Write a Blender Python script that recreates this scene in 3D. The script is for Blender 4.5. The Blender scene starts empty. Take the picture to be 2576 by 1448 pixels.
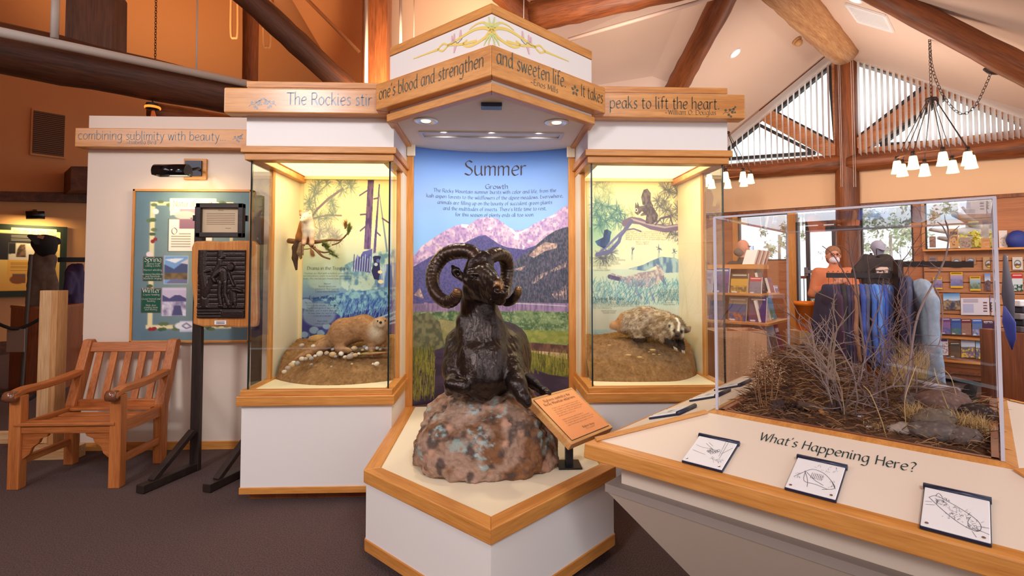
import bpy, math, random
import numpy as np
from mathutils import Vector, Matrix
R_ = random.Random(7)
NR = np.random.default_rng(5)
SC = bpy.context.scene
COL = SC.collection
V3 = Vector
# ---------------------------------------------------------------- camera
FL = 1288.0; PPX, PPY = 1288.0, 640.0
YAW, PIT = math.radians(2.31), math.radians(2.0)
EYE = V3((0, 0, 1.36))
FW = V3((math.sin(YAW) * math.cos(PIT), math.cos(YAW) * math.cos(PIT), math.sin(PIT)))
RT = V3((math.cos(YAW), -math.sin(YAW), 0))
UP = RT.cross(FW)
cd = bpy.data.cameras.new('camera'); cam = bpy.data.objects.new('camera', cd); COL.objects.link(cam)
cd.sensor_width = 36; cd.lens = 36 * FL / 2576; cd.shift_y = -(724 - PPY) / 2576
cd.clip_start = .05; cd.clip_end = 200
m = Matrix((RT, UP, -FW)).transposed().to_4x4(); m.translation = EYE; cam.matrix_world = m
SC.camera = cam
SC.view_settings.view_transform = 'Standard'; SC.view_settings.look = 'None'
SC.view_settings.gamma = 1; SC.view_settings.exposure = 0.3
SC.cycles.max_bounces = 8; SC.cycles.transparent_max_bounces = 24; SC.cycles.caustics_reflective = False; SC.cycles.caustics_refractive = False
SC.cycles.sample_clamp_indirect = 4
# ---------------------------------------------------------------- world and lamps
W = bpy.data.worlds.new('sky'); SC.world = W; W.use_nodes = True
bg = W.node_tree.nodes['Background']; bg.inputs[0].default_value = (.93, .96, 1, 1); bg.inputs[1].default_value = 1.6
def lamp(name, kind, loc, energy, color=(1, .86, .66), size=.2, sizey=None, aim=None, spot=None, blend=.5):
    d = bpy.data.lights.new(name, kind); d.energy = energy; d.color = color
    if kind == 'AREA':
        d.size = size
        if sizey: d.shape = 'RECTANGLE'; d.size_y = sizey
    elif kind == 'SUN': d.angle = math.radians(2)
    else: d.shadow_soft_size = size
    if kind == 'SPOT': d.spot_size = math.radians(spot or 80); d.spot_blend = blend
    o = bpy.data.objects.new(name, d); COL.objects.link(o); o.location = loc
    if aim is not None:
        o.rotation_euler = (V3(aim) - V3(loc)).to_track_quat('-Z', 'Y').to_euler()
    return o
WARM = (1, .74, .45)
# warm hall uplights; the entry, shop and side lamps are added unseen fill
lamp('hall_light', 'SPOT', (-4.6, 6.4, 3.4), 800, (1, .66, .36), .3, aim=(-5.4, 8.9, 7.2), spot=84, blend=.9)
lamp('hall_light', 'SPOT', (-1.0, 5.6, 2.9), 560, (1, .68, .4), .3, aim=(-1.3, 8.0, 6.2), spot=100, blend=.9)
lamp('entry_fill', 'SPOT', (1.1, -1.6, 4.3), 240, (.96, .97, 1), .5, aim=(.4, 3.0, 1.1), spot=88, blend=.7)  # unseen spot added as cool frontal fill, no fixture behind it
lamp('entry_fill', 'SPOT', (-3.1, -2.7, 4.3), 520, (.96, .97, 1), .5, aim=(-.9, 3.2, 1.5), spot=62, blend=.8)  # unseen spot added for frontal fill and glare on the left header
lamp('shop_fill', 'AREA', (3.9, 5.6, 2.5), 17, (1, .82, .70), 1.0, aim=(4.3, 5.8, 6))  # this and the next two: fill areas added to brighten the shop
lamp('shop_fill', 'AREA', (2.3, 4.5, 2.95), 42, (1, .88, .76), .9, aim=(4.3, 6.2, 1.0))
lamp('shop_fill', 'AREA', (5.2, 3.3, 2.6), 46, (1, .88, .76), .9, aim=(4.6, 6.2, 1.2))
lamp('hall_light', 'SPOT', (.9, 4.5, 3.1), 110, (1, .78, .62), .3, aim=(1.3, 6.6, 5.4), spot=100, blend=.9)  # extra uplight added only to brighten the middle ceiling
_o = lamp('side_glare_light', 'AREA', (-4.6, .2, 3.3), 85, (.98, .97, 1), 1.1, 4.4); _o.rotation_euler = (0, math.radians(-80), 0)  # area lamp added for header glare; the side wall has no window
# ---------------------------------------------------------------- pixels to rays
def ray(x, y): return FW + RT * ((x - PPX) / FL) - UP * ((y - PPY) / FL)
def P(x, y, Y):
    d = ray(x, y); return EYE + d * (Y / d.y)
def hit(x, y, n, c):
    d = ray(x, y); n = V3(n); return EYE + d * ((c - n.dot(EYE)) / n.dot(d))
def zhit(x, y, z): return hit(x, y, (0, 0, 1), z)
# ---------------------------------------------------------------- objects
ORG = {}
def tag(o, label=None, cat=None, group=None, kind=None):
    if label: o['label'] = label
    if cat: o['category'] = cat
    if group: o['group'] = group
    if kind: o['kind'] = kind
    return o
def thing(name, label, cat, loc, group=None):
    o = bpy.data.objects.new(name, None); COL.objects.link(o); o.location = loc; o.empty_display_size = .1
    ORG[o.name] = V3(loc)
    return tag(o, label, cat, group)
def mk(name, V, F, mats, parent=None, smooth=False, mi=None, col=None, bevel=0):
    V = np.asarray(V, dtype=np.float64).reshape(-1, 3)
    off = ORG[parent.name] if parent else V3((0, 0, 0))
    V = V - np.array(off)
    me = bpy.data.meshes.new(name)
    if isinstance(F, np.ndarray):
        n, k = F.shape
        me.vertices.add(len(V)); me.vertices.foreach_set('co', V.ravel())
        me.loops.add(n * k); me.loops.foreach_set('vertex_index', F.ravel().astype(np.int32))
        me.polygons.add(n); me.polygons.foreach_set('loop_start', np.arange(0, n * k, k, dtype=np.int32))
        me.update(calc_edges=True); me.validate()
    else:
        me.from_pydata(V.tolist(), [], F); me.update()
    for mm in (mats if isinstance(mats, (list, tuple)) else [mats]): me.materials.append(mm)
    if mi is not None and any(mi): me.polygons.foreach_set('material_index', np.array(mi, dtype=np.int32))
    if smooth: me.polygons.foreach_set('use_smooth', np.ones(len(me.polygons), dtype=bool))
    if col is not None:
        a = me.color_attributes.new('Col', 'FLOAT_COLOR', 'POINT')
        cc = np.ones((len(V), 4), dtype=np.float32); cc[:, :3] = col
        a.data.foreach_set('color', cc.ravel())
    o = bpy.data.objects.new(name, me); COL.objects.link(o)
    if parent: o.parent = parent
    ORG[o.name] = off
    if bevel:
        b = o.modifiers.new('bevel', 'BEVEL'); b.width = bevel; b.segments = 2; b.limit_method = 'ANGLE'; b.angle_limit = .6
    return o
def frame(d, up=(0, 0, 1)):
    d = V3(d).normalized(); u = V3(up)
    if abs(d.dot(u)) > .98: u = V3((0, 1, 0)) if abs(d.y) < .9 else V3((1, 0, 0))
    a = d.cross(u).normalized(); return a, a.cross(d).normalized()
class MB:
    def __init__(s): s.v = []; s.f = []; s.m = []
    def add(s, vs, fs, m=0):
        o = len(s.v); s.v += [tuple(v) for v in vs]; s.f += [tuple(i + o for i in f) for f in fs]; s.m += [m] * len(fs); return s
    def hexa(s, c, m=0):
        return s.add(c, [(0, 3, 2, 1), (4, 5, 6, 7), (0, 1, 5, 4), (1, 2, 6, 5), (2, 3, 7, 6), (3, 0, 4, 7)], m)
    def box(s, a, b, m=0):
        (x, y, z), (X, Y, Z) = [min(i, j) for i, j in zip(a, b)], [max(i, j) for i, j in zip(a, b)]
        return s.hexa([(x, y, z), (X, y, z), (X, Y, z), (x, Y, z), (x, y, Z), (X, y, Z), (X, Y, Z), (x, Y, Z)], m)
    def obox(s, c, a, b, d, m=0):
        c, a, b, d = V3(c), V3(a), V3(b), V3(d)
        if a.cross(b).dot(d) < 0: d = -d
        return s.hexa([c - a - b - d, c + a - b - d, c + a + b - d, c - a + b - d, c - a - b + d, c + a - b + d, c + a + b + d, c - a + b + d], m)
    def bar(s, p, q, w, h, up=(0, 0, 1), m=0):
        p, q = V3(p), V3(q); a, u = frame(q - p, up)
        return s.obox((p + q) / 2, (q - p) / 2, a * (w / 2), u * (h / 2), m)
    def ext(s, poly, vec, m=0):
        poly = [V3(p) for p in poly]; vec = V3(vec); n = len(poly)
        nn = V3((0, 0, 0))
        for i in range(n): nn += poly[i].cross(poly[(i + 1) % n])
        if nn.dot(vec) < 0: poly = poly[::-1]
        return s.add(poly + [p + vec for p in poly], [tuple(range(n))[::-1], tuple(range(n, 2 * n))] + [(i, (i + 1) % n, n + (i + 1) % n, n + i) for i in range(n)], m)
    def prism(s, poly, z0, z1, m=0): return s.ext([(x, y, z0) for x, y in poly], (0, 0, z1 - z0), m)
    def quad(s, a, b, c, d, m=0): return s.add([a, b, c, d], [(0, 1, 2, 3)], m)
    def tube(s, pts, r, n=8, m=0, cap=True, sq=1, up=(0, 0, 1)):
        pts = [V3(p) for p in pts]; k = len(pts); rs = r if isinstance(r, (list, tuple)) else [r] * k
        vs, fs = [], []; a = None
        for i, p in enumerate(pts):
            d = (pts[min(i + 1, k - 1)] - pts[max(i - 1, 0)])
            if d.length < 1e-9: d = V3((0, 0, 1))
            d.normalize()
            if a is None: a, b = frame(d, up)
            else:
                a = (a - d * a.dot(d)); a = a.normalized() if a.length > 1e-6 else frame(d)[0]; b = a.cross(d)
            for j in range(n):
                t = 2 * math.pi * j / n
                vs.append(p + a * (math.cos(t) * rs[i]) + b * (math.sin(t) * rs[i] * sq))
        for i in range(k - 1):
            for j in range(n):
                fs.append((i * n + j, i * n + (j + 1) % n, (i + 1) * n + (j + 1) % n, (i + 1) * n + j))
        if cap: fs += [tuple(range(n))[::-1], tuple(range((k - 1) * n, k * n))]
        return s.add(vs, fs, m)
    def lathe(s, c, prof, n=24, m=0, ax=(0, 0, 1)):
        c = V3(c); ax = V3(ax).normalized(); a, b = frame(ax, (0, 1, 0) if abs(ax.z) > .9 else (0, 0, 1))
        vs, fs = [], []; k = len(prof)
        for r, z in prof:
            for j in range(n):
                t = 2 * math.pi * j / n; vs.append(c + ax * z + a * (r * math.cos(t)) + b * (r * math.sin(t)))
        for i in range(k - 1):
            for j in range(n): fs.append((i * n + j, i * n + (j + 1) % n, (i + 1) * n + (j + 1) % n, (i + 1) * n + j))
        fs += [tuple(range(n))[::-1], tuple(range((k - 1) * n, k * n))]
        return s.add(vs, fs, m)
    def ball(s, c, r, n=12, m=0):
        r = r if isinstance(r, (tuple, list)) else (r, r, r); c = V3(c); k = n // 2
        vs = [c + V3((0, 0, -r[2]))]; fs = []
        for i in range(1, k):
            t = math.pi * i / k
            for j in range(n):
                p = 2 * math.pi * j / n
                vs.append(c + V3((r[0] * math.sin(t) * math.cos(p), r[1] * math.sin(t) * math.sin(p), -r[2] * math.cos(t))))
        vs.append(c + V3((0, 0, r[2]))); L = len(vs) - 1
        for j in range(n): fs.append((0, 1 + (j + 1) % n, 1 + j)); fs.append((L, L - n + j, L - n + (j + 1) % n))
        for i in range(k - 2):
            for j in range(n):
                a = 1 + i * n; fs.append((a + j, a + (j + 1) % n, a + n + (j + 1) % n, a + n + j))
        return s.add(vs, fs, m)
    def build(s, name, mats, parent=None, smooth=False, bevel=0):
        return mk(name, s.v, s.f, mats, parent, smooth, s.m, None, bevel)
def smooth_pts(pts, n=6):
    pts = [V3(p) for p in pts]
    if len(pts) < 3: return pts
    q = [pts[0]] + pts + [pts[-1]]; out = []
    for i in range(1, len(q) - 2):
        for k in range(n):
            t = k / n; a, b, c, d = q[i - 1], q[i], q[i + 1], q[i + 2]
            out.append(.5 * ((2 * b) + (c - a) * t + (2 * a - 5 * b + 4 * c - d) * t * t + (3 * b - a - 3 * c + d) * t ** 3))
    return out + [pts[-1]]
def lerpl(vals, n):
    x = np.linspace(0, len(vals) - 1, n); return np.interp(x, range(len(vals)), vals).tolist()
def clone(o, loc=None, rot=None, scale=None, label=None, mats=None):
    c = o.copy(); COL.objects.link(c); ORG[c.name] = ORG.get(o.name, V3((0, 0, 0)))
    for ch in [x for x in o.children]:
        d = ch.copy(); COL.objects.link(d); d.parent = c
        for g in list(ch.children):
            e = g.copy(); COL.objects.link(e); e.parent = d
    if loc is not None: c.location = loc
    if rot is not None: c.rotation_euler = rot
    if scale is not None: c.scale = scale if hasattr(scale, '__len__') else (scale,) * 3
    if label: c['label'] = label
    return c
# ---------------------------------------------------------------- materials
def lin(c):
    c = np.asarray(c, dtype=np.float64) / 255.0
    return np.where(c <= .04045, c / 12.92, ((c + .055) / 1.055) ** 2.4)
MATS = {}
def base_mat(name):
    m = bpy.data.materials.new(name); m.use_nodes = True
    return m, m.node_tree, m.node_tree.nodes['Principled BSDF']
def mat(name, c, rough=.5, metal=0, var=0, scale=30, bump=0, bscale=200, emit=0, spec=.5, stretch=(1, 1, 1), rotz=0, c2=None, detail=4, sheen=0, coat=0):
    if name in MATS: return MATS[name]
    m, t, b = base_mat(name); N = t.nodes; L = t.links
    b.inputs['Roughness'].default_value = rough; b.inputs['Metallic'].default_value = metal
    b.inputs['Specular IOR Level'].default_value = spec
    if coat: b.inputs['Coat Weight'].default_value = coat; b.inputs['Coat Roughness'].default_value = .15
    if sheen: b.inputs['Sheen Weight'].default_value = sheen
    l1 = lin(c)
    if emit:
        b.inputs['Emission Color'].default_value = (*l1, 1); b.inputs['Emission Strength'].default_value = emit
    tc = N.new('ShaderNodeTexCoord'); mp = N.new('ShaderNodeMapping'); L.new(tc.outputs['Object'], mp.inputs[0])
    mp.inputs['Scale'].default_value = stretch; mp.inputs['Rotation'].default_value = (0, 0, rotz)
    if var or c2 is not None:
        n = N.new('ShaderNodeTexNoise'); n.inputs['Scale'].default_value = scale; n.inputs['Detail'].default_value = detail
        L.new(mp.outputs[0], n.inputs[0])
        r = N.new('ShaderNodeValToRGB'); L.new(n.outputs['Fac'], r.inputs[0])
        a = lin(c2) if c2 is not None else l1 * (1 - var)
        r.color_ramp.elements[0].position = .32; r.color_ramp.elements[1].position = .68
        r.color_ramp.elements[0].color = (*a, 1); r.color_ramp.elements[1].color = (*(l1 if c2 is not None else np.minimum(l1 * (1 + var), 1)), 1)
        L.new(r.outputs[0], b.inputs['Base Color'])
    else: b.inputs['Base Color'].default_value = (*l1, 1)
    if bump:
        n2 = N.new('ShaderNodeTexNoise'); n2.inputs['Scale'].default_value = bscale; n2.inputs['Detail'].default_value = 3
        L.new(mp.outputs[0], n2.inputs[0])
        bp = N.new('ShaderNodeBump'); bp.inputs['Strength'].default_value = bump; bp.inputs['Distance'].default_value = .01
        L.new(n2.outputs['Fac'], bp.inputs['Height']); L.new(bp.outputs[0], b.inputs['Normal'])
    MATS[name] = m; return m
def wood(name, c1, c2, axis='x', rot=0, rough=.38, scale=9, coat=0):
    if name in MATS: return MATS[name]
    m, t, b = base_mat(name); N = t.nodes; L = t.links
    tc = N.new('ShaderNodeTexCoord'); mp0 = N.new('ShaderNodeMapping'); L.new(tc.outputs['Object'], mp0.inputs[0]); mp0.inputs['Rotation'].default_value = (0, 0, rot)
    mp = N.new('ShaderNodeMapping'); L.new(mp0.outputs[0], mp.inputs[0])
    st = {'x': (.07, 1, 1), 'y': (1, .07, 1), 'z': (1, 1, .07)}[axis]; mp.inputs['Scale'].default_value = st
    n = N.new('ShaderNodeTexNoise'); n.inputs['Scale'].default_value = scale; n.inputs['Detail'].default_value = 3; n.inputs['Distortion'].default_value = 1.2
    L.new(mp.outputs[0], n.inputs[0])
    n2 = N.new('ShaderNodeTexNoise'); n2.inputs['Scale'].default_value = scale * 14; n2.inputs['Detail'].default_value = 4; L.new(mp.outputs[0], n2.inputs[0])
    mx = N.new('ShaderNodeMath'); mx.operation = 'MULTIPLY_ADD'; L.new(n2.outputs['Fac'], mx.inputs[0]); mx.inputs[1].default_value = .45
    sn = N.new('ShaderNodeMath'); sn.operation = 'MULTIPLY'; L.new(n.outputs['Fac'], sn.inputs[0]); sn.inputs[1].default_value = .55; L.new(sn.outputs[0], mx.inputs[2])
    r = N.new('ShaderNodeValToRGB'); L.new(mx.outputs[0], r.inputs[0])
    e = r.color_ramp.elements; e[0].position = .36; e[1].position = .62; e[0].color = (*lin(c2), 1); e[1].color = (*lin(c1), 1)
    L.new(r.outputs[0], b.inputs['Base Color']); b.inputs['Roughness'].default_value = rough
    if coat: b.inputs['Coat Weight'].default_value = coat; b.inputs['Coat Roughness'].default_value = .2
    bp = N.new('ShaderNodeBump'); bp.inputs['Strength'].default_value = .08; bp.inputs['Distance'].default_value = .01; L.new(n2.outputs['Fac'], bp.inputs['Height']); L.new(bp.outputs[0], b.inputs['Normal'])
    MATS[name] = m; return m
def art(name, rough=.5, spec=.4, metal=0, bump=0, bscale=100, coat=0):
    if name in MATS: return MATS[name]
    m, t, b = base_mat(name); N = t.nodes; L = t.links
    a = N.new('ShaderNodeAttribute'); a.attribute_name = 'Col'; L.new(a.outputs['Color'], b.inputs['Base Color'])
    b.inputs['Roughness'].default_value = rough; b.inputs['Specular IOR Level'].default_value = spec; b.inputs['Metallic'].default_value = metal
    if coat: b.inputs['Coat Weight'].default_value = coat
    if bump:
        tc = N.new('ShaderNodeTexCoord'); n2 = N.new('ShaderNodeTexNoise'); n2.inputs['Scale'].default_value = bscale; n2.inputs['Detail'].default_value = 5; L.new(tc.outputs['Object'], n2.inputs[0])
        bp = N.new('ShaderNodeBump'); bp.inputs['Strength'].default_value = bump; bp.inputs['Distance'].default_value = .01
        L.new(n2.outputs['Fac'], bp.inputs['Height']); L.new(bp.outputs[0], b.inputs['Normal'])
    MATS[name] = m; return m
def glass(name, tint=(.97, .985, .975), refl=.9, ior=1.45, rough=.0):
    if name in MATS: return MATS[name]
    m, t, b = base_mat(name); N = t.nodes; L = t.links; N.remove(b)
    tr = N.new('ShaderNodeBsdfTransparent'); tr.inputs[0].default_value = (*tint, 1)
    gl = N.new('ShaderNodeBsdfGlossy'); gl.inputs['Roughness'].default_value = rough; gl.inputs['Color'].default_value = (refl, refl, refl, 1)
    fr = N.new('ShaderNodeFresnel'); fr.inputs[0].default_value = ior
    ge = N.new('ShaderNodeNewGeometry'); k = N.new('ShaderNodeMath'); k.operation = 'SUBTRACT'; k.inputs[0].default_value = 1.0; L.new(ge.outputs['Backfacing'], k.inputs[1])
    k2 = N.new('ShaderNodeMath'); k2.operation = 'MULTIPLY'; L.new(fr.outputs[0], k2.inputs[0]); L.new(k.outputs[0], k2.inputs[1])
    mx = N.new('ShaderNodeMixShader'); L.new(k2.outputs[0], mx.inputs[0]); L.new(tr.outputs[0], mx.inputs[1]); L.new(gl.outputs[0], mx.inputs[2])
    L.new(mx.outputs[0], N['Material Output'].inputs[0]); MATS[name] = m; return m
OAK1, OAK2 = (222, 154, 80), (188, 120, 54)
OX = wood('oak_x', OAK1, OAK2, 'x'); OY = wood('oak_y', OAK1, OAK2, 'y'); OZ = wood('oak_z', OAK1, OAK2, 'z')
OD1 = wood('oak_d1', OAK1, OAK2, 'x', math.radians(45)); OD2 = wood('oak_d2', OAK1, OAK2, 'x', math.radians(-45))
TEAK = wood('teak', (196, 118, 62), (150, 82, 38), 'z', rough=.45); TEAKX = wood('teak_x', (196, 118, 62), (150, 82, 38), 'x', rough=.45); TEAKY = wood('teak_y', (196, 118, 62), (150, 82, 38), 'y', rough=.45)
PINE = wood('pine', (226, 190, 146), (190, 142, 92), 'z', rough=.6, scale=5); PINEX = wood('pine_x', (226, 190, 146), (190, 142, 92), 'x', rough=.6, scale=5); PINEY = wood('pine_y', (226, 190, 146), (190, 142, 92), 'y', rough=.6, scale=5)
LOGX = wood('log_x', (146, 80, 40), (84, 42, 20), 'x', rough=.5, scale=6); OXH = wood('oak_header', OAK1, OAK2, 'x', rough=.38, coat=.4)
LOGZ = wood('log_z', (150, 84, 42), (92, 46, 22), 'z', rough=.5, scale=5)
LOGD = wood('log_dark', (108, 62, 38), (62, 34, 20), 'x', rough=.6, scale=6); LOGDZ = wood('log_dark_z', (104, 60, 36), (62, 34, 20), 'z', rough=.6, scale=6)
LOGP = wood('log_pale', (206, 160, 112), (160, 108, 64), 'x', rough=.55, scale=6)
CHERRY = wood('cherry', (150, 84, 48), (112, 58, 32), 'z', rough=.4, scale=6)
CHERRYX = wood('cherry_x', (160, 92, 54), (124, 66, 36), 'x', rough=.4, scale=6)
CREAM = mat('laminate_white', (236, 229, 226), .42)
CREAMW = mat('laminate_cream', (238, 224, 196), .5)
DECK = mat('deck_cream', (240, 226, 198), .42, bump=.05, bscale=300)
BLACK = mat('black_metal', (22, 22, 26), .35, .2)
BLUEBLK = mat('blue_black_plastic', (30, 36, 62), .35)
DARKWOOD = wood('ebonized', (52, 40, 36), (32, 24, 22), 'z', rough=.4)
DARKX = wood('ebonized_x', (52, 40, 36), (32, 24, 22), 'x', rough=.4)
CHROME = mat('chrome', (215, 215, 215), .18, 1)
INK = mat('letter_olive', (84, 80, 62), .28, spec=.6)
INKBLUE = mat('letter_bluegrey', (112, 128, 146), .3, spec=.6)
INKD = mat('letter_dark', (40, 38, 36), .5)
INKT = mat('letter_teal', (36, 62, 62), .45)
WHITE = mat('white_plastic', (238, 236, 238), .4)
GLASS = glass('case_glass'); ACRYL = glass('acrylic', (.975, .975, .985), .9, 1.49)
GEDGE = mat('glass_edge', (24, 36, 40), .15)
AEDGE = mat('acrylic_edge', (204, 200, 214), .1, spec=.9)
ART = art('printed_art', .5); ARTG = art('glossy_print', .25)
# ---------------------------------------------------------------- pen lettering
_a = "4,4.5 2.4,5 .7,3.7 .5,1.5 1.8,0 3.2,.8 4,2.6"; _b = ".5,3.6 2.2,5 4,3.8 4.1,1.6 2.6,0 .4,.5"; _P = ".6,7.3 3.4,7.4 4.4,5.6 3.2,3.6 .6,3.5"
_C = "5.4,6.6 3.4,7.4 1,6 .5,3.4 1.4,.8 3.6,0 5.5,.9"
G = {'a': (4.9, _a + ";4,5 3.9,1.2 4.6,0"), 'b': (4.7, ".4,8 .4,.4;" + _b), 'c': (4.2, "3.8,4.3 2.3,5 .6,3.6 .5,1.5 2,0 3.8,.7"),
 'd': (4.9, _a + ";4,8 3.9,1.2 4.6,0"), 'e': (4.3, ".7,2.5 3.6,3 3.7,4.2 2.4,5 .7,3.7 .5,1.5 2,0 3.8,.8"), 'f': (3.1, "3.4,7.7 2.3,8 1.4,7 1.3,5 1.3,0;.2,5 2.9,5"),
 'g': (4.8, _a + ";4,5 4,-1.2 2.8,-2.9 .6,-2.4"), 'h': (4.5, ".4,8 .4,0;.4,3.2 2,4.9 3.6,4.4 3.7,2.5 3.7,0"), 'i': (1.7, ".5,5 .5,.8 1.1,0;.3,7 .9,6.6"),
 'j': (2, "1,5 1,-2 -.2,-2.9;.8,7 1.3,6.6"), 'k': (4.2, ".4,8 .4,0;3.3,5 .5,2.4;1.2,3 3.8,0"), 'l': (1.7, ".5,8 .5,.8 1.1,0"),
 'm': (6.7, ".4,5 .4,0;.4,3.4 1.8,4.9 3,4.3 3,2.4 3,0;3,3.4 4.5,4.9 5.8,4.3 5.8,2.4 5.8,0"), 'n': (4.5, ".4,5 .4,0;.4,3.2 2,4.9 3.6,4.4 3.7,2.5 3.7,0"),
 'o': (4.7, "2.3,5 .6,3.8 .5,1.4 2.2,0 4,1.3 4.1,3.6 2.3,5"), 'p': (4.7, ".4,5 .4,-3;" + _b), 'q': (4.8, _a + ";4,5 4,-3"), 'r': (3.1, ".4,5 .4,0;.4,3.3 1.6,4.8 2.9,4.7"),
 's': (3.5, "3,4.5 1.7,5 .7,4 1.4,2.9 2.7,2.1 2.9,.8 1.7,0 .4,.5"), 't': (3.2, "1.3,6.6 1.2,1 2,0 2.9,.4;.2,5 2.8,5"), 'u': (4.7, ".4,5 .4,1.4 1.6,0 3.5,1.4;3.7,5 3.7,1 4.3,0"),
 'v': (4.1, ".2,5 2,0;2,0 3.8,5"), 'w': (6.1, ".2,5 1.6,0;1.6,0 3,4.6;3,4.6 4.4,0;4.4,0 5.8,5"), 'x': (4.1, ".3,5 3.7,0;3.7,5 .3,0"), 'y': (4.2, ".3,5 2.1,.4;3.9,5 1.6,-1.6 .2,-2.9"),
 'z': (4, ".4,5 3.5,5;3.5,5 .4,0;.4,0 3.7,0"),
 'A': (6, "3,7.4 .2,0;3,7.4 5.8,0;1.3,2.6 4.7,2.6"), 'B': (4.9, ".5,7.4 .5,0;.5,7.3 2.8,7.4 3.9,6 2.9,4.2 .6,4;.6,4 3.4,3.9 4.4,2 3,.1 .5,0"), 'C': (5.9, _C),
 'D': (6.2, ".6,7.4 .6,0;.6,7.3 3.6,7.2 5.6,5 5.6,2.4 3.6,.2 .6,0"), 'E': (4.7, ".6,7.4 .6,0;.6,7.3 4,7.3;.6,4 3.4,4;.6,.1 4.2,.1"), 'F': (4.4, ".6,7.4 .6,0;.6,7.3 4,7.3;.6,4 3.4,4"),
 'G': (6.1, _C + ";5.5,.9 5.5,3.2 4,3.2"), 'H': (5.7, ".6,7.4 .6,0;5,7.4 5,0;.6,3.9 5,3.9"), 'I': (1.9, ".7,7.4 .7,0"), 'L': (4.3, ".6,7.4 .6,0;.6,.1 4,.1"),
 'M': (7.1, ".6,0 1,7.4;1,7.4 3.5,1.4;3.5,1.4 6,7.4;6,7.4 6.5,0"), 'N': (5.7, ".6,0 .6,7.4;.6,7.4 5,0;5,0 5,7.4"), 'O': (6.7, "3.3,7.4 .9,5.8 .6,2.2 3.1,0 5.7,1.8 6,5 3.3,7.4"),
 'P': (4.9, ".6,7.4 .6,0;" + _P), 'Q': (6.7, "3.3,7.4 .9,5.8 .6,2.2 3.1,0 5.7,1.8 6,5 3.3,7.4;3.6,1.6 6,-.8"), 'R': (5.1, ".6,7.4 .6,0;" + _P + ";2.6,3.6 5,0"),
 'S': (4.9, "4.2,6.6 2.6,7.4 .9,6.2 1.4,4.6 3.4,3.4 4.3,1.8 2.8,0 .4,.8"), 'T': (5.7, "3,7.3 3,0;.2,7.3 5.8,7.3"), 'U': (5.6, ".6,7.4 .6,2 2.7,0 4.9,2 4.9,7.4"),
 'V': (5.7, ".2,7.4 2.9,0;2.9,0 5.5,7.4"), 'W': (8, ".2,7.4 2.2,0;2.2,0 4,6.6;4,6.6 5.8,0;5.8,0 7.8,7.4"), 'X': (5.4, ".3,7.4 5,0;5,7.4 .3,0"), 'Y': (5.4, ".2,7.4 2.7,3.6;5.2,7.4 2.7,3.6;2.7,3.6 2.7,0"),
 'K': (5.2, ".6,7.4 .6,0;4.6,7.4 .7,3.6;1.6,4.4 5,0"), 'Z': (5, ".4,7.3 4.6,7.3;4.6,7.3 .4,.1;.4,.1 4.8,.1"),
 '.': (1.6, ".4,.6 .9,.1"), ',': (1.7, ".8,.6 .4,-1.2"), "'": (1.5, ".9,7.9 .5,6.2"), '?': (3.9, ".5,6.4 2,7.5 3.5,6.2 2.6,4.4 1.8,3 1.8,2;1.5,.6 2,.1"), '-': (2.6, ".3,2.6 2.2,2.6"),
 '~': (5, ".2,1.6 1.6,2.8 3.2,1.9 4.8,2.6"), '!': (1.6, ".7,7.4 .7,2;.5,.6 .9,.1"), ' ': (2.4, '')}
def _cr(pts, n):
    out = []
    q = [pts[0]] + pts + [pts[-1]]
    for i in range(1, len(q) - 2):
        a, b, c, d = [np.array(z) for z in q[i - 1:i + 3]]
        for k in range(n):
            t = k / n; out.append(.5 * (2 * b + (c - a) * t + (2 * a - 5 * b + 4 * c - d) * t * t + (3 * b - a - 3 * c + d) * t ** 3))
    out.append(np.array(pts[-1])); return out
def strokes(ch):
    w, s = G.get(ch, (3, ''))
    return w, [[tuple(float(z) for z in p.split(',')) for p in st.split()] for st in s.split(';') if st]
def twidth(txt): return sum(G.get(c, (3, ''))[0] + .55 for c in txt)
def text(mb, txt, S, u0, v0, size, nib=.85, ang=35, align='l', width=None, slant=0, n=4, m=0):
    """Pen-written line on the surface S(u,v) (v upward, metres); size = x-height."""
    k = size / 5.0; kx = k
    tw = twidth(txt) * k
    if width: kx = k * width / tw; tw = width
    x = u0 - (tw / 2 if align == 'c' else tw if align == 'r' else 0)
    nv = np.array([math.cos(math.radians(ang)), math.sin(math.radians(ang))]) * nib / 2
    nt = np.array([-nv[1], nv[0]]) * .3
    for ch in txt:
        w, sts = strokes(ch)
        for st in sts:
            pts = _cr(st, n if len(st) > 2 else 1)
            ring = []
            for p in pts:
                for e in (p + nv, p - nv):
                    ring.append(S(x + (e[0] + slant * e[1]) * kx, v0 + e[1] * k))
            fs = [(2 * i, 2 * i + 1, 2 * i + 3, 2 * i + 2) for i in range(len(pts) - 1)]
            mb.add(ring, fs, m)
            # thin cross nib so strokes along the nib keep some body
            ring = []
            for p in pts:
                for e in (p + nt, p - nt): ring.append(S(x + (e[0] + slant * e[1]) * kx, v0 + e[1] * k))
            mb.add(ring, fs, m)
        x += (w + .55) * kx
    return mb
def plane(o, xd, yd, lift=.0012):
    o, xd, yd = V3(o), V3(xd).normalized(), V3(yd).normalized(); n = xd.cross(yd).normalized() * lift
    return lambda u, v: o + xd * u + yd * v + n
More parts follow.
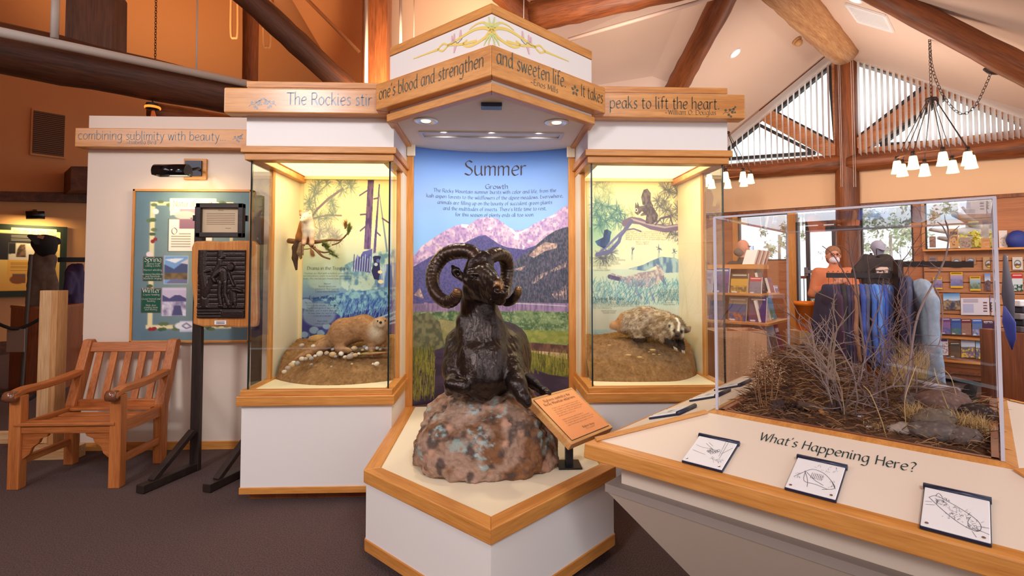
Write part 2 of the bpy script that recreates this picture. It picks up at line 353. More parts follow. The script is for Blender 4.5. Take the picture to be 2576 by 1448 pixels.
# ---------------------------------------------------------------- signed-distance modelling
def vnoise(p, seed=0):
    p = np.asarray(p, dtype=np.float64); i = np.floor(p).astype(np.int64); f = p - i; f = f * f * (3 - 2 * f)
    def h(a, b, c):
        n = (a * 374761393 + b * 668265263 + c * 2147483647 + seed * 974634777) & 0x7fffffff
        n = ((n ^ (n >> 13)) * 1274126177) & 0x7fffffff
        return ((n ^ (n >> 16)) & 0xffff) / 65535.0
    x, y, z = i[..., 0], i[..., 1], i[..., 2]; fx, fy, fz = f[..., 0], f[..., 1], f[..., 2]
    r = 0
    for dx in (0, 1):
        for dy in (0, 1):
            for dz in (0, 1):
                r = r + h(x + dx, y + dy, z + dz) * (fx if dx else 1 - fx) * (fy if dy else 1 - fy) * (fz if dz else 1 - fz)
    return r
def fbm(p, oct=4, seed=0):
    p = np.asarray(p, dtype=np.float64); r = 0; a = .5; s = 0
    for k in range(oct): r = r + a * vnoise(p * (2 ** k) + 17.3 * k, seed + k); s += a; a *= .5
    return r / s
def cone(a, b, ra, rb, k=.02): return ('c', np.array(a, float), np.array(b, float), ra, rb, k)
def ell(c, r, k=.02, rot=None): return ('e', np.array(c, float), np.array(r, float), rot, k)
def chain(pts, rs, k=.02): return [cone(pts[i], pts[i + 1], rs[i], rs[i + 1], k) for i in range(len(pts) - 1)]
def sdf(prims, h, cut=None):
    lo, hi = np.full(3, 1e9), np.full(3, -1e9); bb = []
    for p in prims:
        if p[0] == 'c': l = np.minimum(p[1] - p[3], p[2] - p[4]); u = np.maximum(p[1] + p[3], p[2] + p[4])
        else:
            rr = p[2].max() if p[3] is not None else p[2]; l, u = p[1] - rr, p[1] + rr
        bb.append((l, u))
        if p[-1] > 0: lo = np.minimum(lo, l); hi = np.maximum(hi, u)
    lo -= 3 * h; hi += 3 * h
    if cut is not None: lo[2] = max(lo[2], cut)
    n = np.ceil((hi - lo) / h).astype(int) + 1
    f = np.full(n, .4, dtype=np.float32)
    ax = [lo[i] + h * np.arange(n[i]) for i in range(3)]
    for p, (l, u) in zip(prims, bb):
        k = abs(p[-1]); mrg = k * 1.2 + 3 * h
        i0 = np.clip(np.floor((l - mrg - lo) / h).astype(int), 0, n); i1 = np.clip(np.ceil((u + mrg - lo) / h).astype(int) + 1, 0, n)
        if (i1 <= i0).any(): continue
        sl = tuple(slice(a, b) for a, b in zip(i0, i1))
        X, Y, Z = np.meshgrid(ax[0][sl[0]], ax[1][sl[1]], ax[2][sl[2]], indexing='ij')
        if p[0] == 'c':
            a, b = p[1], p[2]; d = b - a; dd = max(d @ d, 1e-12)
            t = np.clip(((X - a[0]) * d[0] + (Y - a[1]) * d[1] + (Z - a[2]) * d[2]) / dd, 0, 1)
            dist = np.sqrt((X - a[0] - t * d[0]) ** 2 + (Y - a[1] - t * d[1]) ** 2 + (Z - a[2] - t * d[2]) ** 2) - (p[3] + t * (p[4] - p[3]))
        else:
            q = np.stack([X - p[1][0], Y - p[1][1], Z - p[1][2]], -1)
            if p[3] is not None: q = q @ np.array(p[3].to_3x3())
            k0 = np.sqrt(((q / p[2]) ** 2).sum(-1)); k1 = np.sqrt(((q / p[2] ** 2) ** 2).sum(-1)) + 1e-9
            dist = k0 * (k0 - 1) / k1
        g = f[sl]
        if p[-1] > 0:
            hh = np.clip(.5 + .5 * (g - dist) / k, 0, 1); f[sl] = g * (1 - hh) + dist * hh - k * hh * (1 - hh)
        else:
            hh = np.clip(.5 - .5 * (g + dist) / k, 0, 1); f[sl] = g * (1 - hh) - dist * hh + k * hh * (1 - hh)
    if cut is not None: f[:, :, 0] = np.maximum(f[:, :, 0], .2 * h)
    f[0], f[-1], f[:, 0], f[:, -1], f[:, :, -1] = [np.maximum(z, h) for z in (f[0], f[-1], f[:, 0], f[:, -1], f[:, :, -1])]
    if cut is not None: f[:, :, 0] = np.maximum(f[:, :, 0], h * .5)
    return nets(f, lo, h)
def nets(f, lo, h):
    s = f < 0; n = np.array(f.shape)
    cnt = np.zeros(n - 1, dtype=np.int8)
    offs = [(i, j, k) for i in (0, 1) for j in (0, 1) for k in (0, 1)]
    for o in offs: cnt += s[o[0]:n[0] - 1 + o[0], o[1]:n[1] - 1 + o[1], o[2]:n[2] - 1 + o[2]]
    act = (cnt > 0) & (cnt < 8); I = np.argwhere(act); ids = np.full(n - 1, -1, dtype=np.int64); ids[act] = np.arange(len(I))
    val = np.stack([f[I[:, 0] + o[0], I[:, 1] + o[1], I[:, 2] + o[2]] for o in offs], 1)
    acc = np.zeros((len(I), 3)); num = np.zeros(len(I)); O = np.array(offs, float)
    for a in range(8):
        for b in range(a + 1, 8):
            if np.abs(O[a] - O[b]).sum() != 1: continue
            va, vb = val[:, a], val[:, b]; mk_ = (va < 0) != (vb < 0)
            t = va[mk_] / (va[mk_] - vb[mk_] + 1e-12)
            acc[mk_] += O[a] + t[:, None] * (O[b] - O[a]); num[mk_] += 1
    V = lo + h * (I + acc / num[:, None]); Q = []
    for axn in range(3):
        sl0 = [slice(1, -1)] * 3; sl1 = [slice(1, -1)] * 3
        sl0[axn] = slice(0, -1); sl1[axn] = slice(1, None)
        a, b = s[tuple(sl0)], s[tuple(sl1)]
        for sign in (0, 1):
            E = np.argwhere(a & ~b if sign == 0 else ~a & b)
            off = np.array([1, 1, 1]); off[axn] = 0; E = E + off
            u, w = [(1, 2), (2, 0), (0, 1)][axn]
            eu = np.zeros(3, int); eu[u] = 1; ew = np.zeros(3, int); ew[w] = 1
            q = [ids[tuple((E - d).T)] for d in (eu * 0, eu, eu + ew, ew)]
            if sign == 1: q = q[::-1]
            Q.append(np.stack(q, 1))
    return V, np.concatenate(Q)
def normals(V, F):
    a = V[F[:, 2]] - V[F[:, 0]]; b = V[F[:, 3]] - V[F[:, 1]]; fn = np.cross(a, b); N = np.zeros_like(V)
    for k in range(4): np.add.at(N, F[:, k], fn)
    return N / (np.linalg.norm(N, axis=1, keepdims=True) + 1e-12)
def relax(V, F, it=1):
    for _ in range(it):
        A = np.zeros_like(V); n = np.zeros(len(V))
        for k in range(4):
            np.add.at(A, F[:, k], V[F[:, (k + 1) % 4]]); np.add.at(A, F[:, (k + 1) % 4], V[F[:, k]]); np.add.at(n, F[:, k], 1); np.add.at(n, F[:, (k + 1) % 4], 1)
        V = .5 * V + .5 * A / n[:, None]
    return V
def fur(name, V, N, col, parent, count, ln, flow=(0, 0, -1), w=.0012, seed=1, lift=.35, sel=None):
    r = np.random.default_rng(seed); idx = np.arange(len(V)) if sel is None else np.argwhere(sel)[:, 0]
    i = r.choice(idx, count); p = V[i] + r.normal(0, .001, (count, 3)); n = N[i]
    fl = np.array(flow, float) if not callable(flow) else flow(p)
    d = n * lift + (fl - n * (n * fl).sum(1, keepdims=True)) + r.normal(0, .18, (count, 3)); d /= np.linalg.norm(d, axis=1, keepdims=True)
    L = ln * r.uniform(.6, 1.3, (count, 1)); t = np.cross(d, n); t /= (np.linalg.norm(t, axis=1, keepdims=True) + 1e-9)
    VV = np.stack([p - t * w, p + t * w, p + d * L], 1).reshape(-1, 3); FF = np.arange(count * 3).reshape(-1, 3)
    c = np.repeat(np.clip(col[i] * r.uniform(.7, 1.25, (count, 1)), 0, 1), 3, 0)
    return mk(name, VV, FF, art('fur', .7, .2), parent, col=c)
# ---------------------------------------------------------------- printed pictures (colour per grid point)
class Cv:
    def __init__(s, w, h, bg=(255, 255, 255)):
        s.w, s.h = w, h; s.a = np.empty((h, w, 3)); s.a[:] = bg
        s.u, s.v = np.meshgrid((np.arange(w) + .5) / w, (np.arange(h) + .5) / h)
    def mix(s, mask, c, al=1):
        k = np.clip(mask * al, 0, 1)[..., None]; s.a = s.a * (1 - k) + np.asarray(c, float) * k; return s
    def grad(s, v0, v1, c0, c1, u0=0, u1=1):
        t = np.clip((s.v - v0) / (v1 - v0), 0, 1)[..., None]; c = np.asarray(c0, float) * (1 - t) + np.asarray(c1, float) * t
        k = ((s.v >= v0) & (s.v <= v1) & (s.u >= u0) & (s.u <= u1))[..., None]; s.a = np.where(k, c, s.a); return s
    def box(s, u0, v0, u1, v1, pad=0.0):
        i0, i1 = max(0, int((u0 - pad) * s.w) - 1), min(s.w, int((u1 + pad) * s.w) + 2); j0, j1 = max(0, int((v0 - pad) * s.h) - 1), min(s.h, int((v1 + pad) * s.h) + 2)
        return (slice(j0, max(j0, j1)), slice(i0, max(i0, i1)))
    def put(s, sl, mask, c, al=1):
        k = np.clip(mask * al, 0, 1)[..., None]; s.a[sl] = s.a[sl] * (1 - k) + np.asarray(c, float) * k
    def inside(s, pts, sl=(slice(None), slice(None))):
        out = 0; n = len(pts)
        for ox, oy in ((-.25, -.25), (.25, -.25), (-.25, .25), (.25, .25)):
            x, y = s.u[sl] + ox / s.w, s.v[sl] + oy / s.h; r = np.zeros_like(x, bool)
            for i in range(n):
                (x1, y1), (x2, y2) = pts[i], pts[(i + 1) % n]
                if y1 == y2: continue
                r ^= ((y1 > y) != (y2 > y)) & (x < (x2 - x1) * (y - y1) / (y2 - y1) + x1)
            out = out + r * .25
        return out
    def noise(s, sx, sy, oct=4, seed=0, sl=(slice(None), slice(None))): return fbm(np.stack([s.u[sl] * sx, s.v[sl] * sy, np.zeros_like(s.u[sl])], -1), oct, seed)
    def poly(s, pts, c, al=1, c2=None, sx=20, sy=20, seed=0):
        us, vs = [p[0] for p in pts], [p[1] for p in pts]; sl = s.box(min(us), min(vs), max(us), max(vs))
        if s.u[sl].size == 0: return s
        k = s.inside(pts, sl); s.put(sl, k, c, al)
        if c2 is not None: s.put(sl, k * np.clip((s.noise(sx, sy, 4, seed, sl) - .38) * 4, 0, 1), c2, al)
        return s
    def rect(s, u0, v0, u1, v1, c, al=1, c2=None, sx=20, sy=20, seed=0): return s.poly([(u0, v0), (u1, v0), (u1, v1), (u0, v1)], c, al, c2, sx, sy, seed)
    def disc(s, cu, cv, ru, rv, c, al=1): return s.mix(np.clip((1 - np.sqrt(((s.u - cu) / ru) ** 2 + ((s.v - cv) / rv) ** 2)) * 6, 0, 1), c, al)
    def line(s, pts, wd, c, al=1, asp=None):
        asp = s.h / s.w if asp is None else asp; us, vs = [p[0] for p in pts], [p[1] for p in pts]; sl = s.box(min(us), min(vs), max(us), max(vs), wd)
        u, v = s.u[sl], s.v[sl]
        if u.size == 0: return s
        d = np.full(u.shape, 9.0)
        for (x1, y1), (x2, y2) in zip(pts[:-1], pts[1:]):
            dx, dy = x2 - x1, (y2 - y1) * asp; L = dx * dx + dy * dy + 1e-12; px, py = u - x1, (v - y1) * asp
            t = np.clip((px * dx + py * dy) / L, 0, 1); d = np.minimum(d, np.hypot(px - t * dx, py - t * dy))
        s.put(sl, np.clip((wd / 2 - d) * s.w + .5, 0, 1), c, al); return s
def pic(name, cv, S, parent, mat_=None):
    """S(u,v) -> point, u right, v down, both 0..1"""
    h, w = cv.h, cv.w
    o, du, dv = V3(S(0, 0)), V3(S(1, 0)) - V3(S(0, 0)), V3(S(0, 1)) - V3(S(0, 0))
    U, Vv = np.meshgrid(np.linspace(0, 1, w), np.linspace(0, 1, h))
    flat = (V3(S(.5, .5)) - (o + du * .5 + dv * .5)).length < 1e-6
    if hasattr(S, 'vec'): X = S.vec(U, Vv)
    elif flat: X = np.array(o) + U[..., None] * np.array(du) + Vv[..., None] * np.array(dv)
    else: X = np.array([[tuple(S(a, b)) for a in np.linspace(0, 1, w)] for b in np.linspace(0, 1, h)])
    i = np.arange(w * h).reshape(h, w)
    F = np.stack([i[:-1, :-1].ravel(), i[1:, :-1].ravel(), i[1:, 1:].ravel(), i[:-1, 1:].ravel()], 1)
    return mk(name, X.reshape(-1, 3), F, mat_ or ART, parent, col=lin(np.clip(cv.a, 0, 255)).reshape(-1, 3))
def rectS(o, du, dv):
    o, du, dv = V3(o), V3(du), V3(dv); return lambda u, v: o + du * u + dv * v
# ================================================================ SETTING
S2 = math.sqrt(.5)
def plan(r, q, z): return V3(((r - q) * S2, (r + q) * S2, z))     # building axes: r along the ridge, q across it
TAN = mat('wall_tan', (204, 148, 98), .75, bump=.05, bscale=120)
TANW = mat('wall_peach', (232, 188, 148), .75, bump=.05, bscale=120)
CEIL = mat('ceiling_plaster', (226, 200, 184), .8, bump=.04, bscale=90)
CEILO = mat('ceiling_hall', (216, 156, 106), .8, bump=.04, bscale=90)
CARPET = mat('carpet', (104, 62, 55), .95, c2=(17, 9, 11), scale=150, bump=.8, bscale=260, detail=2, sheen=.1)
def structure(mb, name, mats, bevel=0, smooth=False):
    return tag(mb.build(name, mats, None, smooth, bevel), kind='structure')
structure(MB().box((-14, -3, -.06), (11, 16, 0)), 'floor', CARPET)
RQ, RZ, RS, GC = 1.59, 4.55, .65, 8.655
def SLz(q): return RZ - RS * (q - RQ)
def roofhit(x, y, sgn):                       # ray against the shop roof planes
    n = V3((0, 0, 1)) + V3((-S2, S2, 0)) * (RS * sgn); return hit(x, y, n, RZ + RS * sgn * RQ)
v2, v1, v0 = roofhit(1840, -60, 1), roofhit(1700, 215, 1), roofhit(1640, 330, 1)
VA, VB = v1.copy(), v2.copy()
a0, a1 = plan(3.4, RQ, RZ), plan(8.8, RQ, RZ)
structure(MB().ext([a0, a1, plan(8.8, 4.6, SLz(4.6)), v0, v1, v2], (0, 0, .12)), 'ceiling_shop_left', CEIL)
structure(MB().ext([a1, a0, plan(4.4, -1.2, RZ - RS * (RQ + 1.2)), plan(8.8, -1.2, RZ - RS * (RQ + 1.2))], (0, 0, .12)), 'ceiling_shop_right', CEIL)
L1, L0 = P(930, -90, 8.4), P(930, 330, 8.9)
structure(MB().ext([v2, v1, L0, L1], (0, .05, .12)).ext([v1, v0, v0 + V3((-.3, .6, -.6)), L0], (0, .1, .02)), 'ceiling_hall', CEIL)
QW = 12.0
def lw(x, y, off=0): return hit(x, y, (-S2, S2, 0), QW - off)
LT, LN = V3((S2, S2, 0)), V3((S2, -S2, 0))
k0, k1 = lw(690, -76), lw(1010, 236)
structure(MB().ext([k0, k1, L0 + V3((0, .02, 0)), L1 + V3((0, .02, 0))], (0, .1, .12)), 'ceiling_hall_slope', CEILO)
structure(MB().box((0, 0, 0), (1, 1, 1)) if 0 else MB().ext([plan(-2.5, QW, 0), plan(13.5, QW, 0), plan(13.5, QW, 10.5), plan(-2.5, QW, 10.5)], (-.1, .1, 0)), 'wall_left', TAN)
structure(MB().ext([lw(-40, 505), lw(330, 513), lw(330, 487), lw(-40, 482)], LN * .1), 'trim_1', LOGD)
structure(MB().ext([lw(-40, 862), lw(330, 832), plan(4.9, QW, 0), plan(-1.2, QW, 0)], LN * .03), 'baseboard_left', LOGD)
# the rest of the hall round the visitors: side wall, rear wall with its wide glazed opening, upper ceiling
structure(MB().box((-4.75, -3.2, 0), (-4.65, 4.5, 5.6)), 'wall_hall_side', TAN)
structure(MB().box((-4.75, -3.3, 0), (.2, -3.2, 5.6)).box((.2, -3.3, 3.6), (7, -3.2, 5.6)).box((5.2, -3.3, 0), (7, -3.2, 3.6)), 'wall_rear', TAN)
structure(MB().box((-4.75, -3.3, 5.6), (7, 6.6, 5.7)), 'ceiling_upper', CEILO)
Z5, Z7 = 5.65, 7.6
structure(MB().ext([v2, L1, V3((L1.x, 6.6, Z5)), V3((2.7, 5.0, Z5))], (0, 0, .1)).ext([L1, k0, V3((-4.7, 6.6, Z7)), V3((-4.7, 6.6, Z5)), V3((L1.x, 6.6, Z5))][:3] + [V3((L1.x, 6.6, Z5))], (0, 0, .1)), 'ceiling_hall_upper', CEILO)
pA = plan(-2.5, QW, Z7)
structure(MB().ext([V3((-4.7, 4.5, Z7)), V3((-4.7, 6.6, Z7)), V3((k0.x, k0.y, Z7)), pA, V3((pA.x, 4.5, Z7))], (0, 0, .1)), 'ceiling_hall_left', CEILO)
structure(MB().box((-4.75, 4.5, 5.6), (-4.68, 6.6, Z7)).box((pA.x, 4.44, 0), (-4.68, 4.5, Z7)).box((pA.x - .1, 4.44, 0), (pA.x, pA.y, Z7)).box((-4.7, 6.56, Z5), (L1.x, 6.62, Z7)), 'wall_hall_near', TAN)
# ---- gable end wall of the shop, drawn on its own plane
GN = V3((-S2, -S2, 0)); GT = V3((S2, -S2, 0)); GO = hit(2125, 685, (S2, S2, 0), GC)
def gw(x, y, off=0): return hit(x, y, (S2, S2, 0), GC - off)
def gs(x): return (gw(x, 685) - GO).dot(GT)
def gp(s, z, off=0): return V3((GO.x, GO.y, 0)) + GT * s + V3((0, 0, z)) + GN * off
def gbox(mb, x0, x1, y0, y1, d0, d1, m=0):
    s0, s1 = gs(x0), gs(x1); xm = (x0 + x1) / 2
    z1 = gw(xm, y0).z; z0 = gw(xm, y1).z if y1 is not None else 0
    return mb.obox(gp((s0 + s1) / 2, (z0 + z1) / 2, (d0 + d1) / 2), GT * ((s1 - s0) / 2), V3((0, 0, (z1 - z0) / 2)), GN * ((d1 - d0) / 2), m)
def gbar(mb, p, q, w, off, dep, m=0):
    p, q = gw(*p, off), gw(*q, off); return mb.bar(p, q, w, dep, GN, m)
SLAT = wood('slat_wood', (186, 116, 70), (158, 92, 52), 'x', math.radians(45), .5, 5)
mb = MB().ext([gw(1700, 462), gw(2640, 366), gw(2640, 480), gw(1700, 542)], GN * -.16)
mb.obox(gp(gs(2640) + 1.5, 1.9, -.08), GT * 1.52, V3((0, 0, 1.9)), GN * .08); structure(mb, 'wall_gable', TANW)
structure(MB().ext([gw(1700, 545, .03), gw(2640, 480, .03), gw(2640, 489, .03), gw(1700, 553, .03)], GN * -.1), 'trim_2', LOGZ)
mb = MB()
for x0, x1, y0 in ((1700, 1852, 541), (1852, 1986, 656), (2151, 2165, 519), (2165, 2300, 668), (2300, 2328, 503), (2328, 2506, 626)):
    gbox(mb, x0, x1, y0, None, -.14, 0)
gbox(mb, 2506, 2700, 484, None, -.14, 0)
structure(mb, 'wall_shop', SLAT)
structure(gbox(gbox(gbox(gbox(MB(), 1846, 1857, 541, 656, -.1, .03), 1985, 2005, 535, None, -.12, .04), 2160, 2167, 515, 668, -.1, .03), 2322, 2330, 503, 628, -.1, .03), 'trim_3', OZ)
# windows: panes with their frames
PANE = glass('window_glass', (.98, 1, .99), .4)
SASH = mat('dark_sash', (44, 38, 40), .5)
def win(n, x0, x1, y0, y1):
    f = MB()
    for q in ((x0, x0 + 5, y0, y1), (x1 - 5, x1, y0, y1)): gbox(f, *q, -.1, -.02)
    gbox(f, x0, x1, y0, y0 + 4, -.1, -.02); gbox(f, x0, x1, y1 - 4, y1, -.1, -.02)
    o = structure(f, 'window_%d' % n, SASH)
    gbox(MB(), x0, x1, y0, y1, -.08, -.07).build('pane', PANE, o)
win(1, 1856, 1986, 538, 656); win(2, 2166, 2300, 514, 668); win(3, 2329, 2506, 498, 627)
# upper gable windows with timber frames, one each side of the post
TRIMW = wood('gable_frame', (196, 128, 78), (150, 88, 50), 'x', math.radians(45), .5, 6)
def gable_window(n, tri, bars, diag, panes):
    f = MB()
    for p, q, w in bars: gbar(f, p, q, w, .0, .16)
    o = structure(f, 'window_%d' % n, TRIMW)
    MB().ext([gw(*p, -.06) for p in tri], GN * .008).build('pane', PANE, o)
    d = MB(); gbar(d, *diag, .2, .0, .2); d.build('diagonal_brace', TRIMW, o)
    s = MB()
    for pl in panes:
        for i in range(len(pl)): gbar(s, pl[i], pl[(i + 1) % len(pl)], .045, .02, .1)
    s.build('sash', SASH, o)
gable_window(4, [(2108, 110), (1760, 405), (1760, 440), (2108, 410)], [((2112, 128), (1770, 402), .16), ((1760, 428), (2110, 398), .1), ((2103, 120), (2112, 400), .1)],
             ((1928, 290), (2112, 392)), [[(2088, 168), (2103, 362), (1950, 282)], [(1908, 313), (2050, 385), (1800, 402)]])
gable_window(5, [(2142, 110), (2640, 300), (2640, 380), (2150, 410)], [((2140, 130), (2640, 320), .18), ((2150, 388), (2640, 330), .1), ((2148, 120), (2152, 400), .07)],
             ((2158, 372), (2385, 213)), [[(2150, 152), (2152, 352), (2330, 215)], [(2215, 365), (2388, 238), (2640, 340), (2640, 345)]])
def log(name, pts, rs, m, label=None, kind=None, n=14, knots=0):
    pts = [V3(p) for p in pts]
    if len(pts) == 2:
        k = 14; a, b = pts; ra, rb = rs if isinstance(rs, (tuple, list)) else (rs, rs)
        pts = [a.lerp(b, i / k) for i in range(k + 1)]
        rs = [(ra + (rb - ra) * i / k) * R_.uniform(.955, 1.045) for i in range(k + 1)]
    if m is LOGZ: o = MB().tube(pts, rs, n).build(name, m, None, True)
    else:
        d = (pts[-1] - pts[0]); Q = d.to_track_quat('X', 'Z'); c0 = pts[0].copy(); qi = Q.inverted()
        o = MB().tube([qi @ (p - c0) for p in pts], rs, n).build(name, m, None, True); o.location = c0; o.rotation_mode = 'QUATERNION'; o.rotation_quaternion = Q
    if kind == 'structure': return tag(o, kind=kind)
    return tag(o, label, 'log')
log('trim_4', [gw(1760, 441, .1), gw(2118, 411, .1)], .125, LOGX, kind='structure')
log('trim_5', [gw(2132, 411, .1), gw(2640, 363, .1)], .125, LOGX, kind='structure')
log('pillar_gable', [gw(2127, 125, .06), gp(gs(2134), 0, .06)], (.14, .16), LOGZ, kind='structure')
# rake trims above the blinds
mb = MB(); gbar(mb, (2118, 112), (1760, 388), .1, .06, .14); gbar(mb, (2134, 106), (2640, 282), .1, .06, .14)
structure(mb, 'trim_6', LOGX)
# blinds of the two gable windows
BLIND = mat('blind_white', (246, 238, 240), .6)
_t = BLIND.node_tree; _b = _t.nodes['Principled BSDF']; _tr = _t.nodes.new('ShaderNodeBsdfTranslucent'); _tr.inputs[0].default_value = (1, 1, 1, 1); _mx = _t.nodes.new('ShaderNodeMixShader'); _mx.inputs[0].default_value = .88
_t.links.new(_b.outputs[0], _mx.inputs[1]); _t.links.new(_tr.outputs[0], _mx.inputs[2]); _t.links.new(_mx.outputs[0], _t.nodes['Material Output'].inputs[0])
def blind(label, x0, x1, top, bot, step):
    r = thing('vertical_blind', label, 'blind', gw((x0 + x1) / 2, 300, .16), 'vertical blinds in the gable windows')
    ty = lambda x: top[0][1] + (top[1][1] - top[0][1]) * (x - top[0][0]) / (top[1][0] - top[0][0])
    by = lambda x: bot[0][1] + (bot[1][1] - bot[0][1]) * (x - bot[0][0]) / (bot[1][0] - bot[0][0])
    MB().bar(gw(x0, ty(x0), .17), gw(x1, ty(x1), .17), .1, .09, GN).build('headrail', BLIND, r)
    mb = MB(); x = x0 + 6; ax = (GT * .5 + GN * .86)
    while x < x1:
        a, b = gw(x, ty(x) + 8, .17), gw(x, by(x), .17); b = V3((a.x, a.y, b.z))
        mb.obox((a + b) / 2, ax * .036, V3((0, 0, (a.z - b.z) / 2)), ax.cross(V3((0, 0, 1))) * .0012); x += step
    mb.build('slats', BLIND, r)
    c = MB()
    for xx in ((2108, 2112) if x1 < 2120 else (2140, 2145)): c.tube([gw(xx, 150, .24), gw(xx + 8, 470, .24)], .004, 5)
    c.build('pull_cord', BLIND, r)
blind('white vertical blind hanging left of the gable post', 1790, 2092, ((1838, 352), (2085, 150)), ((1817, 430), (2093, 404)), 14.3)
blind('white vertical blind hanging right of the gable post, behind the chandelier', 2152, 2620, ((2140, 126), (2600, 296)), ((2155, 400), (2570, 349)), 14.8)
# glazed exit door
DGREY = mat('door_bronze', (70, 62, 66), .4, .3)
f = MB()
for q in ((2005, 2010, 560, None), (2102, 2109, 556, None), (2005, 2109, 556, 564)): gbox(f, *q, -.1, .03)
d = structure(f, 'door_1', DGREY)
lf = MB()
for q in ((2028, 2038, 570, None), (2094, 2102, 567, None), (2028, 2102, 567, 579)): gbox(lf, *q, -.05, .0)
gbox(lf, 2028, 2102, 815, None, -.05, 0); lf.build('door_leaf', DGREY, d)
gbox(gbox(MB(), 2036, 2096, 577, 815, -.03, -.02), 2010, 2028, 566, None, -.03, -.02).build('pane', PANE, d)
gbox(gbox(MB(), 2060, 2094, 571, 579, .0, .06), 2062, 2075, 565, 571, .02, .04).build('closer', BLACK, d)
gbox(gbox(MB(), 2027, 2105, 679, 687, .04, .09), 2026, 2034, 672, 694, .0, .07).build('push_bar', mat('bar_grey', (150, 146, 150), .3, .6), d)
mb = MB(); a = gw(2046, 686.5, .0935)
text(mb, 'EMERGENCY EXIT ONLY', plane(a, GT, (0, 0, 1), .003), 0, 0, .014, nib=1, width=.3); mb.build('lettering', WHITE, d)
mb = MB(); a = gw(2057, 643, -.015); text(mb, 'NOT AN', plane(a, GT, (0, 0, 1), .003), .12, .02, .032, nib=1.1, align='c'); text(mb, 'EXIT', plane(a, GT, (0, 0, 1), .003), .12, -.06, .032, nib=1.1, align='c')
mb.build('lettering', mat('frost', (206, 206, 210), .5), d)
gbox(gbox(MB(), 2005, 2109, 533, 540, -.1, .02), 2050, 2056, 540, 556, -.1, .02)
# ridge logs and rafters
e = P(2122, 128, 6.55)
log('ridge_log', [e, P(1935, -66, 4.9)], (.185, .205), LOGP, 'pale peeled ridge log running down to the gable post')
e2 = P(2132, 118, 6.75)
log('ridge_log', [e2 + V3((.05, 0, .26)), P(2020, -66, 5.05) + V3((.05, 0, .2))], (.13, .14), LOGP, 'second slimmer log resting above the pale ridge log')
log('rafter_log', [P(2120, -62, 4.62), P(2900, 346, 3.7)], (.10, .115), LOGX, 'brown rafter log sloping down under the shop ceiling, above the chandelier')
# conduit along the ridge
def pipe(pts, r, label, m=None, name='conduit_pipe', cat='pipe'): return tag(MB().tube(pts, r, 8).build(name, m or CEIL, None, True), label, cat)
pipe([roofhit(2032, -4, -1) - V3((0, 0, .03)), roofhit(2128, 122, -1) - V3((0, 0, .03))], .016, 'thin white conduit following the ridge log to the gable')
# things on the shop ceiling
def ceilframe(x, y, sgn):
    n = (V3((0, 0, 1)) + V3((-S2, S2, 0)) * (RS * sgn)).normalized(); p = roofhit(x, y, sgn); return p, -n
def rooflight(x, y, sgn, label, r=.075, on=1.5):
    p, n = ceilframe(x, y, sgn); o = thing('recessed_downlight', label, 'ceiling light', p, 'recessed lights in the shop ceiling')
    MB().lathe(p, [(r, .0), (r * 1.0, .012), (r * .8, .014), (r * .8, .0)], 20, ax=n).build('trim_ring', WHITE, o)
    MB().lathe(p + n * .004, [(.001, 0), (r * .8, .0), (r * .8, .004), (.001, .004)], 20, ax=n).build('lens', mat('lamp_lens', (255, 236, 214), .4, emit=on), o)
rooflight(1849, 133, 1, 'small round recessed ceiling light above the left gable window')
rooflight(2152, -2, -1, 'round recessed ceiling light cut by the top edge of the picture')
p, n = ceilframe(2003, 101, 1)
o = thing('smoke_detector', 'small brown smoke detector on the ceiling beside the ridge log', 'smoke detector', p)
MB().lathe(p, [(.06, 0), (.06, .025), (.045, .03)], 20, ax=n).build('base', LOGP, o, True); MB().lathe(p + n * .03, [(.045, 0), (.05, .03), (.03, .06), (.001, .065)], 20, ax=n).build('sensor_head', mat('beige_plastic', (206, 160, 110), .5), o, True)
p0, p1, p2, p3 = [roofhit(x, y, -1) for x, y in ((2131, 8), (2228, 37), (2248, 77), (2162, 52))]
_, n = ceilframe(2190, 42, -1)
o = thing('ceiling_grille', 'white square return air grille on the shop ceiling right of the ridge', 'air vent', (p0 + p2) / 2)
mb = MB(); q = [p0, p1, p2, p3]
for i in range(4): mb.bar(q[i] + n * .012, q[(i + 1) % 4] + n * .012, .03, .02, n)
mb.build('frame', WHITE, o)
mb = MB()
for i in range(1, 24):
    t = i / 24; mb.bar(p0.lerp(p3, t) + n * .01, p1.lerp(p2, t) + n * .01, .012, .008, n)
mb.build('grille', WHITE, o); MB().ext(q, -n * .004).build('backing', mat('vent_back', (226, 214, 206), .8), o)
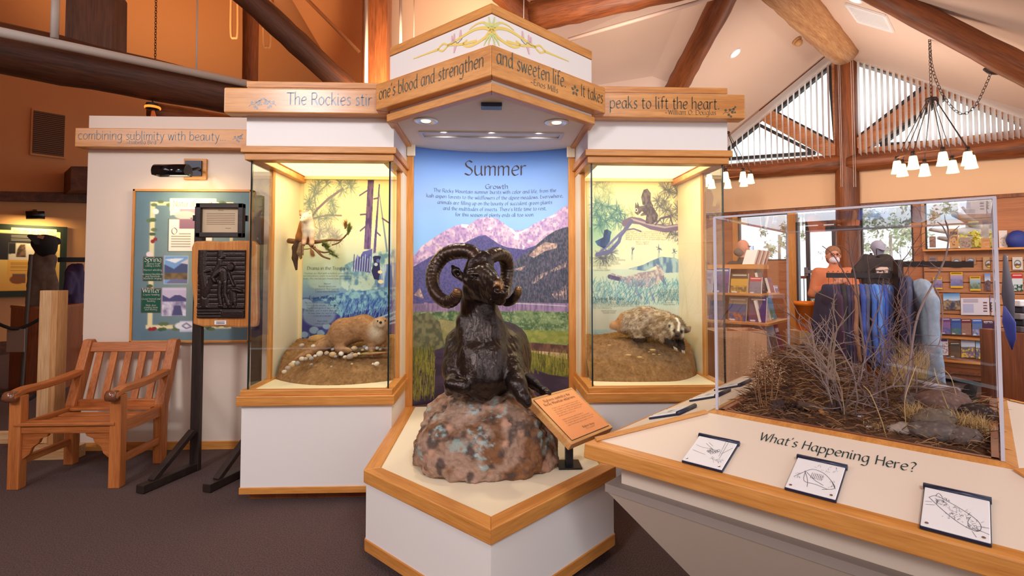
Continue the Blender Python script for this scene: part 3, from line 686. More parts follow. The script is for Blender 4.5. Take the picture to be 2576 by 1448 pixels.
# ---- trees outside
BARK = mat('bark', (222, 210, 204), .9, var=.2, scale=8)
LEAF = mat('leaf_pale', (232, 240, 216), .8, var=.15, scale=3); LEAFY = mat('leaf_yellow', (244, 226, 110), .8)  # bark and leaf colours paled to stand in for outdoor overexposure
structure(MB().ext([plan(9.2, -12, -.5), plan(40, -12, -.5), plan(40, 14, -.5), plan(9.2, 14, -.5)], (0, 0, -.05)), 'ground_outside', mat('ground_pale', (230, 226, 206), 1))
def leaves(c, rad, n, mm, seed, parent=None, sz=.05):
    r = np.random.default_rng(seed); d = r.normal(0, 1, (n, 3)); d /= np.linalg.norm(d, axis=1, keepdims=True)
    cl = r.normal(0, 1, (max(6, n // 40), 3)); cl /= np.linalg.norm(cl, axis=1, keepdims=True); cl *= r.uniform(.3, 1, (len(cl), 1))
    c0 = np.array(c) + (cl[r.integers(0, len(cl), n)] + d * r.uniform(0, .22, (n, 1))) * np.array(rad)
    a = r.normal(0, 1, (n, 3)); a /= np.linalg.norm(a, axis=1, keepdims=True); b = np.cross(a, d); b /= np.linalg.norm(b, axis=1, keepdims=True) + 1e-9
    s = sz * r.uniform(.6, 1.4, (n, 1))
    V = np.stack([c0 - a * s, c0 + b * s * .5, c0 + a * s, c0 - b * s * .5], 1).reshape(-1, 3)
    return mk('foliage', V, np.arange(4 * n).reshape(-1, 4), mm, parent)
b = P(2490, 700, 9.0); t = thing('pine_tree', 'pale forked tree trunk outside the right-hand window above the bookshelf', 'tree', V3((b.x, b.y, -.5)))
mb = MB().tube([V3((b.x, b.y, -.5)), P(2492, 620, 9), P(2482, 560, 9), P(2488, 440, 9)], [.4, .36, .3, .3], 12)
for pts, rs in (([P(2480, 580, 9), P(2455, 568, 8.9), P(2430, 550, 8.8), P(2400, 538, 8.7)], [.1, .09, .07, .05]), ([P(2482, 592, 9), P(2440, 582, 8.9), P(2400, 583, 8.8), P(2340, 577, 8.7)], [.12, .09, .06, .03]), ([P(2490, 600, 9), P(2420, 605, 8.8), P(2360, 598, 8.8)], [.08, .07, .03]), ([P(2478, 560, 9), P(2450, 550, 9.3), P(2420, 520, 9.4)], [.05, .04, .02])):
    mb.tube(smooth_pts(pts, 4), lerpl(rs, (len(pts) - 1) * 4 + 1), 7)
mb.build('trunk', BARK, t, True); leaves(P(2440, 500, 10), (1.2, 1, .9), 900, LEAF, 3, t)
for lab, px, D, rad, n, mm, sd in (('pale green bushy tree outside the middle window behind the shirts', (2240, 590), 11, (1.0, .8, 1.1), 1500, LEAF, 11), ('low yellow shrub outside the right-hand window', (2450, 610), 8.6, (.35, .3, .22), 500, LEAFY, 12),
        ('faint pale tree outside the window behind the bald person', (1960, 590), 12, (.6, .6, .8), 500, LEAF, 13), ('pale shrubs outside the lower half of the exit door', (2075, 760), 11, (.7, .7, .7), 500, LEAF, 14)):
    c = P(*px, D); t = thing('leafy_tree', lab, 'tree', V3((c.x, c.y, -.5)))
    MB().tube([V3((c.x, c.y, -.5)), c], [.06, .03], 6).build('trunk', BARK, t); leaves(c, rad, n, mm, sd, t)
mb = MB(); a, b = P(1995, 697, 9.5), P(2125, 697, 9.2)
o = thing('deck_railing', 'brown deck railing outside the glazed exit door', 'railing', V3((a.x, a.y, -.5)))
MB().bar(a, b, .12, .05).build('handrail', LOGZ, o)
for i in range(15): q = a.lerp(b, i / 14); mb.tube([q, V3((q.x, q.y, -.5))], .008, 5)
mb.build('balusters', BLACK, o)
# ================================================================ DISPLAY CASES AND CENTRAL EXHIBIT
CASEIN = mat('case_cream', (244, 226, 184), .55)
DIFF = mat('case_diffuser', (255, 232, 168), .5, emit=1.5)
XI, XO, YF, YB = .595, 1.475, 3.12, 3.92
def ring3(mb, x0, x1, y0, y1, z0, z1, w, m=0, back=True):
    mb.prism([(x0, y0), (x1, y0), (x1 - w, y0 + w), (x0 + w, y0 + w)], z0, z1, m)
    mb.prism([(x0, y1), (x0, y0), (x0 + w, y0 + w), (x0 + w, y1)], z0, z1, m)
    mb.prism([(x1, y0), (x1, y1), (x1 - w, y1), (x1 - w, y0 + w)], z0, z1, m)
    return mb
def case(sg, label):
    r = thing('display_case', label, 'display case', (sg * (XI + XO) / 2, 3.5, 0), 'lit glass wildlife cases')
    x0, x1 = (XI, XO) if sg > 0 else (-XO, -XI)
    bx = lambda a, b, *k: MB().box(a, b, *k)
    bx((x0 + .02, YF + .07, 0), (x1 - .02, YB, .057)).build('toe_kick', CHERRY, r)
    bx((x0 - .006, YF - .006, .057), (x1 + .006, YB, .096)).build('base_trim', OX, r, bevel=.003)
    bx((x0, YF, .096), (x1, YB, .575)).build('cabinet', CREAM, r)
    s = MB(); ring3(s, x0 - .02, x1 + .02, YF - .03, YB, .575, .632, .12); s.build('sill', OX, r, bevel=.004)
    s = MB(); ring3(s, x0 - .006, x1 + .006, YF - .014, YB, .632, .664, .05); s.build('sill', OX, r, bevel=.003)
    bx((x0 + .02, YF + .01, .6), (x1 - .02, YB, .655)).build('deck', mat('case_deck', (250, 236, 200), .5), r)
    # side walls: glass at the front, solid behind an oak post
    gy = YF + .30
    for xs in (x0, x1):
        inn = xs + (.025 if xs == x0 else -.025); ix = inn + (.006 if xs == x0 else -.006)
        g = MB().box((inn, YF + .03, .655), (ix, gy, 2.036)); g.build('glass_pane', GLASS, r)
        bx((inn - .012, gy, .655), (inn + .012, gy + .035, 2.05)).build('post', OZ, r, bevel=.002)
        o = bx((xs, gy + .035, .6), (xs + (.03 if xs == x0 else -.03), YB, 2.12)); o.build('side_wall', CREAMW, r)
    bx((x0 + .025, YF + .02, .655), (x1 - .025, YF + .026, 2.036)).build('glass_pane', GLASS, r)
    for xs in (x0 + .026, x1 - .026): MB().box((xs - .004, YF + .017, .655), (xs + .004, YF + .029, 2.036)).build('glass_edge', GEDGE, r)
    bx((x0 + .03, YB - .012, .6), (x1 - .03, YB, 2.12)).build('back_wall', CASEIN, r)
    d = MB().box((x0 + .06, YF + .1, 2.082), (x1 - .06, YB - .03, 2.09)); d.build('light_diffuser', DIFF, r)
    v = MB(); ring3(v, x0 + .02, x1 - .02, YF + .03, YB - .012, 2.036, 2.09, .05); v.box((x0 + .03, YB - .05, 2.06), (x1 - .03, YB - .012, 2.09)); v.build('valance', CASEIN, r)
    s = MB(); ring3(s, x0 - .004, x1 + .004, YF - .012, YB, 2.034, 2.076, .08); s.build('cornice', OX, r, bevel=.004)
    s = MB(); ring3(s, x0 - .02, x1 + .02, YF - .03, YB, 2.076, 2.116, .1); s.build('cornice', OX, r, bevel=.004)
    bx((x0, YF, 2.09), (x1, YB, 2.476)).build('upper_box', CREAM, r)
    bx((x0 - .004, YF - .004, 2.478), (x1 + .004, YB, 2.516)).build('crown', OX, r, bevel=.003)
    bx((x0, YF + .004, 2.47), (x1, YF + .02, 2.478), 0).build('shadow_gap', DARKX, r)
    a, b = (x0 - .004, x1 + .075) if sg > 0 else (x0 - .095, x1 + .004)
    h = bx((a, YF - .085, 2.296), (b, YF, 2.447)).build('header_board', OXH, r, bevel=.008)
    lamp('case_light', 'AREA', ((x0 + x1) / 2, YF + .33, 2.078), 4.2, (1, .83, .5), .7, .5, aim=((x0 + x1) / 2, YF + .33, 0))
    return r, h
lc, lh = case(-1, 'tall lit glass display case holding the otter and the marten')
rc, rh = case(1, 'tall lit glass display case holding the badger')
def vine(mb, S, u, v, k, flip=1):
    def leaf(a, b, r, t):
        pts = []
        for i in range(10):
            q = 2 * math.pi * i / 10; rr = r * (1 if i % 2 == 0 else .62); pts.append(S(a + flip * rr * math.cos(q + t), b + rr * math.sin(q + t)))
        mb.add(pts, [tuple(range(10))])
    st = [(0, 0), (.4, .35), (1, .4), (1.6, .9), (2.2, 1.2)]
    pts = _cr([(a * k, b * k) for a, b in st], 4); rg = []
    for p in pts: rg += [S(u + flip * p[0], v + p[1] + .0016), S(u + flip * p[0], v + p[1] - .0016)]
    mb.add(rg, [(2 * i, 2 * i + 1, 2 * i + 3, 2 * i + 2) for i in range(len(pts) - 1)])
    for a, b, r, t in ((.55, .75, .3, 0), (1.1, -.05, .32, 1), (1.3, .85, .26, 2), (1.75, .45, .34, .5), (2.0, .95, .28, 1.4), (1.5, -.35, .26, .2), (2.3, 1.35, .24, 1), (2.25, .4, .22, .6)): leaf(u + flip * a * k, v + b * k, r * k, t)
yh = YF - .085
mb = MB(); S = plane((0, yh, 0), (1, 0, 0), (0, 0, 1)); xa = P(721, 255, yh).x; xb = P(938, 255, yh).x
text(mb, 'The Rockies stir', S, xa, 2.348, .048, width=xb - xa, nib=1.05); mb.build('lettering', INKBLUE, lh); mb = MB(); vine(mb, S, P(695, 270, yh).x, 2.34, .031, -1); vine(mb, S, P(626, 272, yh).x - .0, 2.335, .031, 1)
mb.build('leaf_ornament', INKBLUE, lh)
mb = MB(); xa = P(1534, 255, yh).x; xb = P(1812, 265, yh).x
text(mb, 'peaks to lift the heart.', S, xa, 2.352, .047, width=xb - xa, nib=1.05); mb.build('lettering', INK, rh); mb = MB(); text(mb, '~William O. Douglas', S, P(1672, 280, yh).x, 2.318, .02, width=P(1802, 280, yh).x - P(1672, 280, yh).x); mb.build('attribution', INK, rh); mb = MB(); vine(mb, S, P(1818, 285, yh).x, 2.322, .034)
mb.build('leaf_ornament', INK, rh)
# ---- paintings in the cases
def zm(ox, oy, sc, u0, v0, u1, v1): return lambda X, Y: ((X / sc + ox - u0) / (u1 - u0), (Y / sc + oy - v0) / (v1 - v0))
def needles(c, pt, u, v, r, n, col, wd=.004, a0=0, a1=360, al=.8):
    for i in range(n):
        a = math.radians(R_.uniform(a0, a1)); rr = r * R_.uniform(.6, 1.1); c.line([(u, v), (u + rr * math.cos(a), v - rr * math.sin(a) * c.w / c.h)], wd, col, al)
c = Cv(300, 400, (250, 240, 196)); u0, u1, v0, v1 = 765, 1012, 450, 868
a1 = zm(600, 360, 4.259, u0, v0, u1, v1); a2 = zm(600, 680, 4.259, u0, v0, u1, v1)
c.grad(0, .25, (246, 238, 190), (240, 232, 196)); c.grad(.25, .55, (240, 232, 196), (176, 204, 196)); c.grad(.55, .75, (150, 192, 204), (70, 98, 178)); c.grad(.75, 1, (52, 62, 150), (46, 40, 96))
BL, BP = (42, 50, 140), (92, 76, 142)
c.poly([a1(1090, 1260), a1(1180, 1210), a1(1400, 1120), a1(1720, 1060), a2(1720, 420), a2(1050, 330), a2(900, 180), a2(1180, 130), a2(1080, 60)], (92, 140, 178), .9, (196, 222, 214), 30, 40, 3)
c.poly([a2(700, 250), a2(820, 190), a2(1180, 130), a2(1720, 100), a2(1720, 420), a2(1120, 380), a2(900, 230)], (50, 96, 170), .9, (150, 200, 216), 34, 60, 4)
c.poly([a2(1090, 380), a2(1250, 330), a2(1720, 260), a2(1720, 520), a2(1200, 470)], (30, 34, 128), .95)
for i in range(260):
    x = R_.uniform(1110, 1700); y = R_.uniform(190, 330); c.line([a2(x, y), a2(x + R_.uniform(-50, 10), y + R_.uniform(40, 130))], .004, (130, 196, 226) if i % 2 else (44, 70, 170), .8)
for p in ([a1(1375, 385), a1(1440, 385), a1(1410, 1075), a1(1340, 1075)],): c.poly(p, (112, 88, 140), 1, (70, 52, 120), 60, 30, 7)
c.poly([a1(1490, 430), a1(1502, 432), a1(1465, 1110), a1(1438, 1110)], (108, 88, 150), 1, (70, 60, 130), 60, 30, 8); c.poly([a1(1492, 520), a1(1500, 520), a1(1595, 1100), a1(1575, 1110)], (120, 140, 170))
for q in (((1290, 545), (1370, 495)), ((1300, 735), (1360, 730)), ((1300, 895), (1355, 850)), ((1440, 578), (1480, 570)), ((1530, 770), (1610, 820)), ((1475, 910), (1510, 940))): c.line([a1(*q[0]), a1(*q[1])], .012, (96, 76, 132))
br = [a1(790, 760), a1(850, 680), a1(960, 580), a1(1110, 480)]; c.line(br, .02, (132, 112, 140)); c.line([a1(800, 775), a1(960, 740), a1(1100, 745)], .012, (150, 130, 140)); c.line([a1(830, 660), a1(810, 520), a1(850, 430)], .01, (150, 150, 150)); c.line([a1(800, 560), a1(900, 480), a1(980, 410)], .01, (150, 150, 150))
for X, Y in ((860, 430), (940, 420), (1080, 420), (1180, 430), (1110, 490), (830, 530), (760, 600), (760, 640), (990, 600), (1010, 640), (860, 760), (940, 770), (1010, 740), (880, 890), (960, 890), (1020, 940), (860, 960), (1060, 960), (780, 700), (1200, 470), (820, 480)): needles(c, a1, *a1(X, Y), .075, 46, (120, 140, 142) if Y < 800 else (150, 150, 150), .0035, al=.6)
c.poly([a1(1230, 1270), a1(1270, 1130), a1(1300, 1160), a1(1330, 1100), a1(1370, 1090), a1(1430, 1070), a1(1410, 1310)], (90, 96, 176))
for i in range(14): x = 1240 + i * 13; c.line([a1(x, 1130 + (i % 3) * 20), a1(x - 10, 1290)], .008, (170, 190, 226) if i % 2 else (60, 50, 130))
c.poly([a1(1435, 1150), a1(1455, 1140), a1(1500, 1140), a1(1520, 1150), a1(1505, 1200), a1(1515, 1300), a1(1500, 1380), a1(1450, 1370), a1(1420, 1290), a1(1445, 1220)], (26, 30, 92)); c.disc(*a1(1468, 1225), .02, .01, (200, 216, 240)); c.disc(*a1(1490, 1190), .02, .012, (90, 110, 190))
c.poly([a1(1500, 1400), a1(1540, 1230), a1(1720, 1200), a1(1720, 1450), a1(1450, 1450)], (74, 110, 186), .9, (190, 214, 232), 40, 12, 9); c.disc(*a1(1520, 1395), .03, .012, (238, 224, 190)); c.disc(*a1(1512, 1300), .025, .01, (238, 224, 190))
for X, Y, rx, ry in ((770, 600, .09, .05), (930, 600, .07, .04), (830, 520, .06, .035), (1090, 440, .05, .03), (1150, 480, .06, .03), (1010, 580, .05, .03), (740, 270, .09, .05), (900, 545, .05, .03), (960, 480, .05, .03), (730, 560, .05, .03), (1640, 620, .06, .03), (1020, 640, .06, .03)):
    c.disc(*a2(X, Y), rx, ry, (56, 76, 150)); c.disc(a2(X, Y)[0], a2(X, Y)[1] - ry * .25, rx * .85, ry * .6, (140, 170, 206))
for y0, y1 in ((450, 330), (480, 400), (500, 440), (520, 370)): c.line([a2(1300, y0), a2(1500, (y0 + y1) / 2), a2(1720, y1 - 20)], .012, (160, 200, 236))
c.disc(*a2(880, 350), .18, .075, (150, 178, 200), .7); c.disc(*a1(955, 1400), .2, .05, (190, 214, 208), .6)
bw = lambda x, y: P(x, y, YB - .014)
def onback(px0, py0, px1, py1, Y=YB - .016):
    A, B = P(px0, py0, Y), P(px1, py1, Y); return rectS((A.x, Y, A.z), (B.x - A.x, 0, 0), (0, 0, B.z - A.z))
def blurb(mb, S, lines, u, v, size, lead, align='c', **k):
    for i, l in enumerate(lines): text(mb, l, S, u, v - i * lead, size, align=align, n=2, nib=.7, **k)
gr = thing('painted_panel', 'painted woodland panel with bear cub and pine trunks behind the otter', 'picture', (-1.0, YB, .66), 'printed backdrops in the glass cases')
pic('painting', c, onback(u0, v0, u1, 905), gr)
Sb = plane((0, YB - .018, 0), (1, 0, 0), (0, 0, 1)); px = lambda x, y, Y=YB - .018: (P(x, y, Y).x, P(x, y, Y).z)
mb = MB(); text(mb, 'Drama in the Treetops', Sb, *px(825, 678), .016, align='c'); mb.build('heading', INKD, gr); mb = MB(); text(mb, 'Favorite Food', Sb, *px(812, 752), .017, align='c')
blurb(mb, Sb, ['Treetops are filled with activity in summer. Pine', 'martens pursue conifer branches for squirrels and', 'birds - this one has just chased down a chickaree.', '', 'Marten', 'Martes americana', 'Chickaree (Red Squirrel)', 'Tamiasciurus hudsonicus'], *px(824, 689), .0085, .0195)
blurb(mb, Sb, ['A wildflower of rivers, the otter is a river', 'hunter of the park. It swims, turns and', 'dives; you might see one with trout', 'out of hand; playful, adaptable, it eats', 'the bounty of a stream, an otter\'s', 'is fish dinner.', '', 'River otter', 'Lontra canadensis'][:6] if 0 else ['The river otter eats fish of every kind', 'found in the streams of the park.', 'Playful and quick, it swims along', 'the bank, and on warm days slides', 'its way down the mud or slick', 'rocks of a stream.', '', 'River otter', 'Lontra canadensis'], *px(812, 763), .0085, .0195)
mb.build('lettering', INKD, gr)
c = Cv(300, 400, (250, 244, 204)); u0, u1, v0, v1 = 1476, 1722, 450, 868
b1 = zm(1440, 360, 4.259, u0, v0, u1, v1); b2 = zm(1440, 680, 4.259, u0, v0, u1, v1)
c.grad(0, .3, (250, 242, 198), (246, 240, 206)); c.grad(.3, .5, (246, 240, 206), (226, 234, 216)); c.grad(.5, .72, (206, 226, 216), (206, 222, 212)); c.grad(.72, 1, (212, 216, 204), (190, 206, 206))
c.mix(np.clip(1.1 - np.hypot((c.u - .1) / .38, (c.v - .28) / .2), 0, 1), (120, 178, 168), .8)
for X, Y in ((300, 760), (360, 800), (420, 750), (290, 840), (480, 800), (520, 720), (260, 700), (380, 660), (470, 690), (320, 640), (250, 620), (560, 800), (330, 560), (400, 520), (260, 440), (330, 480), (640, 720)): needles(c, b1, *b1(X, Y), .08, 46, (60, 110, 130) if X < 600 and Y > 600 else (150, 170, 150), .0035, al=.6)
for X, Y in ((930, 600), (950, 650), (1010, 480), (1050, 500), (1020, 690), (1080, 740), (1150, 680), (1150, 520), (1180, 760), (980, 830), (1060, 900), (1120, 930), (1180, 960), (1000, 600), (350, 1150), (300, 1160), (420, 1110)): needles(c, b1, *b1(X, Y), .075, 50, (96, 100, 116), .0035, al=.65)
c.line([b1(560, 820), b1(640, 790), b1(730, 800), b1(850, 850), b1(1000, 875), b1(1210, 850)], .05, (116, 98, 140)); c.line([b1(640, 780), b1(850, 835), b1(1000, 860), b1(1210, 830)], .014, (176, 164, 190))
c.line([b1(640, 800), b1(520, 940), b1(500, 1000), b1(400, 1100), b1(260, 1130)], .032, (96, 100, 160)); c.line([b1(560, 890), b1(660, 875), b1(740, 900)], .012, (110, 100, 150)); c.line([b1(540, 900), b1(380, 1040), b1(300, 1100)], .02, (110, 110, 170)); c.line([b1(900, 830), b1(960, 770), b1(1060, 750), b1(1085, 830)], .016, (96, 86, 120))
SQ, SQ2 = (76, 66, 88), (116, 104, 118)
c.poly([b1(760, 640), b1(745, 560), b1(770, 490), b1(815, 475), b1(850, 520), b1(850, 600), b1(880, 650)], SQ2, 1, SQ, 60, 60, 2)
c.poly([b1(740, 650), b1(800, 640), b1(870, 650), b1(930, 740), b1(920, 800), b1(860, 830), b1(790, 820), b1(800, 740), b1(740, 750), b1(735, 735), b1(770, 710), b1(720, 690)], SQ, 1, SQ2, 60, 60, 4)
c.poly([b1(680, 640), b1(685, 610), b1(700, 650), b1(705, 605), b1(722, 650), b1(760, 650), b1(755, 700), b1(710, 740), b1(675, 720)], SQ2, 1, SQ, 60, 60, 5); c.disc(*b1(692, 690), .018, .011, (240, 236, 230)); c.disc(*b1(692, 690), .01, .006, (20, 20, 30))
c.poly([b1(340, 890), b1(370, 880), b1(420, 905), b1(410, 940), b1(400, 1000), b1(340, 1070), b1(270, 1040), b1(240, 1000), b1(330, 960)], (36, 48, 116), 1, (40, 96, 150), 40, 20, 3)
for k in ((645, 1090), (935, 1070), (1100, 1100)): c.line([b1(k[0], k[1]), b1(k[0] - 5, 1170)], .02, (190, 206, 200)); needles(c, b1, *b1(*k), .03, 8, (70, 80, 120), .005)
c.poly([b1(600, 1270), b1(760, 1230), b1(850, 1190), b1(960, 1150), b1(1100, 1160), b1(1210, 1200), b1(1210, 1300), b1(1000, 1310), b1(900, 1240), b1(780, 1290)], (80, 116, 168), .9, (176, 206, 214), 30, 20, 6)
c.poly([b1(390, 1330), b1(420, 1310), b1(560, 1350), b1(700, 1310), b1(850, 1290), b1(905, 1270), b1(900, 1215), b1(960, 1260), b1(990, 1320), b1(960, 1330), b1(930, 1400), b1(900, 1448), b1(640, 1448), b1(520, 1390), b1(410, 1380)], (214, 204, 204), .95, (160, 146, 168), 60, 90, 8)
c.poly([b2(560, 0), b2(900, 0), b2(830, 60), b2(600, 90)], (206, 194, 206), .9, (160, 146, 176), 60, 90, 9); c.line([b2(700, 40), b2(680, 130), b2(740, 190)], .022, (160, 160, 196)); c.line([b2(820, 50), b2(840, 140), b2(870, 205)], .024, (196, 180, 200)); c.poly([b1(940, 1340), b1(985, 1330), b1(1000, 1400), b2(1030, 90), b2(990, 60), b2(945, 10)], (150, 136, 170))
c.line([b1(390, 1345), b1(500, 1370)], .03, (90, 74, 120))
for i in range(800):
    X, Y = R_.uniform(200, 1210), R_.uniform(40, 265); q = b2(X, Y); c.line([q, (q[0] + R_.uniform(-.03, .05), q[1] - R_.uniform(.01, .04))], .0035, R_.choice([(70, 150, 176), (90, 160, 190), (40, 110, 170), (130, 190, 200)]), .75)
c.mix(np.clip(c.noise(10, 14, 4, 3) * 2.4 - 1, 0, 1) * ((c.v > .83) & (c.v < .98)), (110, 176, 200), .6); c.disc(*b2(1185, 530), .05, .03, (40, 70, 170))
gr = thing('painted_panel', 'painted pine panel with squirrel, jay and coyote behind the badger', 'picture', (1.0, YB, .66), 'printed backdrops in the glass cases')
pic('painting', c, onback(u0, v0, u1, 905), gr)
mb = MB(); text(mb, 'Digging Machine', Sb, *px(1532, 755), .018, align='c')
L = lambda ls, x, y, al: blurb(mb, Sb, ls, *px(x, y), .0085, .0149, al)
L(['You might see some unusual-looking squirrels in the', "Park. Tassel-eared Abert's squirrels are so specialized", 'they live only in ponderosa pine forests. The inner', 'bark of branches is their favorite part of the tree,', 'though they also eat seeds and small twigs.'], 1574, 584, 'l'); L(["Abert's squirrel", 'Sciurus aberti'], 1616, 610, 'c')
L(['Raucous squawks from a nearby', 'tree. These bold jays have an amazing', 'voice, you might hear anything', 'from soft songs and rolling clicks', 'to harsh hawk-like calls.'], 1483, 650, 'l'); L(["Steller's jay", 'Cyanocitta stelleri'], 1514, 676, 'c')
L(['Coyotes are the most adaptable', 'and widespread animals in the Park.', "Watch carefully, and you're likely to", 'see one trotting across a meadow.', "They're found in all kinds of habitats,", 'and eat anything from fruit to fawns.'], 1654, 731, 'l'); L(['Coyote', 'Canis latrans'], 1683, 762, 'c')
L(['Badgers send dirt flying as they dig with their long,', 'sharp claws. Disappearing into the ground in mere', 'minutes, they overtake ground squirrels, mice, and', 'other burrowing prey.'], 1489, 761, 'l'); L(['American badger', 'Taxidea taxus'], 1532, 783, 'c')
mb.build('lettering', INKD, gr)
# ---- plinth, mural and canopy
HW = .60
pl = [(-HW, 3.62), (-HW, 2.47), (0, 1.885), (HW, 2.47), (HW, 3.62)]
def inset(poly, d):                           # shrink the open front outline (sides and two front edges)
    a = math.atan2(poly[1][1] - poly[2][1], HW); k = d / math.cos(a); t = d * (1 / math.cos(a) - math.tan(a))
    w = HW - d; yL = poly[1][1] + d * (1 - math.sin(a)) / math.cos(a)
    return [(-w, poly[0][1]), (-w, yL), (0, poly[2][1] + k), (w, yL), (w, poly[4][1])]
pr = thing('plinth', 'low cream hexagonal plinth with oak edging carrying the bronze ram', 'plinth', (0, 2.8, 0))
MB().prism(inset(pl, .08), 0, .057).build('toe_kick', CHERRY, pr); 
MB().prism(inset(pl, .012), .112, .40).build('body', CREAM, pr)
MB().prism(inset(pl, .06), .40, .427).build('deck', DECK, pr)
def rails(z0, z1, p, q, name, par, bevel=.004, sides=True):
    A, B = inset(p, 0) if q is None else (p, q), None
for nm, z0, z1, wd, out in (('edge_rail', .373, .432, .075, 0), ('base_rail', .057, .112, .05, .006)):
    o = pl if out == 0 else inset(pl, out); i = inset(pl, wd)
    for k, mt in ((0, OY), (1, OD1), (2, OD2), (3, OY)):
        MB().prism([o[k], o[k + 1], i[k + 1], i[k]], z0, z1).build(nm, mt, pr, bevel=.004)
# curved mural
mr = thing('mural_panel', 'tall curved mountain mural titled Summer behind the bronze ram', 'mural', (0, 3.7, .43))
def arc(u, z, d=0):
    x = (u - .5) * 2 * .55; return V3((x, 3.63 + .15 * (1 - (x / .55) ** 2) - d, z))
c = Cv(360, 560, (120, 170, 228)); u0, u1, v0, v1 = 1043, 1452, 371, 1003
m3 = zm(1020, 360, 4.259, u0, v0, u1, v1); m4 = zm(1020, 580, 3.217, u0, v0, u1, v1)
c.grad(0, .08, (70, 114, 194), (108, 152, 222)); c.grad(.08, .2, (108, 152, 222), (146, 182, 236)); c.grad(.2, .5, (146, 182, 236), (142, 198, 236))  # top band of sky painted darker for the shade under the soffit
rd = [m3(80, 1230), m3(190, 1090), m3(330, 990), m3(440, 920), m3(500, 890), m3(560, 862), m3(640, 845), m3(710, 850), m3(800, 790), m3(880, 770), m3(940, 765), m3(1030, 780), m3(1110, 830), m3(1180, 880), m3(1250, 912), m3(1330, 905), m3(1400, 890), m3(1450, 850), m3(1560, 800), m3(1680, 750), m3(1760, 690), m3(1830, 660)]
c.poly(rd + [(1.1, .6), (-.1, .6)], (190, 156, 194), 1, (232, 200, 208), 40, 60, 21)
c.mix(c.inside(rd + [(1.1, .6), (-.1, .6)]) * np.clip(c.noise(110, 130, 4, 22) * 4 - 1.9, 0, 1), (128, 104, 160), .6)
for pl_ in ([m3(620, 848), m3(700, 850), m3(680, 890), m3(620, 870)], [m3(1170, 880), m3(1210, 890), m3(1260, 940), m3(1390, 895), m3(1380, 912), m3(1290, 945), m3(1285, 1020), m3(1230, 1000), m3(1240, 960)], [m3(1400, 1010), m3(1450, 1030), m3(1400, 1040)], [m3(1650, 770), m3(1720, 745), m3(1700, 770), m3(1640, 790)], [m3(1560, 800), m3(1590, 795), m3(1550, 820)], [m3(950, 870), m3(985, 880), m3(960, 905), m3(930, 900)], [m3(1320, 1060), m3(1360, 1090), m3(1340, 1110)]): c.poly(pl_, (255, 244, 244))
c.poly([m3(80, 1320), m3(300, 1190), m3(480, 1110), m3(620, 1070), m3(730, 1010), m3(830, 970), m3(900, 960), m3(980, 1010), m3(1060, 1060), m3(1150, 1095), m3(1350, 1120), m3(1500, 1070), m3(1830, 960), (1.1, .62), (-.1, .62)], (98, 88, 142), 1, (74, 74, 122), 160, 200, 23)
c.poly([m3(1120, 1320), m3(1260, 1230), m3(1440, 1110), m3(1600, 980), m3(1700, 920), m3(1830, 885), (1.1, .64), (.5, .64)], (98, 94, 108), 1, (60, 66, 82), 160, 120, 24)
for pl_ in ([m4(1060, 185), m4(1130, 120), m4(1200, 80), m4(1300, 95), m4(1290, 130), m4(1200, 150), m4(1100, 205)], [m4(1070, 410), m4(1130, 350), m4(1240, 305), m4(1240, 325), m4(1150, 380), m4(1110, 415)], [m4(1240, 310), m4(1370, 235), m4(1370, 280), m4(1260, 320)], [m4(1250, 500), m4(1370, 420), m4(1370, 540), m4(1290, 540)], [m4(930, 300), m4(1030, 270), m4(990, 310)], [m4(80, 600), m4(180, 560), m4(260, 610), m4(80, 640)], [m4(80, 500), m4(130, 450), m4(160, 530)]): c.poly(pl_, (222, 188, 160), .9, (140, 116, 120), 110, 140, 25)
for i in range(1500):
    X, Y = R_.uniform(760, 1370), R_.uniform(180, 575)
    if Y > 640 - (X - 760) * .9: q = m4(X, Y); c.line([q, (q[0], q[1] - R_.uniform(.006, .016))], .0045, R_.choice([(50, 56, 74), (66, 70, 84), (84, 80, 100), (110, 104, 120)]), .8)
c.rect(0, m4(0, 570)[1], 1, m4(0, 660)[1], (156, 128, 160), 1, (120, 100, 130), 120, 40, 26)
c.line([m4(880, 575), m4(1370, 590)], .005, (210, 220, 220), .7)
gy = m4(0, 640)[1]; k = (c.v + .02 * (c.noise(16, 4, 3, 27) - .5) > gy); c.mix(k, (122, 142, 96)); c.mix(k * np.clip(c.noise(30, 60, 5, 28) * 4 - 1.6, 0, 1), (66, 92, 56), .9); c.mix(k * np.clip(c.noise(140, 170, 3, 38) * 4 - 2.1, 0, 1), (186, 198, 150), .55)
c.rect(.0, m4(0, 790)[1], 1, m4(0, 890)[1], (158, 156, 74), .85, (120, 132, 60), 40, 90, 29)
c.poly([m4(60, 700), m4(300, 700), m4(420, 720), m4(420, 900), m4(60, 900)], (176, 152, 104), .7, (96, 110, 66), 30, 40, 30)
c.poly([m4(70, 660), m4(200, 640), m4(290, 720), m4(330, 900), m4(260, 960), m4(60, 960)], (84, 84, 62), .95, (126, 122, 84), 46, 60, 31)
c.poly([m4(900, 890), m4(1400, 900), m4(1400, 970), m4(900, 950)], (84, 54, 50), 1, (120, 84, 66), 40, 40, 32); c.poly([m4(930, 950), m4(1400, 965), m4(1400, 1010), m4(960, 985)], (206, 170, 140))
c.poly([m4(60, 960), m4(260, 940), m4(420, 900), m4(900, 930), m4(960, 1040), m4(1150, 1100), m4(1400, 1140), (1.1, 1.1), (-.1, 1.1)], (52, 38, 58), 1, (70, 52, 76), 8, 50, 33)
c.poly([m4(1080, 1100), m4(990, 1010), m4(1020, 960), m4(1200, 985), m4(1400, 1020), m4(1400, 1150), m4(1230, 1140)], (122, 122, 44), 1, (84, 84, 34), 60, 40, 34)
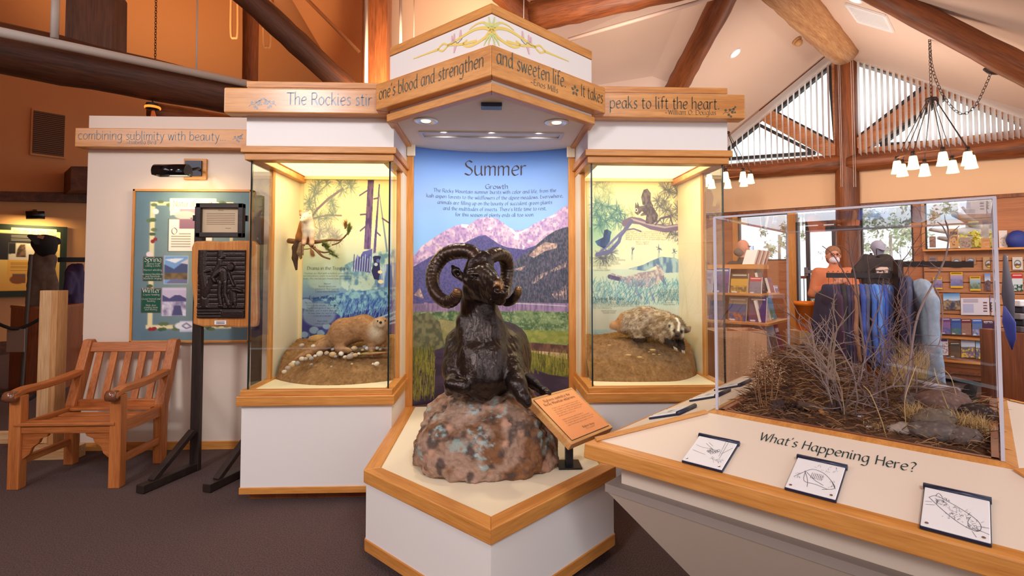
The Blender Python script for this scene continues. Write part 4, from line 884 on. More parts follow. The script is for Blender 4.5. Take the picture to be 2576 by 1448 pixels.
c.poly([m4(60, 920), m4(190, 930), m4(210, 1000), m4(60, 1060)], (110, 108, 50), 1, (80, 80, 40), 50, 40, 35)
for i in range(900):
    if i % 2: X, Y = R_.uniform(1000, 1390), R_.uniform(1000, 1140)
    else: X, Y = R_.uniform(70, 250), R_.uniform(960, 1330)
    q = m4(X, Y); c.line([q, (q[0] + R_.uniform(-.006, .006), q[1] - R_.uniform(.012, .04))], .0035, R_.choice([(160, 150, 60), (110, 108, 46), (70, 72, 34), (134, 128, 52)]), .8)
SM = lambda u, v: arc(u, 2.255 + (.43 - 2.255) * v)
SM.vec = lambda U, Vv: np.stack([(U - .5) * 1.1, 3.63 + .15 * (1 - ((U - .5) * 2) ** 2), 2.255 + (.43 - 2.255) * Vv], -1)
pic('mural_print', c, SM, mr)
Sm = lambda u, v: arc(.5 + u / 1.1, v, .004)
mp_ = lambda x, y: (P(x, y, 3.77).x, P(x, y, 3.77).z)
mb = MB(); cx = mp_(1250, 440)[0]
text(mb, 'Summer', Sm, mp_(1247, 440)[0], mp_(1247, 441)[1], .072, nib=.8, align='c', width=.465); mb.build('title_lettering', mat('title_brown', (72, 60, 60), .75, spec=.2), mr)
mb = MB(); text(mb, 'Growth', Sm, cx, mp_(0, 466)[1], .0225, align='c', width=.172, nib=.85)
for l, y, w in (('The Rocky Mountain summer bursts with color and life, from the', 477, 303), ('lush aspen forests to the wildflowers of the alpine meadows. Everywhere,', 492, 335), ('animals are filling up on the bounty of succulent green plants', 507, 284), ("and the multitudes of insects. There's little time to rest,", 522, 257), ('for this season of plenty ends all too soon.', 537, 198)):
    text(mb, l, Sm, mp_(1245, y)[0], mp_(0, y + 2)[1], .0172, align='c', width=w * 3.77 / FL, nib=.75)
mb.build('lettering', mat('text_slate', (58, 58, 84), .5), mr)
for s in (-1, 1):
    MB().box((s * .548, 3.60, .43), (s * .60, 3.66, 2.25)).build('frame_post', OZ, mr, bevel=.003)
    MB().box((s * .534, 3.575, 2.175), (s * .592, 3.602, 2.285)).build('corner_cap', mat('cap_ivory', (244, 230, 206), .4), mr, bevel=.006)
# canopy
cp = thing('canopy', 'oak and white hexagonal canopy with carved quotation over the ram', 'canopy', (0, 3, 2.2))
def cpoly(w, yl, ya, yb=3.62): return [(-w, yb), (-w, yl), (0, ya), (w, yl), (w, yb)]
co, ci = cpoly(.672, 2.97, 2.415), cpoly(.60, 3.0, 2.478)
OCD1, OCD2 = OD1, OD2
for k, mt in ((0, OY), (1, OD1), (2, OD2), (3, OY)):
    fb = MB().prism([co[k], co[k + 1], ci[k + 1], ci[k]], 2.30, 2.452).build('fascia', mt, cp, bevel=.006)
    if k == 1: fL = fb
    if k == 2: fR = fb
ur = cpoly(.597, 3.0, 2.475); ui = cpoly(.57, 3.02, 2.5)
for k in range(4): MB().prism([ur[k], ur[k + 1], ui[k + 1], ui[k]], 2.27, 2.628).build('upper_panel', CREAM, cp)
tr = cpoly(.6, 2.998, 2.47); ti = cpoly(.55, 3.02, 2.53)
for k, mt in ((0, OY), (1, OD1), (2, OD2), (3, OY)): MB().prism([tr[k], tr[k + 1], ti[k + 1], ti[k]], 2.632, 2.682).build('crown', mt, cp, bevel=.003)
lo_, li = cpoly(.612, 2.985, 2.455), cpoly(.56, 3.01, 2.52)
for k, mt in ((0, OY), (1, OD1), (2, OD2), (3, OY)): MB().prism([lo_[k], lo_[k + 1], li[k + 1], li[k]], 2.238, 2.282).build('lower_rail', mt, cp, bevel=.004)
SOF = mat('soffit', (226, 214, 200), .6)
MB().prism([(-.58, 3.62), (-.58, 3.0), (0, 2.5), (.58, 3.0), (.58, 3.62)] + [(arc(u, 0).x, arc(u, 0).y) for u in (.95, .85, .7, .5, .3, .15, .05)], 2.252, 2.27).build('soffit', SOF, cp)
MB().prism(cpoly(.57, 3.02, 2.5, 3.85), 2.62, 2.628).build('lid', CREAM, cp)
dl = V3((.60 + .072, 2.97 - 2.415, 0)).normalized()
def face(s, w, yl, ya): # left/right front plane, origin at the front edge
    d = V3((w, s * (ya - yl) * -1 if 0 else 0, 0)); A = V3((0, ya, 0)); B = V3((s * w, yl, 0))
    return (B, (A - B).normalized(), (A - B).length) if s < 0 else (A, (B - A).normalized(), (B - A).length)
o, d, Ln = face(-1, .672, 2.97, 2.415); S = plane(o, d, (0, 0, 1), .0015); kx = Ln
mb = MB(); text(mb, "one's blood and strengthen", S, .03, 2.355, .047, width=Ln - .075, nib=1.05); mb.build('lettering', INK, fL)
o, d, Ln = face(1, .672, 2.97, 2.415); S = plane(o, d, (0, 0, 1), .0015)
mb = MB(); text(mb, 'and sweeten life.', S, .03, 2.368, .05, width=.5, nib=1.05); mb.build('lettering', INK, fR); mb = MB(); text(mb, 'It takes', S, .652, 2.352, .046, width=.2, nib=1.05); mb.build('lettering', INK, fR); mb = MB(); text(mb, '~Enos Mills', S, .255, 2.322, .021, width=.21); mb.build('attribution', INK, fR); mb = MB()
for k in range(5):
    a = math.radians(90 + 72 * k); L_ = lambda r, t: S(.6 + r * math.cos(t), 2.37 + r * math.sin(t))
    mb.add([L_(.006, a), L_(.022, a - .42), L_(.034, a), L_(.022, a + .42)], [(0, 1, 2, 3)])
mb.build('columbine_ornament', INK, fR)
# floral ornament on the upper panels
YEL = mat('ornament_yellow', (236, 208, 110), .5); GRN = mat('ornament_green', (206, 214, 140), .5); PNK = mat('ornament_pink', (226, 180, 190), .5); OUT = mat('ornament_line', (120, 120, 110), .5)
def ribbon(mb, S, pts, w0, w1, m=0, n=6):
    q = _cr(pts, n); rg = []
    for i, p in enumerate(q):
        d = q[min(i + 1, len(q) - 1)] - q[max(i - 1, 0)]; d = d / (np.linalg.norm(d) + 1e-9); w = (w0 + (w1 - w0) * i / (len(q) - 1)) / 2; e = np.array([-d[1], d[0]]) * w
        rg += [S(*(p + e)), S(*(p - e))]
    mb.add(rg, [(2 * i, 2 * i + 1, 2 * i + 3, 2 * i + 2) for i in range(len(q) - 1)], m)
for s in (-1, 1):
    A, B = V3((0, 2.475, 0)), V3((s * .597, 3.0, 0)); d = (B - A).normalized(); n = V3((0, -1, 0)); n = (n - d * n.dot(d)).normalized()
    Sx = lambda u, v, lift=.0015: A + d * u + V3((0, 0, 2.535 + v)) + n * lift
    S1 = lambda u, v: Sx(u, v, .0022)
    mb = MB()
    ribbon(mb, Sx, [(0, .02), (.06, .042), (.12, .05), (.2, .04), (.26, .03), (.31, .024)], .017, .012); ribbon(mb, Sx, [(0, .0), (.06, -.016), (.12, -.026), (.165, -.022), (.195, .0), (.165, .012)], .017, .008)
    ribbon(mb, Sx, [(.1, -.012), (.2, .0), (.27, .017), (.31, .024)], .014, .012); ribbon(mb, Sx, [(0, .03), (.05, .066), (.1, .074), (.15, .062)], .012, .006)
    ribbon(mb, Sx, [(.305, .024), (.345, .042), (.385, .023)], .010, .010); ribbon(mb, Sx, [(.305, .024), (.345, .005), (.385, .023)], .010, .010); ribbon(mb, Sx, [(.38, .023), (.45, .024), (.585, .026)], .014, .005)
    for a in (10, -12): ribbon(mb, S1, [(0, .015), (.06, .015 + a * .003)], .022, .006, 0, 1)
    for p0, p1 in (((0, .03), (.018, .085)), ((.012, .03), (.05, .072)), ((0, -.005), (.02, -.06)), ((.012, -.005), (.05, -.05))): ribbon(mb, S1, [p0, ((p0[0] + p1[0]) / 2 + .004, (p0[1] + p1[1]) / 2), p1], .016, .005, 1)
    for p0, p1 in (((.262, .035), (.258, .072)), ((.272, .032), (.276, .066)), ((.215, .045), (.212, .078)), ((.25, .005), (.262, -.03))): ribbon(mb, S1, [p0, p1], .018, .008, 2, 1)
    ribbon(mb, S1, [(.2, .03), (.235, .015), (.25, .028), (.28, .02)], .003, .003, 3)
    mb.build('ornament', [YEL, GRN, PNK, OUT], cp)
# soffit fittings
def can(x, y, z):
    o = MB().lathe((x, y, z), [(.072, 0), (.072, -.006), (.056, -.008), (.05, -.002), (.001, -.0015)], 28).build('downlight', mat('reflector', (226, 222, 218), .3, .6), cp, True)
    MB().lathe((x, y, z - .0015), [(.03, 0), (.026, -.006), (.001, -.009)], 16).build('lamp_bulb', mat('bulb_soft', (255, 244, 224), .4, emit=.9), o, True)
can(-.386, 3.0, 2.252); can(.386, 3.0, 2.252)
v = MB().box((-.055, 2.66, 2.232), (.055, 2.73, 2.252)).build('vent', BLUEBLK, cp, bevel=.003)
mb = MB()
for i in range(9): mb.box((-.04 + i * .01, 2.655, 2.229), (-.035 + i * .01, 2.715, 2.234))
mb.build('vent_slots', BLACK, v)
mb = MB(); mb.box((-.46, 3.22, 2.242), (.46, 3.245, 2.252)).box((-.46, 3.335, 2.242), (.46, 3.36, 2.252)).box((-.46, 3.245, 2.242), (-.44, 3.335, 2.252)).box((.44, 3.245, 2.242), (.46, 3.335, 2.252)); mb.build('light_slot', mat('slot_metal', (200, 194, 192), .4, .3), cp)
MB().box((-.44, 3.245, 2.2505), (.44, 3.335, 2.2515)).build('slot_lens', mat('slot_lens', (214, 200, 190), .4), cp)
lamp('canopy_spot', 'SPOT', (-.386, 3.0, 2.235), 15, (1, .86, .66), .04, aim=(-.15, 2.75, .5), spot=80)
lamp('canopy_spot', 'SPOT', (.386, 3.0, 2.235), 15, (1, .86, .66), .04, aim=(.15, 2.75, .5), spot=80)
for x in (-.3, 0, .3): lamp('mural_wash', 'SPOT', (x, 3.2, 2.235), 9, (1, .93, .85), .012, aim=(x * 1.1, 3.72, 1.45), spot=140, blend=.9)
# ================================================================ BRONZE RAM, BOULDER, READING SIGN
def ZP(ox, oy, sc): return lambda X, Y, D: P(ox + X / sc, oy + Y / sc, D), lambda r, D: r * D / FL / sc
q4, r4 = ZP(1020, 580, 3.217)
def cn(a, b, ra, rb, k=.02, q=q4, r=r4): return cone(q(*a), q(*b), r(ra, a[2]), r(rb, b[2]), k)
def el(a, ra, k=.015, q=q4, r=r4): return ell(q(*a), (r(ra, a[2]),) * 3 if not isinstance(ra, tuple) else tuple(r(x, a[2]) for x in ra), k)
B = [cn((620, 800, 2.57), (620, 1120, 2.50), 165, 200, .05), el((620, 1060, 2.62), (270, 330, 270), .05),
     cn((430, 900, 2.62), (405, 1120, 2.52), 105, 100, .05), cn((830, 920, 2.62), (850, 1110, 2.52), 108, 100, .05),
     cn((590, 560, 2.57), (605, 800, 2.58), 142, 178, .05), cn((650, 960, 2.7), (800, 940, 3.06), 250, 200, .06), cn((660, 1120, 2.66), (800, 1120, 3.02), 230, 200, .06),
     cn((880, 1020, 3.0), (905, 1170, 2.84), 130, 85, .04), cn((915, 1160, 2.86), (1040, 1240, 2.72), 60, 42, .025), cn((1040, 1240, 2.72), (1120, 1300, 2.60), 40, 30, .015), cn((1120, 1298, 2.60), (1150, 1315, 2.57), 36, 30, .01),
     cn((400, 1120, 2.52), (385, 1240, 2.42), 92, 62, .03), cn((372, 1240, 2.4), (465, 1262, 2.38), 58, 58, .02), cn((372, 1250, 2.42), (352, 1300, 2.5), 45, 36, .015),
     cn((855, 1110, 2.5), (905, 1250, 2.39), 98, 76, .03), cn((905, 1250, 2.39), (955, 1345, 2.35), 72, 56, .02), cn((955, 1345, 2.35), (985, 1395, 2.34), 52, 38, .012),
     cn((560, 1010, 2.46), (560, 1190, 2.42), 90, 80, .03), cn((710, 1010, 2.46), (700, 1190, 2.42), 90, 80, .03), cn((620, 1200, 2.46), (630, 1280, 2.46), 130, 100, .04),
     cn((470, 740, 2.54), (540, 1000, 2.46), 50, 60, .04), cn((720, 760, 2.54), (690, 1000, 2.46), 50, 60, .04),
     # head
     cn((590, 330, 2.52), (640, 400, 2.45), 118, 108, .03), cn((640, 400, 2.45), (748, 488, 2.34), 104, 74, .03), cn((540, 470, 2.52), (700, 555, 2.39), 84, 52, .03), el((762, 560, 2.345), (52, 46, 46), .012),
     el((770, 500, 2.325), (62, 58, 50), .015), el((540, 338, 2.43), (52, 26, 34), .012), el((620, 240, 2.5), (100, 60, 80), .03), cn((640, 330, 2.42), (740, 420, 2.32), 50, 46, .02),
     cn((470, 392, 2.5), (412, 332, 2.53), 26, 40, .008), cn((412, 332, 2.53), (380, 288, 2.55), 40, 12, .006), cn((500, 400, 2.47), (600, 480, 2.43), 40, 40, .02)]
V, F = sdf(B, .010)
Zx = np.array([(lambda d: ((PPX + FL * d.dot(RT) / d.dot(FW) - 1020) * 3.217, (PPY - FL * d.dot(UP) / d.dot(FW) - 580) * 3.217))(V3(p) - EYE) for p in V])
def sd(X, Y, rad=22): k = np.hypot(Zx[:, 0] - X, Zx[:, 1] - Y) < rad; return V[k, 1].min() + .002
def cv_(X, Y, r, dz=0, k=-.006): return el((X, Y, sd(X, Y) + dz), r, k)
def groove(pts, r, k=-.005): return [cone(q4(*a, sd(*a)), q4(*b, sd(*b)), r4(r, 2.35), r4(r, 2.35), k) for a, b in zip(pts[:-1], pts[1:])]
B += [cn((690, 560, sd(690, 560) + .006), (790, 555, sd(790, 555) + .006), 12, 10, .008)]
B += [cn((500, 352, sd(500, 352)), (585, 352, sd(585, 352)), 9, 9, .006), cn((508, 397, sd(508, 395) + .003), (572, 397, sd(572, 395) + .003), 6, 6, .005), cn((712, 458, sd(712, 458)), (752, 436, sd(752, 436)), 10, 10, .008), cn((795, 440, sd(795, 440)), (830, 462, sd(830, 462)), 8, 8, .008), el((780, 505, sd(780, 505) + .006), (40, 20, 20), .01)]
B += [cv_(418, 345, (26, 36, 26), -.002, -.004), cv_(540, 374, (36, 26, 20), -.002, -.005), el((540, 374, sd(540, 374) + .009), (24, 19, 17), .001), cv_(744, 472, (28, 30, 21), -.004, -.004), cv_(814, 470, (17, 26, 20), -.004, -.004)]
B += groove([(690, 545), (740, 540), (780, 530), (825, 520)], 6) + groove([(780, 495), (781, 525)], 4) + groove([(590, 385), (610, 430), (640, 470)], 6, -.01) + groove([(650, 590), (600, 540), (545, 500)], 5, -.012)
V, F = sdf(B, .0046); V = relax(V, F, 1); N = normals(V, F)
st = fbm(np.stack([V[:, 0] * 46, V[:, 1] * 46, V[:, 2] * 12], 1), 3, 4); V = V + N * ((st - .5) * .009)[:, None]; N = normals(V, F)
nz = fbm(V * 26, 4, 5)[:, None]; up_ = np.clip(N[:, 2:3], 0, 1)
col = lin((30, 25, 26)) * (1 - nz) + lin((62, 48, 42)) * nz
nose = np.array(q4(765, 440, 2.285)); d = np.linalg.norm((V - nose) * (1, .7, 1), axis=1)[:, None]; k = np.clip(1.3 - d / .026, 0, 1) * .75; col = col * (1 - k) + lin((170, 124, 76)) * k
BRZ = art('bronze', .3, .6, .65, .2, 90)
rm = thing('ram_statue', 'dark bronze bighorn ram lying on the lichened boulder', 'statue', q4(620, 1300, 2.6))
mk('body', V, F, BRZ, rm, True, col=col)
def horn(pts, rs, nm, tipc):
    k = 110; q = smooth_pts(pts, 24); t = np.linspace(0, len(q) - 1, k); i = np.clip(t.astype(int), 0, len(q) - 2)
    p = [q[a].lerp(q[a + 1], b - a) for a, b in zip(i, t)]
    r = np.interp(np.linspace(0, len(rs) - 1, k), range(len(rs)), rs)
    ph = np.cumsum(np.full(k, 1.0)) * 1.75; r = r * (1 + .045 * np.abs(np.sin(ph * .5)) ** .6 * 2 - .045 + (NR.random(k) - .5) * .02)
    mb = MB().tube(p, r.tolist(), 22, sq=.86)
    Vv = np.array(mb.v); Vv = Vv + (fbm(Vv * 90, 2, 9) - .5)[:, None] * .003
    n2 = fbm(Vv * 40, 3, 6)[:, None]; c = lin((34, 28, 28)) * (1 - n2) + lin((86, 66, 54)) * n2
    tp = np.array(tipc); w = np.clip(1.4 - np.linalg.norm(Vv - tp, axis=1) / .03, 0, 1)[:, None]; c = c * (1 - w) + lin((150, 112, 72)) * w
    return mk(nm, Vv, mb.f, BRZ, rm, True, col=c)
hp = lambda l: [q4(*p) for p in l]
A = [(600, 250, 2.5), (530, 175, 2.53), (420, 165, 2.56), (310, 205, 2.58), (238, 300, 2.58), (218, 400, 2.55), (245, 500, 2.50), (320, 570, 2.45), (385, 560, 2.41), (415, 515, 2.39), (420, 475, 2.38)]
horn(hp(A), [r4(x, 2.5) for x in (62, 72, 74, 72, 68, 64, 60, 56, 50, 42, 30)], 'horn', q4(420, 475, 2.38))
A = [(640, 245, 2.5), (690, 205, 2.53), (760, 190, 2.58), (810, 230, 2.65), (822, 320, 2.68), (812, 420, 2.66), (800, 510, 2.60), (820, 570, 2.52), (870, 555, 2.45), (905, 505, 2.42), (915, 455, 2.41)]
horn(hp(A), [r4(x, 2.5) for x in (60, 70, 68, 62, 56, 52, 50, 46, 42, 36, 26)], 'horn', q4(915, 455, 2.41))
# boulder
cut = .425
Bo = [ell((-.045, 2.66, .50), (.335, .34, .27), .05), ell((.0, 2.76, .62), (.28, .30, .15), .08), ell((-.09, 2.52, .47), (.27, .22, .17), .06), ell((.12, 2.54, .5), (.2, .2, .18), .06)]
V, F = sdf(Bo, .007, cut=cut); N = normals(V, F)
V = V + N * ((fbm(V * 7, 4, 3) - .5) * .10 + (fbm(V * 26, 4, 8) - .5) * .04)[:, None]; V[:, 2] = np.maximum(V[:, 2], cut)
V[V[:, 2] > .80, 2] = .80; N = normals(V, F)
n1, n2, n3 = fbm(V * 9, 4, 11)[:, None], fbm(V * 22, 4, 12)[:, None], fbm(V * 12, 4, 14)[:, None]
col = lin((158, 128, 110)) * np.ones_like(V); k = np.clip((n1 - .42) * 7, 0, 1); col = col * (1 - k) + lin((124, 84, 56)) * k
k = np.clip((n2 - .52) * 7, 0, 1) * .9; col = col * (1 - k) + lin((74, 62, 58)) * k; col = col * (.62 + .76 * fbm(V * 75, 4, 77)[:, None]); k = np.clip((fbm(V * 15, 3, 17)[:, None] - .6) * 9, 0, 1); col = col * (1 - k) + lin((186, 142, 118)) * k
k = .6 * np.clip((n3 - .64) * 14, 0, 1) * np.clip((fbm(V * 60, 2, 15)[:, None] - .3) * 4, 0, 1); col = col * (1 - k) + lin((146, 176, 172)) * k
for px, rr in (((1205, 1110), .045), ((1185, 1020), .05), ((1145, 1005), .05), ((1250, 1010), .05), ((1070, 1045), .04), ((1100, 1085), .03), ((1215, 1150), .035), ((1100, 1000), .04)):
    D = 2.34 if px[1] > 1030 else 2.42
    c0 = np.array(P(*px, D)); dd = np.linalg.norm((V - c0) * (1, .5, 1), axis=1)[:, None]; k = np.clip(1.6 - dd / rr + (fbm(V * 60, 4, 19)[:, None] - .62) * 5.5, 0, 1) * .75; col = col * (1 - k) + lin((158, 186, 186)) * k
col = np.clip(col, 0, 1)
bd = mk('boulder', V, F, art('boulder_stone', .85, .3, 0, 1, 45), None, True, col=col)
tag(bd, 'reddish brown boulder with pale turquoise lichen under the bronze ram', 'rock')
# reading sign
BLp, dw, dh = V3((.356, 2.28, .6)), V3((S2, S2, 0)) * .345, V3((-.177, .177, .158)); nn = dw.cross(dh).normalized()
sg = thing('reading_sign', 'small tilted oak and copper sign about bighorns on a black post', 'sign', (.376, 2.495, .43))
MB().box((.376 - .055, 2.44, .43), (.376 + .055, 2.55, .437)).build('base_plate', BLACK, sg); MB().box((.358, 2.477, .437), (.394, 2.513, .64)).build('post', BLACK, sg)
SO = wood('sign_oak', (214, 160, 100), (186, 128, 72), 'x', math.radians(-45))
MB().ext([BLp, BLp + dw, BLp + dw + dh, BLp + dh], -nn * .036).build('backing', SO, sg, bevel=.003)
q = lambda u, v, l=.001: BLp + dw * u + dh * v + nn * l
MB().ext([q(.055, .05), q(.945, .05), q(.945, .95), q(.055, .95)], nn * .0012).build('border', INKD, sg)
MB().ext([q(.06, .058, .0022), q(.94, .058, .0022), q(.94, .942, .0022), q(.06, .942, .0022)], nn * .001).build('copper_plate', mat('copper_plate', (232, 156, 108), .42, .35), sg)
S = plane(q(0, 0), dw, dh, .0032); W_, H_ = .345, .2955; mb = MB()
text(mb, 'Bighorns symbolize the', S, .172, .248, .011, align='c', width=.21); text(mb, 'Rocky Mountain wilderness', S, .172, .226, .011, align='c', width=.245)
for i, l in enumerate(['A bighorn ram is one of the Park\'s most majestic', 'sights. Bighorns are superbly adapted to life on', 'steep slopes. Their nimble, low-slung build gives', 'them good balance, and their cushiony hooves', 'provide traction on the rocks.', '', 'Bighorn sheep are easily stressed, so', 'view at your best distance to see one is here.', 'If a bighorn approaches you directly on your feet', 'jumps and nervously, stay as quiet as you can.']):
    text(mb, l, S, .075, .2 - i * .0125, .0052, width=.0045 * len(l), n=2, nib=.6)
text(mb, 'Bighorn sheep', S, .2, .052, .008, align='c'); text(mb, 'Ovis canadensis', S, .2, .04, .0052, align='c', n=2, nib=.6)
mb.build('lettering', INKD, sg)
# ================================================================ ANIMALS IN THE CASES
def mound(x0, x1, yb, yf, top, seed, par_label, nm='dirt_mound', base=.655):
    nx, ny = 190, 150; X, Y = np.meshgrid(np.linspace(x0, x1, nx), np.linspace(3.17, yb, ny)); f = np.vectorize(yf)(X)
    d = (Y - f); pts = np.stack([X, Y, X * 0], -1)
    nz = fbm(pts * (7, 7, 1), 4, seed); h = np.where(d > 0, top(X, Y) * (1 - np.exp(-np.maximum(d, 0) / .085)), -.05) + np.where(d > 0, (nz - .5) * .06 + (fbm(pts * 45, 4, seed + 1) - .5) * .030, 0) * np.clip(d / .05, 0, 1)
    z = np.maximum(base + h, base - .03); V = np.stack([X, Y, z], -1).reshape(-1, 3)
    i = np.arange(nx * ny).reshape(ny, nx); F = np.stack([i[:-1, :-1].ravel(), i[:-1, 1:].ravel(), i[1:, 1:].ravel(), i[1:, :-1].ravel()], 1)
    keep = (V[F][:, :, 2] > base - .02).any(1); F = F[keep]; used = np.unique(F); mp = np.full(len(V), -1); mp[used] = np.arange(len(used)); V, F = V[used], mp[F]
    n1 = fbm(V * 30, 4, seed + 3)[:, None]; n2 = fbm(V * 90, 3, seed + 5)[:, None]
    col = lin((128, 92, 58)) * (1 - n1) + lin((172, 132, 90)) * n1; col = col * (.5 + 1.0 * n2)
    o = mk(nm, V, F, art('dirt', .95, .1, 0, .9, 160), None, True, col=col); tag(o, par_label, 'dirt mound'); 
    def zat(x, y):
        j = np.argmin((V[:, 0] - x) ** 2 + (V[:, 1] - y) ** 2); return V[j, 2]
    return zat
zl = mound(-1.42, -.64, 3.88, lambda x: 3.27 + (.20 if x < -1.02 else .95) * ((x + 1.02) / .40) ** 2 * (1 if x < -1.02 else .16), lambda X, Y: .09 + .13 * np.clip((Y - 3.3) / .4, 0, 1), 31, 'brown dirt mound with pebbles under the otter')
zr = mound(.64, 1.42, 3.88, lambda x: 3.29 + .22 * np.clip((x - 1.12) / .3, 0, 1) ** 2 + .05 * np.clip((1.0 - x) / .4, 0, 1) ** 2, lambda X, Y: .10 + .14 * np.clip((Y - 3.3) / .25, 0, 1), 41, 'brown dirt mound with a ledge under the badger')
EYE_M = mat('eye_black', (10, 9, 9), .1)
def animal(name, label, B, h, colf, origin, eyes, noses, furs, smooth=1):
    V, F = sdf(B, h); V = relax(V, F, smooth); N = normals(V, F); col = colf(V, N)
    t = thing(name, label, 'animal', origin); mk('body', V, F, art('animal_skin', .75, .2), t, True, col=col)
    for p, r in eyes: MB().ball(p, r, 10).build('eye', EYE_M, t, True)
    for p, r in noses: MB().ball(p, r, 10).build('nose', EYE_M, t, True)
    n, ln, fl = furs; fur('fur', V, N, col, t, n, ln, fl, .0011, 3); return t
def bl(a, b, k): k = np.clip(k, 0, 1)[:, None]; return a * (1 - k) + b * k
qo, ro = ZP(600, 680, 4.259)
oc = lambda a, b, ra, rb, k=.02: cn(a, b, ra, rb, k, qo, ro)
oe = lambda a, r, k=.01: el(a, r, k, qo, ro)
Bo = [oc((1130, 660, 3.56), (1340, 610, 3.54), 150, 122, .04), oc((1340, 610, 3.54), (1450, 660, 3.5), 122, 112, .04), oc((1450, 650, 3.5), (1520, 600, 3.46), 108, 88, .03), oe((1532, 562, 3.43), (74, 62, 66), .02), oe((1528, 575, 3.385), (48, 38, 40), .015),
      oc((1470, 680, 3.48), (1500, 730, 3.49), 95, 70, .03), oc((1420, 720, 3.48), (1428, 845, 3.46), 52, 34, .02), oc((1428, 848, 3.46), (1420, 866, 3.42), 36, 24, .01), oc((1545, 690, 3.53), (1555, 785, 3.54), 52, 32, .02), oc((1555, 785, 3.54), (1550, 800, 3.5), 34, 24, .01),
      oc((1110, 710, 3.52), (1090, 820, 3.49), 105, 52, .03), oc((1080, 838, 3.48), (1180, 858, 3.44), 44, 28, .015), oc((1040, 730, 3.57), (900, 800, 3.54), 96, 58, .04), oc((900, 800, 3.54), (760, 875, 3.49), 58, 42, .03), oc((760, 875, 3.49), (615, 945, 3.43), 42, 14, .02),
      oe((1468, 522, 3.45), (18, 18, 12), .006), oe((1598, 532, 3.45), (16, 16, 12), .006)] + [oe((1185 + 12 * i, 862 - 6 * (i % 2), 3.435 - .004 * i), (13, 10, 14), .005) for i in range(3)]
def ocol(V, N):
    n = fbm(V * 60, 3, 2); c = bl(np.tile(lin((122, 82, 52)), (len(V), 1)), lin((178, 134, 94)), n * 1.2)
    th = np.array(qo(1490, 650, 3.42)); d = np.linalg.norm((V - th) * (1, .6, .75), axis=1); c = bl(c, lin((214, 196, 172)), (1.35 - d / .06) * .85)
    mz = np.array(qo(1528, 590, 3.36)); return bl(c, lin((206, 184, 158)), (1.3 - np.linalg.norm(V - mz, axis=1) / .03) * .8)
animal('river_otter', 'brown river otter standing on the dirt mound, looking out', Bo, .0055, ocol, qo(1300, 860, 3.5), [(qo(1490, 540, 3.375), .0055), (qo(1572, 538, 3.378), .0055)], [(qo(1522, 556, 3.355), .0095)], (7000, .012, (-.8, .1, -.5)))
qm, rm_ = ZP(600, 360, 4.259)
mc = lambda a, b, ra, rb, k=.015: cn(a, b, ra, rb, k, qm, rm_)
me_ = lambda a, r, k=.01: el(a, r, k, qm, rm_)
Bm = [me_((730, 786, 3.55), (54, 50, 48), .012), mc((712, 800, 3.53), (670, 830, 3.47), 38, 15, .012), mc((742, 830, 3.565), (752, 920, 3.57), 50, 64, .02), mc((735, 880, 3.61), (700, 1000, 3.65), 82, 78, .03), me_((690, 1010, 3.64), (64, 66, 60), .02),
      mc((722, 940, 3.56), (702, 1060, 3.54), 36, 22, .015), mc((702, 1060, 3.54), (695, 1085, 3.5), 24, 18, .008), mc((785, 940, 3.56), (785, 1070, 3.54), 36, 22, .015), mc((785, 1070, 3.54), (780, 1095, 3.5), 26, 18, .008),
      mc((660, 1030, 3.66), (615, 1120, 3.62), 40, 36, .02), mc((615, 1120, 3.62), (605, 1230, 3.6), 36, 30, .015), mc((605, 1230, 3.6), (620, 1350, 3.59), 30, 12, .01),
      mc((676, 760, 3.55), (661, 722, 3.56), 24, 9, .006), mc((758, 768, 3.56), (768, 732, 3.57), 30, 18, .006), me_((764, 757, 3.545), (15, 18, 12), -.004)]
def mcol(V, N):
    n = fbm(V * 70, 3, 3); c = bl(np.tile(lin((196, 132, 66)), (len(V), 1)), lin((150, 92, 44)), n)
    p = np.array(qm(745, 900, 3.5)); c = bl(c, lin((222, 204, 180)), 2.0 - np.linalg.norm((V - p) * (1.25, .75, .62), axis=1) / .05)
    p = np.array(qm(715, 785, 3.5)); c = bl(c, lin((226, 208, 184)), 2.1 - np.linalg.norm((V - p) * (1, .8, 1), axis=1) / .036)
    c = bl(c, lin((76, 56, 44)), (np.array(qm(0, 1010, 3.6))[2] - V[:, 2]) / .02); q = np.array(qm(690, 1040, 3.52)); return bl(c, lin((206, 164, 136)), 1.5 - np.abs(V[:, 2] - q[2]) / .025 - np.clip((V[:, 1] - 3.58) / .02, 0, 3))
animal('pine_marten', 'cream and orange marten crouched on the pine branch', Bm, .0042, mcol, qm(740, 1090, 3.55), [(qm(705, 797, 3.498), .0045), (qm(664, 800, 3.52), .004)], [(qm(668, 829, 3.478), .006)], (4200, .0058, (0, 0, -1)))
# chickaree hanging from the branch
Bs = [mc((672, 1080, 3.52), (655, 1170, 3.5), 26, 30, .012), mc((655, 1170, 3.5), (668, 1225, 3.49), 24, 13, .01), mc((690, 1090, 3.5), (690, 1190, 3.47), 12, 7, .008)]
animal('dead_squirrel', 'small brown squirrel hanging limp under the marten', Bs, .0034, lambda V, N: bl(np.tile(lin((96, 78, 62)), (len(V), 1)), lin((156, 120, 84)), fbm(V * 70, 3, 3)), qm(660, 1150, 3.5), [], [], (900, .008, (0, 0, -1)))
